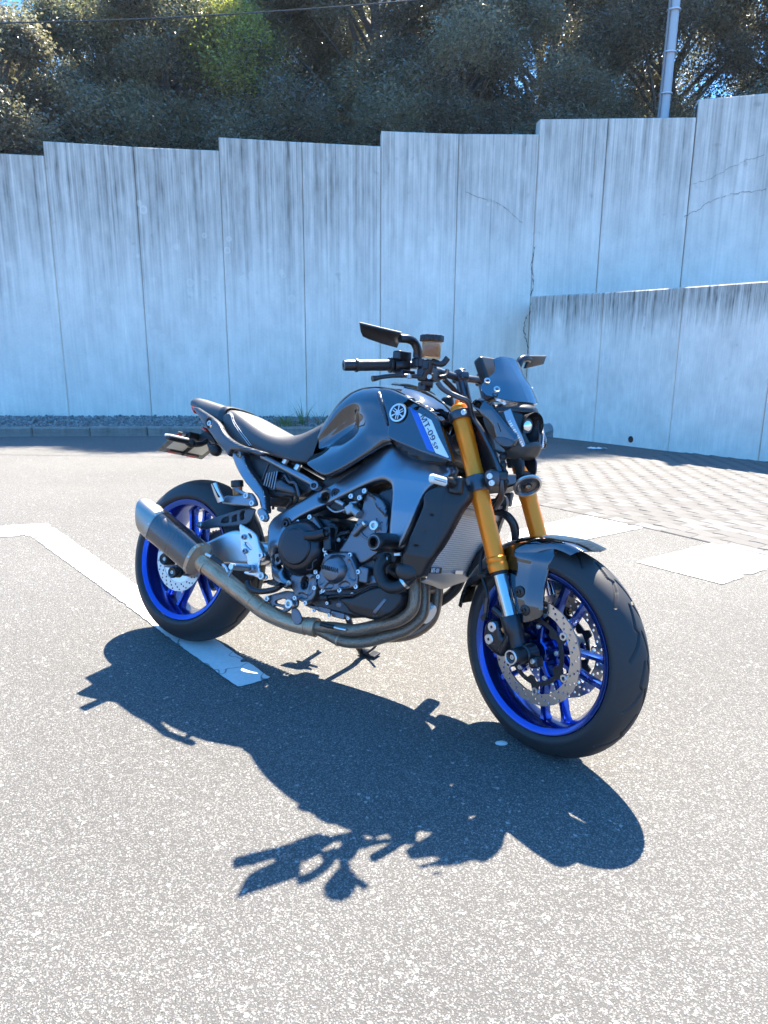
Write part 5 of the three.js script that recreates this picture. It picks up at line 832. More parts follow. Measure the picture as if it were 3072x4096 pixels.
    for (let i = 0; i < pa.count; i++) { const x = pa.getX(i) * k, y = pa.getY(i) * k * 0.72 - 0.002, X = A.x + ux / len * x - uy / len * y, Y = A.y + uy / len * x + ux / len * y; pa.setXYZ(i, X, Y, zc(X, Y) + 0.0009 + pa.getZ(i) * 0.4); }
    tx.computeVertexNormals(); part('tank_lettering', f(tx), M.greyText, tank);
  }
  // inner side of the nose, dark fill behind the covers
  part('nose_filler', panel([[0.86, 0.99], [0.98, 0.955], [1.05, 0.89], [1.09, 0.80], [1.06, 0.76], [0.90, 0.80], [0.84, 0.86]], { z: 0.13, th: 0.26, r: 0.01, step: 0.012 }), M.plastic, tank);
}
// ---------- seats ----------
{
  const st = part('rider_seat', patch([
    [[0.095, 0.906, 0], [0.15, 0.899, 0], [0.22, 0.876, 0], [0.30, 0.848, 0], [0.37, 0.828, 0], [0.43, 0.823, 0], [0.48, 0.836, 0], [0.53, 0.868, 0], [0.562, 0.896, 0]],
    [[0.095, 0.903, 0.045], [0.15, 0.897, 0.055], [0.22, 0.874, 0.068], [0.30, 0.846, 0.082], [0.37, 0.826, 0.090], [0.43, 0.821, 0.088], [0.48, 0.833, 0.078], [0.53, 0.863, 0.066], [0.562, 0.890, 0.056]],
    [[0.095, 0.893, 0.078], [0.15, 0.886, 0.090], [0.22, 0.862, 0.108], [0.30, 0.832, 0.124], [0.37, 0.810, 0.132], [0.43, 0.803, 0.130], [0.48, 0.813, 0.116], [0.53, 0.840, 0.098], [0.562, 0.865, 0.082]],
    [[0.095, 0.868, 0.092], [0.15, 0.856, 0.104], [0.22, 0.828, 0.122], [0.30, 0.795, 0.140], [0.37, 0.776, 0.148], [0.43, 0.768, 0.148], [0.48, 0.770, 0.138], [0.53, 0.785, 0.118], [0.562, 0.805, 0.098]],
    [[0.10, 0.842, 0.095], [0.16, 0.826, 0.106], [0.23, 0.798, 0.120], [0.31, 0.766, 0.136], [0.37, 0.752, 0.146], [0.43, 0.744, 0.148], [0.49, 0.737, 0.142], [0.53, 0.737, 0.126], [0.556, 0.742, 0.105]],
    [[0.10, 0.830, 0.08], [0.16, 0.815, 0.09], [0.23, 0.790, 0.10], [0.31, 0.758, 0.115], [0.37, 0.745, 0.125], [0.43, 0.738, 0.125], [0.49, 0.732, 0.12], [0.53, 0.732, 0.105], [0.556, 0.738, 0.09]]], { nu: 50, nv: 36, symm: true, flip: true }), M.seat);
  const ps = part('pillion_seat', patch([
    [[-0.140, 0.925, 0], [-0.132, 0.939, 0], [-0.10, 0.943, 0], [-0.05, 0.935, 0], [0.0, 0.926, 0], [0.05, 0.918, 0], [0.098, 0.909, 0]],
    [[-0.138, 0.924, 0.025], [-0.130, 0.936, 0.030], [-0.10, 0.940, 0.038], [-0.05, 0.932, 0.046], [0.0, 0.923, 0.052], [0.05, 0.915, 0.056], [0.098, 0.906, 0.06]],
    [[-0.132, 0.918, 0.042], [-0.124, 0.928, 0.050], [-0.095, 0.930, 0.058], [-0.05, 0.921, 0.067], [0.0, 0.912, 0.074], [0.05, 0.904, 0.080], [0.098, 0.896, 0.084]],
    [[-0.128, 0.908, 0.046], [-0.118, 0.912, 0.056], [-0.09, 0.910, 0.066], [-0.05, 0.899, 0.077], [0.0, 0.886, 0.085], [0.05, 0.874, 0.091], [0.098, 0.864, 0.095]],
    [[-0.120, 0.902, 0.040], [-0.110, 0.900, 0.050], [-0.085, 0.894, 0.062], [-0.05, 0.884, 0.074], [0.0, 0.868, 0.083], [0.05, 0.854, 0.089], [0.098, 0.844, 0.093]]], { nu: 36, nv: 26, symm: true, flip: true }), M.seatSide);
  // side pad with stitching, strap across the joint
  const zq = (x, y) => 0.094 + 0.17 * Math.max(0, x - 0.08) + 0.06 * (0.85 - y);
  const pad = panel(PB(Q('b', 695, 200, 740, 180, 775, 190, 800, 250, 870, 340, 965, 448, 840, 408, 760, 350, 700, 255), 0.115), { z: (x, y) => zq(x, y) + 0.004, th: 0.012, r: 0.006, step: 0.005 });
  for (const s of [1, -1]) part('seat_side_pad', s > 0 ? pad : mir(pad), M.seatSide, st);
  const thread = std(0.7, 0.7, 0.68, 0.7);
  for (const s of [1, -1]) { const dash = []; for (const off of [0, 14]) { const c = new THREE.CatmullRomCurve3([[742, 182], [770, 200], [795, 255], [868, 345], [915, 395], [955, 440]].map(([x, y]) => { const p = B('b', x + off, y - off * 0.3, 0.118); return new THREE.Vector3(p.x, p.y, s * (zq(p.x, p.y) + 0.006)); })); for (let i = 0; i < 34; i++) dash.push(rod(c.getPointAt((i + 0.15) / 34), c.getPointAt((i + 0.8) / 34), 0.0011, 0.0011, 6)); } mesh('stitching', merge(dash), thread, st, 'stuff'); }
  const strap = []; for (const x of [0.083, 0.112]) strap.push([[x, 0.9125 - (x - 0.083) * 0.15, 0], [x, 0.909 - (x - 0.083) * 0.15, 0.06], [x + 0.002, 0.897 - (x - 0.083) * 0.1, 0.088], [x + 0.004, 0.865, 0.099], [x + 0.006, 0.838, 0.101]]);
  part('seat_strap', patch([strap[0], strap[0].map((p, i) => p.map((c, k) => (c + strap[1][i][k]) / 2 + (k === 1 ? 0.002 : 0))), strap[1]], { nu: 24, nv: 6, th: 0.004, symm: true, flip: false }), M.plastic, st);
}
// ---------- tail ----------
{
  const zt = (x, y) => 0.080 + 0.115 * clamp((x + 0.11) / 0.42), oc = PB(Q('b', 488, 140, 520, 140, 545, 158, 640, 218, 690, 265, 722, 332, 760, 372, 830, 416, 960, 455, 1040, 478, 1025, 492, 985, 508, 900, 470, 790, 458, 765, 470, 762, 512, 735, 480, 680, 420, 600, 305, 520, 190), zt);
  const hp = B('b', 617, 262, zt), c = panel(oc, { z: zt, th: 0.022, r: 0.009, step: 0.005, holes: [chaikin(PB(Q('b', 600, 228, 618, 225, 632, 240, 634, 285, 618, 298, 602, 280, 597, 250), zt), 1)] });
  const tl = part('tail_cover', c, M.satin); part('tail_cover', mir(c), M.satin);
  part('tail_tray', [panel([[-0.09, 0.895], [0.10, 0.845], [0.30, 0.76], [0.34, 0.735], [0.20, 0.735], [0.06, 0.80], [-0.05, 0.875]], { z: 0.078, th: 0.156, r: 0.01, step: 0.01 })], M.plastic, tl);
  for (const s of [1, -1]) bolt(tl, [hp.x, hp.y, s * (zt(hp.x, hp.y) - 0.010)], 0.0105, M.bolt, false, [0, 0, s]);
  const tlp = panel(PB(Q('k', 548, 150, 600, 160, 632, 178, 600, 182, 592, 248, 575, 232, 555, 190), 0.075), { z: 0.082, th: 0.164, r: 0.008, step: 0.004 }); part('tail_light', tlp, M.red, tl);
  part('rear_reflector', panel(PB(Q('k', 648, 415, 700, 418, 745, 470, 720, 480, 675, 450), 0.05), { z: 0.05, th: 0.1, r: 0.006, step: 0.004 }), M.red, tl);
  part('plate_arm', [panel(PB(Q('k', 660, 520, 720, 480, 780, 480, 890, 620, 870, 660, 760, 600, 640, 640, 560, 590), 0.025), { z: 0.03, th: 0.06, r: 0.006, step: 0.006 })], M.dark, tl);
  // number plate on its carrier, seen from its back
  const a = B('k', 85, 730, 0.12), b = B('k', 380, 485, 0.12), lp = (t, z, d = 0) => { const n = new THREE.Vector3(b.y - a.y, -(b.x - a.x), 0).normalize(); return new THREE.Vector3(lerp(a.x, b.x, t), lerp(a.y, b.y, t), z).addScaledVector(n, d); };
  const pm = new THREE.MeshStandardMaterial({ map: speck(140, 0.16, 0.9, [1, 0.98, 0.9]), roughness: 0.6 });
  const pl = part('number_plate', plate3([lp(0, 0.12), lp(0, -0.12), lp(1, -0.12), lp(1, 0.12)], 0.004, 0.001), pm);
  part('plate_back', plate3([lp(0.22, 0.095, 0.003), lp(0.22, 0.01, 0.003), lp(0.95, 0.01, 0.003), lp(0.95, 0.095, 0.003)], 0.002, 0.0004), std(0.6, 0.58, 0.5, 0.6), pl);
  part('plate_back', plate3([lp(0.22, -0.005, 0.003), lp(0.22, -0.095, 0.003), lp(0.95, -0.095, 0.003), lp(0.95, -0.005, 0.003)], 0.002, 0.0004), std(0.6, 0.58, 0.5, 0.6), pl);
  for (const [t0, t1, z0, z1] of [[0.03, 0.18, 0.072, 0.028], [0.03, 0.18, -0.03, -0.078], [0.74, 0.95, 0.118, 0.098]]) part('red_marker', plate3([lp(t0, z0, 0.004), lp(t0, z1, 0.004), lp(t1, z1, 0.004), lp(t1, z0, 0.004)], 0.003, 0.0005), std(0.42, 0.05, 0.05, 0.5), pl);
  part('plate_brace', [tube([lp(0.16, 0.07, 0.006), lp(0.16, -0.08, 0.006)], 0.004, 8), tube([lp(0.1, 0.0, 0.008), lp(0.8, 0.0, 0.008)], 0.006, 8), rbox(0.05, 0.03, 0.06, 0.008, at(B('k', 540, 545, 0.05)))], M.dark, pl);
  // rear indicators
  for (const s of [1, -1]) {
    const f = (x, y, z) => { const p = B('k', x, y, z); p.z *= s; return p; };
    const g = part('rear_indicator', [tube([f(760, 610, 0.06), f(680, 650, 0.085), f(600, 660, 0.11)], 0.010, 10), turned([[0, 0], [0.016, 0.002], [0.018, 0.010], [0.014, 0.02], [0.010, 0.03], [0, 0.03]], f(570, 650, 0.105), [-0.15, 0.05, s], 20)], M.dark);
    const c0 = f(500, 620, 0.135), c1 = f(225, 560, 0.225), m = c0.clone().lerp(c1, 0.5), el = rbox(0.034, 0.020, c0.distanceTo(c1), 0.009, [0, 0, 0]); el.applyQuaternion(new THREE.Quaternion().setFromUnitVectors(new THREE.Vector3(0, 0, 1), c1.clone().sub(c0).normalize())); el.translate(...m.toArray()); part('indicator_body', el, M.dark, g);
    const e2 = rbox(0.036, 0.010, c0.distanceTo(c1) * 0.98, 0.0048, [0, 0, 0]); e2.applyQuaternion(new THREE.Quaternion().setFromUnitVectors(new THREE.Vector3(0, 0, 1), c1.clone().sub(c0).normalize())); e2.translate(m.x - 0.004, m.y + 0.008, m.z); part('indicator_lens', e2, M.white, g);
  }
  part('plate_lamp', [(() => { const g = new THREE.SphereGeometry(0.026, 20, 14); g.scale(1.15, 0.85, 0.9); g.rotateZ(-0.4); g.translate(...at(B('k', 865, 730, 0.08))); return g; })(), tube([B('k', 780, 640, 0.06), B('k', 800, 690, 0.08), B('k', 850, 725, 0.085)], 0.008, 8)], M.dark, tl);
  // subframe: curved strut, upper rail, inner panels
  const zs = (x, y) => 0.128 + 0.02 * smooth(0.7, 0.55, y);
  const so = PB([...Q('l', 65, 185, 150, 172, 235, 190, 248, 285, 310, 420, 375, 510, 440, 600, 500, 700, 525, 800, 535, 930, 545, 1000, 480, 1000, 455, 900, 440, 815, 350, 705, 240, 575, 150, 425, 95, 290)], zs);
  const strut = panel(so, { z: zs, th: 0.03, r: 0.008, step: 0.005 }); const sf = part('subframe_strut', strut, M.frame); part('subframe_strut', mir(strut), M.frame);
  const br = panel(PB(Q('l', 480, 930, 430, 985, 490, 1100, 530, 1128, 575, 1105, 588, 1050, 540, 960), 0.15), { z: 0.158, th: 0.012, r: 0.004, step: 0.004 }); part('strut_foot', br, M.frame, sf); part('strut_foot', mir(br), M.frame, sf);
  for (const [x, y, r] of [[130, 215, 0.0135], [520, 1070, 0.0125]]) { const p = B('l', x, y, 0.155); bolt(sf, [p.x, p.y, x < 200 ? 0.129 : 0.158], r * 0.8, M.bolt); }
  for (const s of [1, -1]) { const r0 = B('l', 470, 235, 0.13), r1 = B('l', 1190, 622, 0.135); const rl = part('seat_rail', [tube([[r0.x, r0.y, s * 0.118], [r0.x * 0.5 + r1.x * 0.5, r0.y * 0.5 + r1.y * 0.5, s * 0.126], [r1.x, r1.y, s * 0.13]], 0.0125, 16), turned([[0, 0.012], [0.014, 0.012], [0.0165, 0.009], [0.0165, -0.014]], [r1.x + 0.004, r1.y - 0.004, s * 0.133], [0, 0, s], 20)], M.frame); bolt(rl, [r1.x + 0.004, r1.y - 0.004, s * 0.142], 0.009, M.castDark, false, [0, 0, s]); for (const [x, y] of [[790, 295], [948, 385]]) { const p = B('l', x, y, 0.12); part('seat_bumper', turned([[0, 0.02], [0.009, 0.02], [0.0105, 0.016], [0.0105, -0.004]], [p.x, p.y - 0.01, s * 0.118], [0.4, 1, 0], 14), M.alu, rl); } }
  const ib = panel(PB(Q('l', 270, 190, 480, 235, 800, 420, 1190, 640, 1190, 690, 1050, 790, 900, 790, 560, 800, 520, 720, 440, 600, 310, 430), 0.09), { z: 0.095, th: 0.19, r: 0.008, step: 0.008 }); const tray = part('battery_tray', ib, M.plastic);
  part('tray_rib', tube([B('l', 585, 315, 0.097), B('l', 530, 470, 0.097), B('l', 485, 580, 0.097)], 0.003, 8), M.satin, tray);
  const fins = []; for (let i = 0; i < 5; i++) { const x = 560 + i * 33, y = 470 - i * 6; fins.push(plate3([B('l', x, y, 0.100), B('l', x - 45, y + 165 + i * 18, 0.100), B('l', x - 45, y + 165 + i * 18, 0.128), B('l', x, y, 0.128)], 0.004, 0.0008)); }
  const rg = part('regulator', panel(PB(Q('l', 590, 470, 650, 455, 780, 465, 800, 520, 690, 700, 600, 720, 545, 650, 560, 560), 0.105), { z: 0.108, th: 0.02, r: 0.004, step: 0.005 }), M.castDark); fins.forEach(f => part('fin', f, M.frame, rg));
  part('valve_housing', [panel(PB(Q('l', 690, 560, 760, 540, 830, 610, 930, 640, 975, 745, 920, 775, 820, 750, 700, 720, 655, 680), 0.115), { z: 0.128, th: 0.05, r: 0.016, step: 0.006 }), tube([B('l', 800, 500, 0.115), B('l', 860, 590, 0.12), B('l', 930, 600, 0.12), B('l', 990, 780, 0.115)], 0.007, 8)], M.satin, tray);
  part('hanging_hoses', [panel(PB(Q('l', 540, 790, 900, 770, 1020, 790, 880, 860, 800, 930, 700, 910, 640, 925, 560, 880), 0.03), { z: 0.05, th: 0.1, r: 0.012, step: 0.008 }), tube([B('l', 880, 780, 0.08), B('l', 880, 850, 0.08), B('l', 830, 930, 0.06)], 0.007, 8), tube([B('l', 960, 790, 0.08), B('l', 950, 850, 0.08), B('l', 900, 890, 0.07)], 0.006, 8), rod(at(B('l', 640, 900, 0.02)), at(B('l', 638, 955, 0.02)), 0.005)], M.dark, tray);
}
// ---------- frame, swingarm, footrests ----------
{
  const mid = x => lerp(0.47, 0.78, clamp((x - 0.44) / 0.44)), zf = (x, y) => { const q = y - mid(x) + 0.045; return 0.150 + 0.016 * smooth(0.72, 1.0, x) - 0.10 * Math.max(0, x - 1.0) - 0.36 * clamp(q, -0.02, 0.2) * smooth(-0.06, 0.03, q) - 0.16 * Math.max(0, y - 0.62) * smooth(0.85, 0.95, x); };
  const of = PB([...Q('c', 103, 470, 110, 420, 135, 375, 165, 345), ...Q('e', 150, 1000, 330, 890, 560, 746, 790, 572, 860, 540, 980, 535, 1200, 640, 1370, 690, 1385, 760), ...Q('c', 1270, 130, 1175, 190, 1135, 260, 1085, 390, 1015, 535, 975, 580, 935, 585, 912, 540, 910, 440, 922, 330, 930, 200, 925, 145, 880, 118, 790, 140, 640, 208, 500, 280, 400, 325, 320, 365, 275, 395, 235, 440, 210, 500, 200, 580, 205, 660, 215, 760), ...Q('m', 270, 870, 282, 895, 262, 985, 225, 990, 95, 905, 80, 830, 62, 600)], zf);
  const h1 = PB(Q('l', 1262, 760, 1300, 735, 1345, 738, 1362, 775, 1350, 840, 1310, 858, 1265, 835, 1250, 795), zf), h2 = PB(Q('m', 110, 560, 150, 540, 185, 560, 200, 640, 205, 730, 180, 770, 130, 755, 95, 680), zf);
  const pn = panel(of, { z: zf, th: 0.045, r: 0.016, step: 0.0055, holes: [h1, h2], deg: 50 });
  const fr = part('main_frame', both(pn), M.frame);
  part('frame_cross_member', [rbox(0.06, 0.05, 0.24, 0.012, [0.49, 0.50, 0]), rbox(0.05, 0.05, 0.24, 0.012, [0.52, 0.345, 0]), tube([[1.03, 0.82, 0.11], [1.07, 0.86, 0], [1.03, 0.82, -0.11]], 0.04, 16)], M.frame, fr);
  for (const [x, y, r, d, zm] of [[1467, 740, 0.0165, 0.006, 'l'], [240, 408, 0.022, 0.008, 'c']]) { const p = B(zm, x, y, zf); part('frame_boss', turned([[r * 0.72, 0.001], [r, 0.002], [r, -0.012], [r * 0.72, -0.012]], [p.x, p.y, zf(p.x, p.y) + 0.001], [0, 0, 1], 28), M.castDark, fr); bolt(fr, [p.x, p.y, zf(p.x, p.y) - 0.004], r * 0.55, M.castDark); }
  { const p = B('m', 168, 655, 0.13); const pv = part('swingarm_pivot', [zrod(p.x, p.y, -0.13, 0.13, 0.02)], M.castDark, fr); part('pivot_nut', turned([[0.009, 0.004], [0.012, 0.008], [0.018, 0.008], [0.0205, 0.004], [0.0205, 0]], [p.x, p.y, 0.126], [0, 0, 1], 24), M.alu, fr); }
  // swingarm
  const sw = PB(Q('f', 560, 840, 700, 800, 900, 738, 1000, 690, 1150, 622, 1240, 604, 1330, 620, 1480, 760, 1560, 900, 1560, 960, 1480, 1000, 1330, 992, 1130, 1000, 1000, 985, 800, 970, 600, 960, 480, 960, 440, 920, 470, 860), 0.12);
  const arm = panel(sw, { z: (x, y) => 0.122 + 0.008 * smooth(0.1, 0.25, x), th: 0.034, r: 0.014, step: 0.006 });
  part('swingarm', [both(arm), rbox(0.07, 0.08, 0.2, 0.016, [0.40, 0.40, 0])], M.alu);
  for (const s of [1, -1]) { const ad = part('axle_slider', turned([[0.008, 0.044], [0.012, 0.046], [0.0185, 0.048], [0.022, 0.044], [0.0235, 0.034], [0.0235, 0.006], [0.021, 0], [0, 0]], [0, RRW - 0.002, s * 0.128], [0, 0, s], 28), M.plastic); part('slider_ring', turned([[0.0145, 0.0475], [0.0155, 0.0495], [0.0185, 0.0495], [0.0195, 0.0465]], [0, RRW - 0.002, s * 0.128], [0, 0, s], 28), M.castDark, ad); bolt(ad, [0, RRW - 0.002, s * 0.166], 0.007, M.bolt, false, [0, 0, s]); }
  const sp = B('f', 515, 1075, 0.165); const spool = part('stand_bobbin', [turned([[0.008, 0.034], [0.012, 0.036], [0.018, 0.038], [0.0215, 0.034], [0.0215, 0.026], [0.014, 0.022], [0.013, 0.014], [0.020, 0.010], [0.020, 0], [0, 0]], [sp.x, sp.y, 0.128], [0, 0, 1], 28)], M.plastic); bolt(spool, [sp.x, sp.y, 0.158], 0.007);
  part('rear_caliper', [panel(PB(Q('f', 420, 1000, 620, 985, 700, 1060, 680, 1120, 600, 1110, 540, 1030, 425, 1020), 0.12), { z: 0.125, th: 0.055, r: 0.008, step: 0.005 })], M.cast);
  // chain guard plate with three slots
  const zg = 0.118; const gp = panel(PB(Q('f', 810, 560, 825, 528, 860, 512, 1000, 465, 1150, 415, 1300, 372, 1445, 362, 1420, 440, 1385, 508, 1320, 552, 1000, 580, 860, 602, 815, 590), zg), { z: zg, th: 0.006, r: 0.002, step: 0.004, holes: [PB(Q('f', 1055, 515, 1080, 480, 1150, 455, 1140, 490, 1150, 525, 1065, 535), zg), PB(Q('f', 1175, 460, 1240, 430, 1225, 470, 1240, 512, 1170, 522, 1185, 490), zg), PB(Q('f', 1262, 430, 1290, 395, 1330, 388, 1312, 435, 1318, 480, 1300, 500, 1262, 495, 1272, 460), zg)] });
  const cg = part('hugger_bracket', gp, M.satin); bolt(cg, at(B('f', 836, 552, zg)), 0.012, M.bolt);
  // passenger footrest bracket, footrest and rear fluid cup
  const zp = 0.160, pb = panel(PB(Q('f', 1060, 285, 1085, 240, 1125, 222, 1180, 232, 1320, 212, 1340, 190, 1395, 198, 1448, 305, 1435, 352, 1250, 340, 1110, 330, 1062, 312), zp), { z: zp, th: 0.014, r: 0.006, step: 0.004 });
  const fb = part('passenger_footrest_bracket', pb, M.frame); part('passenger_footrest_bracket', mir(pb), M.frame);
  for (const [x, y] of [[1352, 230], [1418, 314]]) bolt(fb, at(B('f', x, y, zp)), 0.0105, M.bolt);
  for (const s of [1, -1]) { const f = (x, y, z) => { const p = B('f', x, y, z); p.z *= s; return p; }; const pg = part('passenger_footrest', tube([f(1065, 290, 0.175), f(1020, 190, 0.19), f(985, 90, 0.20)], t => 0.0145 - 0.003 * t, 10), M.alu, fb); const kn = []; for (let i = 0; i < 7; i++) kn.push(rbox(0.010, 0.004, 0.022, 0.0015, at(f(1050 - i * 10, 205 - i * 22 + 30, 0.188 + i * 0.002)), [0, 0, -1.1])); part('footrest_rubber', merge(kn), M.rubber, pg); }
  const rc = B('f', 1240, 85, 0.13), ru = v3([-0.22, 1, 0.1]).normalize(), rb = rc.clone().addScaledVector(ru, -0.05);
  const cup = part('rear_fluid_cup', turned([[0, 0], [0.0165, 0], [0.018, 0.003], [0.018, 0.036], [0.0165, 0.036]], rb, ru, 24), M.amber); part('fluid', turned([[0, 0.002], [0.0158, 0.002], [0.0158, 0.022], [0, 0.022]], rb, ru, 24), std(0.50, 0.20, 0.06, 0.2), cup); part('cup_cap', turned([[0, 0.036], [0.0205, 0.034], [0.0225, 0.037], [0.0225, 0.055], [0.0205, 0.058], [0, 0.058]], rb, ru, 20), M.plastic, cup);
  part('cup_bracket', [rbox(0.06, 0.012, 0.008, 0.003, at(B('f', 1270, 180, 0.145)), [0, 0, -0.25])], M.frame, cup);
  // rider's rearset plate, footrest, brake pedal
  const zr = (x, y) => 0.200, ro = PB(Q('f', 1256, 538, 1290, 552, 1400, 620, 1452, 668, 1470, 740, 1485, 805, 1505, 850, 1545, 868, 1548, 908, 1495, 935, 1478, 990, 1482, 1070, 1520, 1082, 1562, 1112, 1560, 1152, 1520, 1164, 1430, 1120, 1345, 1105, 1300, 1080, 1345, 1050, 1352, 990, 1338, 890, 1290, 862, 1272, 800, 1265, 640), zr);
  const rp = panel(ro, { z: zr, th: 0.009, r: 0.003, step: 0.004, holes: [PB(Q('f', 1352, 648, 1368, 640, 1402, 680, 1400, 700, 1385, 698), zr), PB(Q('f', 1318, 748, 1338, 742, 1398, 805, 1396, 825, 1378, 826, 1320, 770), zr)] });
  const rs = part('rearset_plate', rp, M.alu); part('rearset_plate', mir(rp), M.alu);
  for (const [x, y, r] of [[1320, 686, 0.009], [1333, 842, 0.009], [1515, 890, 0.0115], [1525, 1118, 0.0125]]) bolt(rs, at(B('f', x, y, zr)), r, x < 1400 ? M.frame : M.bolt);
  for (const s of [1, -1]) { const p = B('f', 1408, 1038, 0.205); part('footrest_pivot', turned([[0.006, 0.012], [0.011, 0.012], [0.014, 0.008], [0.014, -0.006]], [p.x, p.y, s * 0.206], [0, 0, s], 20), M.frame, rs); const pg = part('footrest', tube([[p.x - 0.01, p.y, s * 0.205], [p.x - 0.012, p.y + 0.002, s * 0.25], [p.x - 0.012, p.y + 0.004, s * 0.295]], t => 0.012 - 0.002 * t, 12), M.alu, rs); const kn = []; for (let i = 0; i < 9; i++) kn.push(rbox(0.018, 0.005, 0.003, 0.001, [p.x - 0.012, p.y + 0.012, s * (0.222 + i * 0.0085)])); part('footrest_knurl', merge(kn), M.alu, pg); part('footrest_feeler', tube([[p.x - 0.014, p.y - 0.004, s * 0.285], [p.x - 0.02, p.y - 0.03, s * 0.29]], 0.005, 10), M.frame, pg); }
  part('brake_pedal', [tube([B('o', 150, 125, 0.17), B('o', 160, 160, 0.175), B('o', 210, 190, 0.18), B('o', 330, 178, 0.185), B('o', 375, 150, 0.19)], 0.010, 10), panel(PB(Q('o', 285, 125, 375, 140, 385, 160, 300, 148), 0.195), { z: 0.21, th: 0.035, r: 0.004, step: 0.004 })], M.castDark);
  part('lower_engine_bracket', panel(PB(Q('m', 30, 1080, 70, 1055, 330, 985, 395, 1100, 390, 1190, 320, 1200, 255, 1250, 130, 1210, 60, 1115), 0.14), { z: 0.145, th: 0.012, r: 0.003, step: 0.0045, holes: [PB(Q('m', 125, 1125, 260, 1080, 270, 1150, 200, 1160), 0.14), PB(Q('m', 110, 1165, 245, 1190, 235, 1220, 140, 1200), 0.14)] }), M.cast);
  for (const [x, y, r] of [[62, 1090, 0.010], [315, 1148, 0.0165]]) bolt(fr, at(B('m', x, y, 0.147)), r, M.bolt);
  // side stand on the far side, foot on the ground
  const ft = new THREE.Vector3(0.676, 0.080, -0.265); const leg = part('side_stand', [tube([[0.62, 0.27, -0.12], B('o', 880, 550, -0.20), B('o', 905, 585, -0.235), B('o', 945, 606, -0.258)], 0.012, 12), tube([B('o', 945, 600, -0.25), B('o', 985, 570, -0.24), B('o', 1025, 518, -0.23)], 0.005, 8)], M.castDark);
  const foot = rbox(0.075, 0.008, 0.045, 0.003, [0, 0, 0]); foot.rotateX(LEAN); foot.translate(ft.x, ft.y + 0.004, ft.z); part('stand_foot', foot, M.castDark, leg);
}
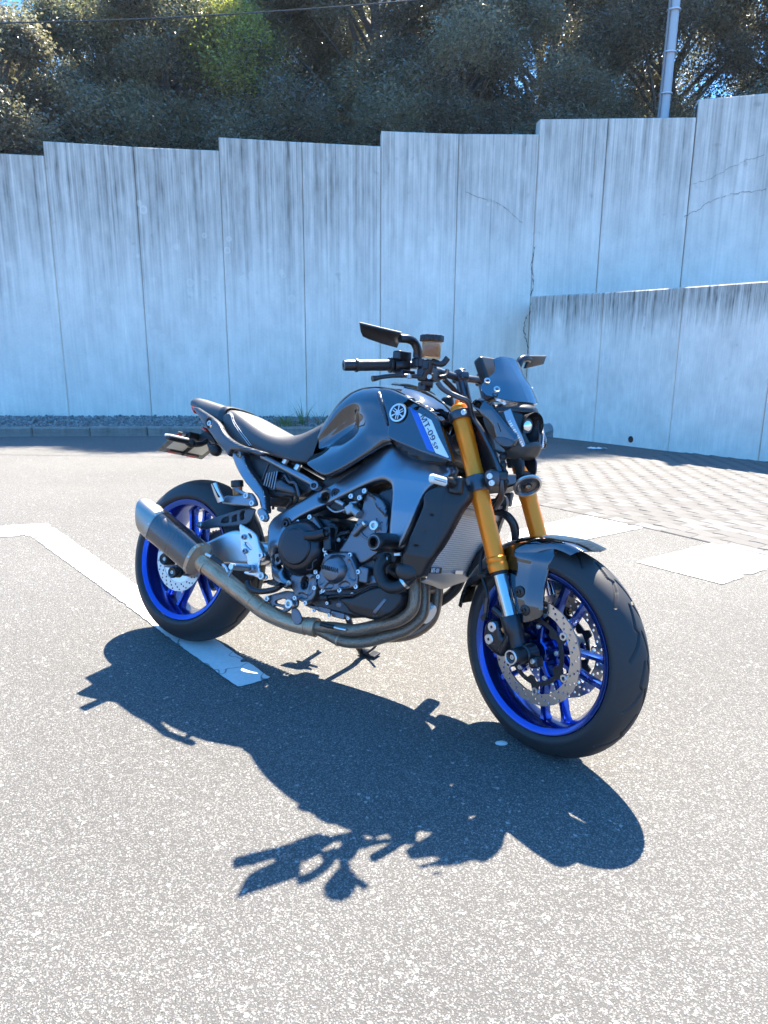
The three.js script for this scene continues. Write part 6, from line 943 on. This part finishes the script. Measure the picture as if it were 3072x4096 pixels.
// ---------- engine ----------
{
  const eng = part('engine', [panel([[0.50, 0.46], [0.56, 0.55], [0.66, 0.57], [0.75, 0.52], [0.82, 0.46], [0.92, 0.42], [0.97, 0.40], [0.99, 0.35], [0.95, 0.29], [0.83, 0.265], [0.64, 0.27], [0.57, 0.30], [0.51, 0.37]], { z: 0.125, th: 0.25, r: 0.012, step: 0.01 }), panel([[0.76, 0.46], [0.80, 0.56], [0.845, 0.67], [0.92, 0.70], [1.00, 0.66], [1.01, 0.55], [0.98, 0.45], [0.90, 0.40], [0.82, 0.41]], { z: 0.130, th: 0.26, r: 0.012, step: 0.01 })], M.castDark);
  part('oil_pan', [panel(PB(Q('m', 420, 1130, 560, 1165, 600, 1155, 660, 1180, 800, 1200, 960, 1250, 970, 1310, 900, 1320, 620, 1230, 480, 1180), 0.11), { z: 0.115, th: 0.22, r: 0.008, step: 0.006 }), rbox(0.05, 0.02, 0.02, 0.004, at(B('m', 700, 1215, 0.11))), rbox(0.05, 0.02, 0.02, 0.004, at(B('m', 850, 1270, 0.11)))], M.cast, eng);
  // cylinder side cover
  const zc = 0.148, cc = PB(Q('m', 815, 580, 900, 470, 1000, 310, 1040, 230, 1090, 110, 1115, 0, 1100, -70, 1160, -90, 1230, -75, 1360, 20, 1385, 130, 1380, 380, 1360, 470, 1290, 580, 1080, 725, 1030, 640, 960, 590), zc);
  const ridge = chaikin(PB(Q('m', 1150, -95, 1260, -20, 1265, 60, 1310, 100, 1370, 170, 1400, 170, 1400, -120, 1200, -130), zc), 1);
  const cyl = part('cylinder_cover', panel(cc, { z: (x, y) => zc + 0.008 * smooth(-0.003, 0.003, insideDist([x, y], ridge)) + 0.006 * smooth(0.006, 0.0, Math.abs(insideDist([x, y], ridge))), th: 0.04, r: 0.007, step: 0.0045 }), M.cast, eng);
  const bigp = B('m', 1253, 285, zc); bolt(eng, [bigp.x, bigp.y, zc], 0.0165, M.alu); part('oil_plug_star', [0, 1, 2].map(k => rbox(0.05, 0.004, 0.006, 0.0015, [0, 0, 0]).rotateZ(k * 2.1 + 0.6)).map(g => g.translate(bigp.x, bigp.y, zc + 0.001)), M.cast, eng);
  { const a = B('m', 1015, 385, zc), b = B('m', 1130, 270, zc); part('stud_boss', rod([a.x, a.y, zc + 0.006], [b.x, b.y, zc + 0.006], 0.010), M.cast, eng); part('stud_end', rod([b.x, b.y, zc + 0.006], [b.x + 0.006, b.y + 0.006, zc + 0.006], 0.0105), M.alu, eng); }
  part('diagonal_rib', tube([B('m', 1035, 270, zc), B('m', 1110, 390, zc), B('m', 1165, 430, zc)], 0.005, 8), M.cast, eng);
  part('sensor', [rod(at(B('m', 1010, 110, 0.15)), at(B('m', 1070, 165, 0.16)), 0.014), rbox(0.035, 0.03, 0.03, 0.006, at(B('m', 985, 100, 0.14)), [0, 0, 0.6])], std(0.30, 0.31, 0.32, 0.4, 0.8), eng);
  const mb = part('engine_mount_bracket', panel(PB(Q('c', 650, 215, 690, 205, 720, 180, 760, 170, 790, 175, 785, 205, 745, 240, 730, 275, 700, 250, 660, 240), 0.15), { z: 0.16, th: 0.015, r: 0.004, step: 0.004 }), M.castDark, eng);
  for (const [x, y, r] of [[676, 225, 0.0085], [733, 235, 0.0085], [765, 190, 0.0085]]) bolt(eng, at(B('c', x, y, 0.161)), r, M.bolt);
  // clutch cover
  const k = B('m', 435, 525, 0.15), kr = 0.093, cp = B('m', 345, 515, 0.205);
  const cl = part('clutch_cover', [turned([[kr, -0.03], [kr, 0.0], [kr - 0.004, 0.012], [kr - 0.012, 0.026], [kr - 0.020, 0.036], [kr - 0.030, 0.041], [0, 0.043]], [k.x, k.y, 0.148], [0, 0, 1], 64)], M.castDark, eng);
  part('clutch_boss', turned([[0.060, -0.02], [0.059, 0.0], [0.055, 0.005], [0.050, 0.006], [0, 0.006]], [cp.x - 0.004, cp.y, 0.192], [0, 0, 1], 48), M.castDark, eng);
  part('clutch_arm_housing', [tube([B('m', 500, 400, 0.185), B('m', 590, 395, 0.190), B('m', 690, 365, 0.185)], t => 0.019 - 0.004 * t, 16), rbox(0.03, 0.075, 0.03, 0.006, at(B('m', 735, 430, 0.16)), [0, 0, 0.25]), panel(PB(Q('m', 480, 430, 560, 380, 700, 330, 745, 380, 700, 420, 560, 470, 500, 490), 0.18), { z: 0.186, th: 0.03, r: 0.01, step: 0.005 })], M.castDark, eng);
  part('clutch_rib', [tube([B('m', 490, 775, 0.186), B('m', 550, 760, 0.187), B('m', 560, 690, 0.189), B('m', 605, 655, 0.188)], 0.003, 8)], M.castDark, eng);
  for (const [x, y, r] of [[532, 190, 0.0085], [703, 552, 0.009], [400, 240, 0.0065], [740, 385, 0.006]]) bolt(eng, at(B('m', x, y, 0.156)), r, M.bolt);
  part('clutch_top_flange', panel(PB(Q('m', 505, 195, 540, 165, 575, 190, 660, 320, 640, 330, 560, 250, 510, 220), 0.15), { z: 0.155, th: 0.02, r: 0.004, step: 0.005 }), M.cast, eng);
  // lower left cover with an oval opening
  const zl = (x, y) => 0.148, lo = PB(Q('m', 300, 812, 420, 840, 520, 800, 600, 830, 605, 960, 590, 1050, 540, 1120, 480, 1150, 390, 1110, 350, 1060, 322, 960), zl), hole = PB(Q('m', 440, 860, 475, 842, 508, 870, 505, 940, 480, 985, 435, 985, 418, 930), zl);
  const pw = chaikin(PB(Q('m', 520, 860, 585, 830, 580, 960, 540, 1060, 505, 1060, 510, 990), zl), 1), pw2 = chaikin(PB(Q('m', 400, 1010, 500, 1040, 520, 1075, 470, 1115, 380, 1075), zl), 1);
  part('sprocket_side_cover', panel(lo, { z: (x, y) => 0.150 - 0.006 * smooth(0, 0.005, Math.max(insideDist([x, y], pw), insideDist([x, y], pw2))), th: 0.04, r: 0.006, step: 0.004, holes: [hole] }), M.cast, eng);
  part('oil_filler_cap', turned([[0, 0.012], [0.006, 0.012], [0.006, 0.006], [0.016, 0.006], [0.018, 0.002], [0.018, 0]], at(B('m', 465, 940, 0.125)), [0, 0, 1], 24), M.castDark, eng);
  // generator cover with the maker's word in relief
  const zy = 0.160, yo = PB(Q('m', 690, 610, 740, 585, 870, 578, 930, 572, 985, 600, 1022, 690, 1065, 790, 1072, 890, 1045, 960, 960, 985, 860, 1000, 760, 1015, 680, 1010, 620, 970, 610, 900, 640, 790, 660, 690), zy);
  const ctr = B('m', 812, 770, zy), pockets = [Q('m', 740, 610, 920, 600, 930, 650, 870, 640, 760, 650), Q('m', 665, 690, 720, 680, 730, 880, 640, 960, 625, 900), Q('m', 740, 900, 800, 930, 800, 980, 700, 990, 680, 970), Q('m', 840, 940, 920, 880, 990, 930, 960, 970, 850, 985), Q('m', 940, 660, 980, 650, 1030, 780, 1050, 880, 1020, 910, 940, 850)].map(q => chaikin(PB(q, zy), 1));
  part('generator_cover', panel(yo, { z: (x, y) => zy + 0.006 - 0.006 * smooth(0, 0.004, Math.max(...pockets.map(p => insideDist([x, y], p)))), th: 0.04, r: 0.007, step: 0.0038 }), M.cast, eng);
  part('generator_boss', turned([[0.046, -0.01], [0.046, 0.004], [0.043, 0.010], [0.034, 0.026], [0.031, 0.028], [0, 0.028]], [ctr.x, ctr.y, zy], [0, 0, 1], 48), M.cast, eng);
  { const t = new TextGeometry('YAMAHA', { font, size: 0.0105, depth: 0.0022, curveSegments: 4 }); t.computeBoundingBox(); const b = t.boundingBox; t.translate(-(b.min.x + b.max.x) / 2, -(b.min.y + b.max.y) / 2, 0); t.scale(1.12, 1.35, 1); t.rotateZ(-0.03); t.translate(ctr.x - 0.004, ctr.y + 0.002, zy + 0.0275); part('cover_lettering', t, std(0.022, 0.023, 0.026, 0.5, 0.5), eng); }
  for (const [x, y] of [[713, 608], [976, 608], [1068, 795], [1042, 958], [862, 998], [682, 1000], [626, 848], [598, 797], [584, 972], [367, 1083], [484, 1138], [302, 915]]) bolt(eng, at(B('m', x, y, 0.158)), 0.0078, M.bolt);
  for (const [x, y] of [[1000, 1040], [722, 1140], [652, 1018], [575, 1220], [742, 1270], [955, 1308]]) bolt(eng, at(B('m', x, y, 0.13)), 0.006, M.bolt);
  part('engine_side_ribs', [panel(PB(Q('m', 1080, 760, 1130, 750, 1190, 800, 1290, 860, 1300, 940, 1120, 950, 1090, 900), 0.13), { z: 0.14, th: 0.05, r: 0.008, step: 0.006 }), rbox(0.04, 0.05, 0.04, 0.008, at(B('m', 1140, 830, 0.14)))], M.cast, eng);
  part('sensor_cable', tube([B('m', 690, 1090, 0.15), B('m', 760, 1070, 0.152), B('m', 880, 1060, 0.152), B('m', 1000, 1050, 0.152), B('m', 1100, 1000, 0.15), B('m', 1190, 950, 0.15), B('m', 1320, 940, 0.14)], 0.0042, 8), M.dark, eng);
  part('cable_plug', rod(at(B('m', 650, 1080, 0.15)), at(B('m', 730, 1085, 0.15)), 0.011), M.dark, eng);
  part('drain_plug', turned([[0, 0.006], [0.008, 0.006], [0.012, 0.004], [0.015, 0]], at(B('m', 850, 1165, 0.12)), [0, -0.2, 1], 20), M.cast, eng);
  // belly cover
  const bz = (x, y) => 0.150 - 0.35 * Math.max(0, x - 0.955) - 0.25 * Math.max(0, 0.31 - y);
  part('belly_cover', panel(PB(Q('m', 820, 1092, 900, 1070, 990, 1075, 1060, 1030, 1200, 972, 1340, 950, 1440, 985, 1545, 1030, 1525, 1160, 1400, 1290, 1250, 1335, 1150, 1315, 960, 1255, 900, 1160, 830, 1110), bz), { z: bz, th: 0.05, r: 0.010, step: 0.005 }), M.plastic, eng);
  part('belly_plate', panel(PB(Q('m', 1210, 1255, 1345, 1090, 1390, 1100, 1255, 1270), bz), { z: (x, y) => bz(x, y) + 0.003, th: 0.01, r: 0.002, step: 0.004, sm: 0 }), M.cast, eng);
  part('oil_filter', turned([[0, 0.05], [0.03, 0.05], [0.034, 0.045], [0.034, 0], [0, 0]], [0.975, 0.325, -0.03], [0.9, -0.35, 0], 28), std(0.66, 0.66, 0.64, 0.4, 0.3), eng);
  // throttle bodies and hoses under the tank
  part('throttle_bodies', [-0.085, 0, 0.085].flatMap(z => [tube([[0.66, 0.655, z], [0.73, 0.625, z], [0.80, 0.60, z]], 0.026, 16), turned([[0.031, 0], [0.033, 0.006], [0.031, 0.012]], [0.745, 0.618, z], [0.85, -0.4, 0], 20)]).concat([rod([0.70, 0.65, -0.1], [0.70, 0.65, 0.115], 0.010), rod([0.735, 0.655, 0.08], [0.75, 0.66, 0.125], 0.014), rbox(0.09, 0.03, 0.03, 0.008, [0.72, 0.60, 0.11], [0, 0, -0.2])]), M.dark, eng);
  part('fuel_fittings', [rod([0.70, 0.622, 0.128], [0.735, 0.612, 0.13], 0.008), rod([0.755, 0.618, 0.128], [0.785, 0.628, 0.128], 0.006), tube([[0.66, 0.60, 0.12], [0.70, 0.585, 0.125], [0.75, 0.60, 0.125], [0.80, 0.60, 0.12]], 0.004, 8)], std(0.35, 0.36, 0.38, 0.35, 0.8), eng);
  part('airbox', panel([[0.60, 0.68], [0.72, 0.74], [0.86, 0.80], [0.95, 0.79], [0.95, 0.72], [0.86, 0.70], [0.76, 0.68], [0.66, 0.64]], { z: 0.12, th: 0.24, r: 0.015, step: 0.012 }), M.dark, eng);
  part('starter_motor', [rod([0.735, 0.535, -0.1], [0.735, 0.535, 0.05], 0.03), rbox(0.04, 0.055, 0.04, 0.008, at(B('m', 800, 380, 0.12))), tube([B('m', 850, 440, 0.13), B('m', 830, 400, 0.13), B('m', 900, 370, 0.125), B('m', 960, 355, 0.12)], 0.007, 10)], M.dark, eng);
  bolt(eng, at(B('m', 848, 442, 0.14)), 0.007, M.bolt);
  // coolant hose from pump to radiator
  const hose = part('coolant_hose', tube([B('m', 1400, 640, 0.15), B('m', 1345, 665, 0.165), B('m', 1300, 735, 0.175), B('m', 1300, 830, 0.18), B('m', 1340, 920, 0.18), B('m', 1425, 970, 0.18), B('m', 1520, 955, 0.175), B('m', 1600, 885, 0.165), B('m', 1650, 830, 0.155)], 0.0185, 20, 60), M.rubber);
  for (const [x, y, z, dx, dy] of [[1370, 660, 0.158, -0.7, 0.5], [1570, 915, 0.17, 0.6, 0.7]]) { const p = B('m', x, y, z); part('hose_clip', turned([[0.0188, -0.005], [0.0205, -0.004], [0.0205, 0.004], [0.0188, 0.005]], p, [dx, dy, -0.2], 24), M.bolt, hose); }
  part('hose_junction', [rbox(0.05, 0.04, 0.04, 0.008, at(B('m', 1440, 620, 0.14))), tube([B('m', 1460, 690, 0.12), B('m', 1420, 760, 0.12), B('m', 1500, 830, 0.12)], 0.014, 10), tube([B('m', 1380, 610, 0.15), B('m', 1330, 620, 0.15), B('m', 1250, 640, 0.13)], 0.012, 10)], M.dark, hose);
  for (const [x, y] of [[1355, 650], [1495, 600]]) part('clamp_tab', rbox(0.022, 0.010, 0.010, 0.002, at(B('m', x, y, 0.17)), [0, 0, 0.2]), M.bolt, hose);
  // frame slider
  const e0 = B('m', 1222, 465, 0.272), e1 = B('m', 1430, 470, 0.165), fd = e0.clone().sub(e1).normalize(), fl = e0.distanceTo(e1);
  for (const s of [1, -1]) { const f = v => [v.x, v.y, v.z * s], sl = part('frame_slider', turned([[0, 0], [0.026, 0], [0.0275, 0.004], [0.0275, fl - 0.02], [0.0265, fl - 0.010], [0.0225, fl - 0.003], [0.014, fl], [0.0125, fl - 0.002], [0.0125, fl - 0.03], [0, fl - 0.03]], f(e1), f(fd), 36), M.plastic); part('slider_print', turned([[0.0185, fl - 0.0006], [0.0195, fl - 0.0004], [0.0215, fl - 0.0012]], f(e1), f(fd), 36), std(0.16, 0.165, 0.17, 0.5), sl); }
}
// ---------- radiator ----------
{
  const bx = 1.070, by = 0.450, tx = 1.150, ty = 0.690, w = 0.150, P = (u, t, o = 0) => { const dx = tx - bx, dy = ty - by, l = Math.hypot(dx, dy); return [lerp(bx, tx, t) + dy / l * o, lerp(by, ty, t) - dx / l * o, u * w]; };
  const face = (o) => [-1, -0.5, 0, 0.5, 1].map(u => [0, 0.33, 0.66, 1].map(t => P(u, t, o)));
  const g = patch(face(0.010), { nu: 12, nv: 16, flip: true }); { const p = g.attributes.position, u = g.attributes.uv; for (let i = 0; i < p.count; i++) u.setXY(i, p.getZ(i) * 3.2, (p.getY(i)) * 3.2); }
  const rd = part('radiator', panel([[bx - 0.03, by - 0.005], [bx + 0.002, by - 0.012], [tx + 0.002, ty], [tx - 0.03, ty + 0.01]], { z: w + 0.004, th: 2 * w + 0.008, r: 0.005, step: 0.01, sm: 0 }), M.castDark);
  part('radiator_guard_mesh', g, M.net, rd);
  part('guard_lower_trim', patch([-1, -0.5, 0, 0.5, 1].map(u => { const a = P(u, -0.005, 0.014), drop = 0.012 + 0.030 * (1 - Math.abs(u) * 0.75); return [[a[0], a[1] + 0.012, a[2] * 1.02], a.map((v, i) => i === 2 ? v * 1.02 : v), [a[0] - 0.006, a[1] - drop * 0.6, a[2] * 1.0], [a[0] - 0.022, a[1] - drop, a[2] * 0.98]]; }), { nu: 12, nv: 16, th: 0.003, flip: true }), std(0.36, 0.36, 0.36, 0.42, 0.7), rd);
  part('guard_upper_trim', patch([-1, -0.5, 0, 0.5, 1].map(u => { const a = P(u, 0.80, 0.016), b = P(u, 0.88, 0.014); return [b, [(a[0] + b[0]) / 2 + 0.002, (a[1] + b[1]) / 2, a[2]], a]; }), { nu: 8, nv: 16, th: 0.003, flip: true }), std(0.30, 0.30, 0.30, 0.42, 0.7), rd);
  // small marks on the guard
  const pl = P(0.62, 0.04, 0.015), tg = new TextGeometry('MT-09', { font, size: 0.013, depth: 0.001, curveSegments: 3 }); tg.rotateY(Math.PI / 2); tg.translate(pl[0] + 0.004, pl[1] + 0.001, pl[2] + 0.06); 
  part('guard_name_plate', rbox(0.003, 0.018, 0.075, 0.001, [pl[0] + 0.002, pl[1] + 0.007, pl[2] + 0.025]), M.dark, rd); part('guard_lettering', tg, std(0.6, 0.6, 0.6, 0.5), rd);
  const p2 = P(-0.28, 0.04, 0.016); part('guard_badge', rbox(0.003, 0.012, 0.055, 0.001, [p2[0] + 0.002, p2[1] + 0.004, p2[2]]), M.alu, rd);
  // side shrouds with three slots
  const zs = (x, y) => 0.205 - 0.75 * Math.max(0, x - 1.12) - 0.25 * Math.max(0, 0.50 - y) - 0.10 * Math.max(0, y - 0.66), so = PB(Q('n', 905, 160, 960, 128, 1060, 105, 1160, 100, 1262, 72, 1340, 128, 1345, 240, 1252, 365, 1180, 500, 1100, 650, 1000, 800, 890, 965, 862, 1045, 800, 1052, 735, 1042, 660, 985, 645, 870, 700, 700, 770, 540, 835, 390, 872, 300, 862, 215), zs);
  const slots = [Q('n', 918, 402, 960, 400, 1020, 418, 980, 424, 940, 415), Q('n', 835, 555, 880, 556, 940, 575, 900, 582, 860, 572), Q('n', 760, 710, 800, 712, 855, 730, 820, 736, 780, 727)].map(q => PB(q, zs));
  const sh = panel(so, { z: (x, y) => zs(x, y) - 0.006 * smooth(0, 0.003, Math.max(...slots.map(p => insideDist([x, y], p)))), th: 0.03, r: 0.010, step: 0.0045 });
  for (const s of [1, -1]) part('radiator_shroud', s > 0 ? sh : mir(sh), M.plastic, rd);
  part('shroud_lower_bulge', (() => { const g = new THREE.SphereGeometry(0.03, 24, 16); g.scale(1.2, 0.9, 0.4); g.translate(...at(B('n', 700, 985, 0.19))); return g; })(), M.plastic, rd);
  part('right_overflow', [panel(PB(Q('n', 1400, 830, 1530, 680, 1520, 760, 1480, 940, 1340, 1060, 1310, 1050), -0.12), { z: -0.11, th: 0.05, r: 0.006, step: 0.008 })], M.plastic, rd);
  // front indicators on the shrouds
  for (const s of [1, -1]) {
    const f = (x, y, z) => { const p = B('n', x, y, z); p.z *= s; return p; };
    const st = part('front_indicator', [rbox(0.038, 0.05, 0.03, 0.008, at(f(1220, 105, 0.190))), turned([[0, 0], [0.016, 0], [0.018, 0.006], [0.015, 0.016], [0.011, 0.028], [0.0095, 0.045], [0, 0.045]], f(1185, 85, 0.195), [-0.08, 0.1, s], 20)], M.plastic);
    const a = f(1110, 75, 0.232), b = f(945, 28, 0.285), m = a.clone().lerp(b, 0.5), q = new THREE.Quaternion().setFromUnitVectors(new THREE.Vector3(0, 0, 1), b.clone().sub(a).normalize());
    const l = rbox(0.022, 0.026, a.distanceTo(b) * 1.05, 0.010, [0, 0, 0]); l.applyQuaternion(q); l.translate(...m.toArray()); part('indicator_lens', l, std(0.72, 0.71, 0.66, 0.15, 0, { clearcoat: 1 }), st);
    const c = rbox(0.024, 0.007, a.distanceTo(b) * 0.75, 0.003, [0, 0, 0]); c.applyQuaternion(q); c.translate(m.x + 0.0005, m.y, m.z + s * 0.002); part('indicator_led', c, M.chrome, st);
  }
}
// ---------- exhaust ----------
{
  const hd = (name, l, r) => part(name, tube(l.map(([x, y, z]) => B('c', x, y, z)), r, 22, 80), M.header);
  const ex = part('exhaust', tube([B('f', 790, 915, 0.200), B('f', 830, 945, 0.200), B('f', 1000, 1078, 0.190), B('f', 1200, 1236, 0.175), B('f', 1400, 1388, 0.160), B('c', 88, 978, 0.148), B('c', 200, 1035, 0.125), B('c', 330, 1078, 0.108), B('c', 445, 1092, 0.10)], t => lerp(0.0305, 0.0285, t), 26, 90), M.heat);
  const ring = (zm, x, y, z, d, r, w, mat) => part('pipe_band', turned([[r - 0.002, -w], [r, -w + 0.001], [r, w - 0.001], [r - 0.002, w]], B(zm, x, y, z), d, 30), mat, ex);
  ring('f', 870, 975, 0.198, [0.85, -0.5, -0.1], 0.0325, 0.022, M.heat); ring('f', 1405, 1390, 0.16, [0.85, -0.45, -0.2], 0.031, 0.003, M.heat); ring('f', 1510, 1465, 0.15, [0.85, -0.42, -0.2], 0.031, 0.004, M.heat); ring('c', 425, 1092, 0.101, [1, 0.02, -0.1], 0.0315, 0.012, M.heat); ring('c', 375, 1085, 0.104, [1, -0.02, -0.12], 0.031, 0.003, M.heat);
  const pipes = [[[[1088, 760, 0.090], [1094, 870, 0.090], [1075, 975, 0.090], [990, 1045, 0.090], [850, 1080, 0.094], [690, 1112, 0.100], [560, 1098, 0.103], [430, 1088, 0.104]], 0.0195], [[[1152, 770, 0.005], [1154, 900, 0.005], [1140, 1010, 0.010], [1050, 1100, 0.030], [900, 1155, 0.055], [740, 1192, 0.075], [610, 1182, 0.085], [500, 1130, 0.092], [430, 1095, 0.1]], 0.0195], [[[1245, 790, -0.080], [1236, 920, -0.080], [1205, 1035, -0.078], [1120, 1112, -0.060], [1000, 1150, -0.030], [820, 1150, 0.010], [650, 1120, 0.050], [480, 1095, 0.085]], 0.0195]];
  for (const [l, r] of pipes) mesh('header_pipe', tube(l.map(([x, y, z]) => B('c', x, y, z)), r, 22, 80), M.header, ex);
  part('balance_pipe', tube([B('c', 1140, 860, 0.0), B('c', 1190, 850, -0.04), B('c', 1235, 850, -0.08)], 0.011, 14), M.header, ex);
  part('far_hose', tube([B('c', 1400, 770, -0.13), B('c', 1370, 830, -0.13), B('c', 1310, 890, -0.125), B('c', 1240, 930, -0.12), B('c', 1180, 930, -0.12)], 0.017, 16), M.dark);
  ring('c', 590, 1178, 0.087, [1, -0.12, -0.1], 0.0208, 0.004, M.heat);
  part('spring_sleeve', tube([B('c', 470, 1072, 0.128), B('c', 560, 1094, 0.128)], 0.007, 10), M.dark, ex); part('spring', tube([B('c', 560, 1094, 0.128), B('c', 600, 1104, 0.126), B('c', 640, 1112, 0.124)], 0.0055, 8), M.bolt, ex);
  { const a = B('f', 895, 875, 0.225), b = B('f', 960, 905, 0.222), c = B('f', 1075, 985, 0.214), d = B('f', 1140, 1075, 0.21); part('spring_sleeve', tube([b, c], 0.0085, 10), M.rubber, ex); part('spring', tube([a, b], 0.006, 8), M.bolt, ex); part('spring', tube([c, B('f', 1110, 1015, 0.212), d], 0.005, 8), M.bolt, ex); }
  part('hanger_strap', panel(PB(Q('m', 330, 1190, 390, 1190, 450, 1300, 430, 1380, 350, 1380, 330, 1310), 0.13), { z: 0.137, th: 0.006, r: 0.002, step: 0.004 }), M.cast, ex);
  // silencer: six-sided can with rounded corners
  const c0 = v3([0.205, 0.345, 0.200]), c1 = v3([-0.052, 0.452, 0.222]), ax = c1.clone().sub(c0).normalize(), zz = new THREE.Vector3(0, 0, 1).addScaledVector(ax, -ax.z).normalize(), uu = zz.clone().cross(ax).normalize(); if (uu.y < 0) uu.negate();
  const shape = []; { const base = [[0.020, 0.064], [0.050, 0.046], [0.056, 0.0], [0.046, -0.050], [0.018, -0.066], [-0.020, -0.066], [-0.046, -0.050], [-0.054, 0.0], [-0.046, 0.046], [-0.022, 0.064]]; for (const p of chaikin(base, 3)) shape.push([p[0] * 0.95, p[1] * 0.93]); }
  const can = (secs, name, mat, parent, capEnd = false) => { const m = shape.length, pos = [], uv = [], idx = []; let per = 0; const arc = shape.map((p, i) => { const q = shape[(i + 1) % m]; const a = per; per += Math.hypot(q[0] - p[0], q[1] - p[1]); return a; }); secs.forEach(([t, k, sh = 0]) => { for (let i = 0; i <= m; i++) { const p = shape[i % m], v = c0.clone().addScaledVector(ax, t + sh * p[1]).addScaledVector(zz, p[0] * k).addScaledVector(uu, p[1] * k); pos.push(v.x, v.y, v.z); uv.push(t * 34, (i === m ? per : arc[i]) * 34); } }); for (let s = 0; s < secs.length - 1; s++) for (let i = 0; i < m; i++) { const a = s * (m + 1) + i; idx.push(a, a + 1, a + m + 1, a + 1, a + m + 2, a + m + 1); } const g = new THREE.BufferGeometry(); g.setAttribute('position', new THREE.Float32BufferAttribute(pos, 3)); g.setAttribute('uv', new THREE.Float32BufferAttribute(uv, 2)); g.setIndex(idx); return part(name, crease(g, 30), mat, parent); };
  const L = c0.distanceTo(c1);
  const mf = can([[0.004, 1.0], [L * 0.34, 1.0], [L * 0.34 + 0.001, 0.985], [L * 0.34 + 0.003, 0.985], [L * 0.34 + 0.004, 1], [L * 0.40, 1.0], [L * 0.40 + 0.001, 0.985], [L * 0.40 + 0.003, 0.985], [L * 0.40 + 0.004, 1], [L * 0.74, 1.0], [L * 0.80, 1.0]], 'silencer', M.carbon, bike);
  can([[-0.020, 0.50], [-0.016, 0.62], [-0.006, 0.90], [-0.003, 1.0], [-0.003, 1.02], [0.012, 1.02], [0.012, 1.0]], 'silencer_front_cap', M.heat, mf);
  can([[L * 0.785, 1.0], [L * 0.785, 1.02], [L * 0.825, 1.02], [L * 0.83, 1.005], [L * 0.90, 1.0, 0.05], [L * 1.02, 0.97, 0.22], [L * 1.10, 0.90, 0.42], [L * 1.125, 0.84, 0.46], [L * 1.10, 0.76, 0.42], [L * 0.95, 0.70, 0.2], [L * 0.8, 0.6], [L * 0.8, 0.01]], 'silencer_end_cap', std(0.32, 0.30, 0.27, 0.36, 1), mf);
  const riv = (t, a) => { const p = shape[((a % shape.length) + shape.length) % shape.length], v = c0.clone().addScaledVector(ax, t).addScaledVector(zz, p[0] * 1.02).addScaledVector(uu, p[1] * 1.02); part('rivet', turned([[0, 0.002], [0.003, 0.0018], [0.004, 0]], v, zz.clone().multiplyScalar(p[0]).addScaledVector(uu, p[1]), 10), M.bolt, mf); };
  for (const t of [0.004, L * 0.805]) for (let i = 0; i < 10; i++) riv(t, i * 8 + 3);
}

// thin bright air: the far wall and the trees are veiled, the machine stays clear
scene.fog = new THREE.FogExp2(new THREE.Color().setRGB(0.9, 0.9, 0.9), 0.0005);
renderer.render(scene, camera);
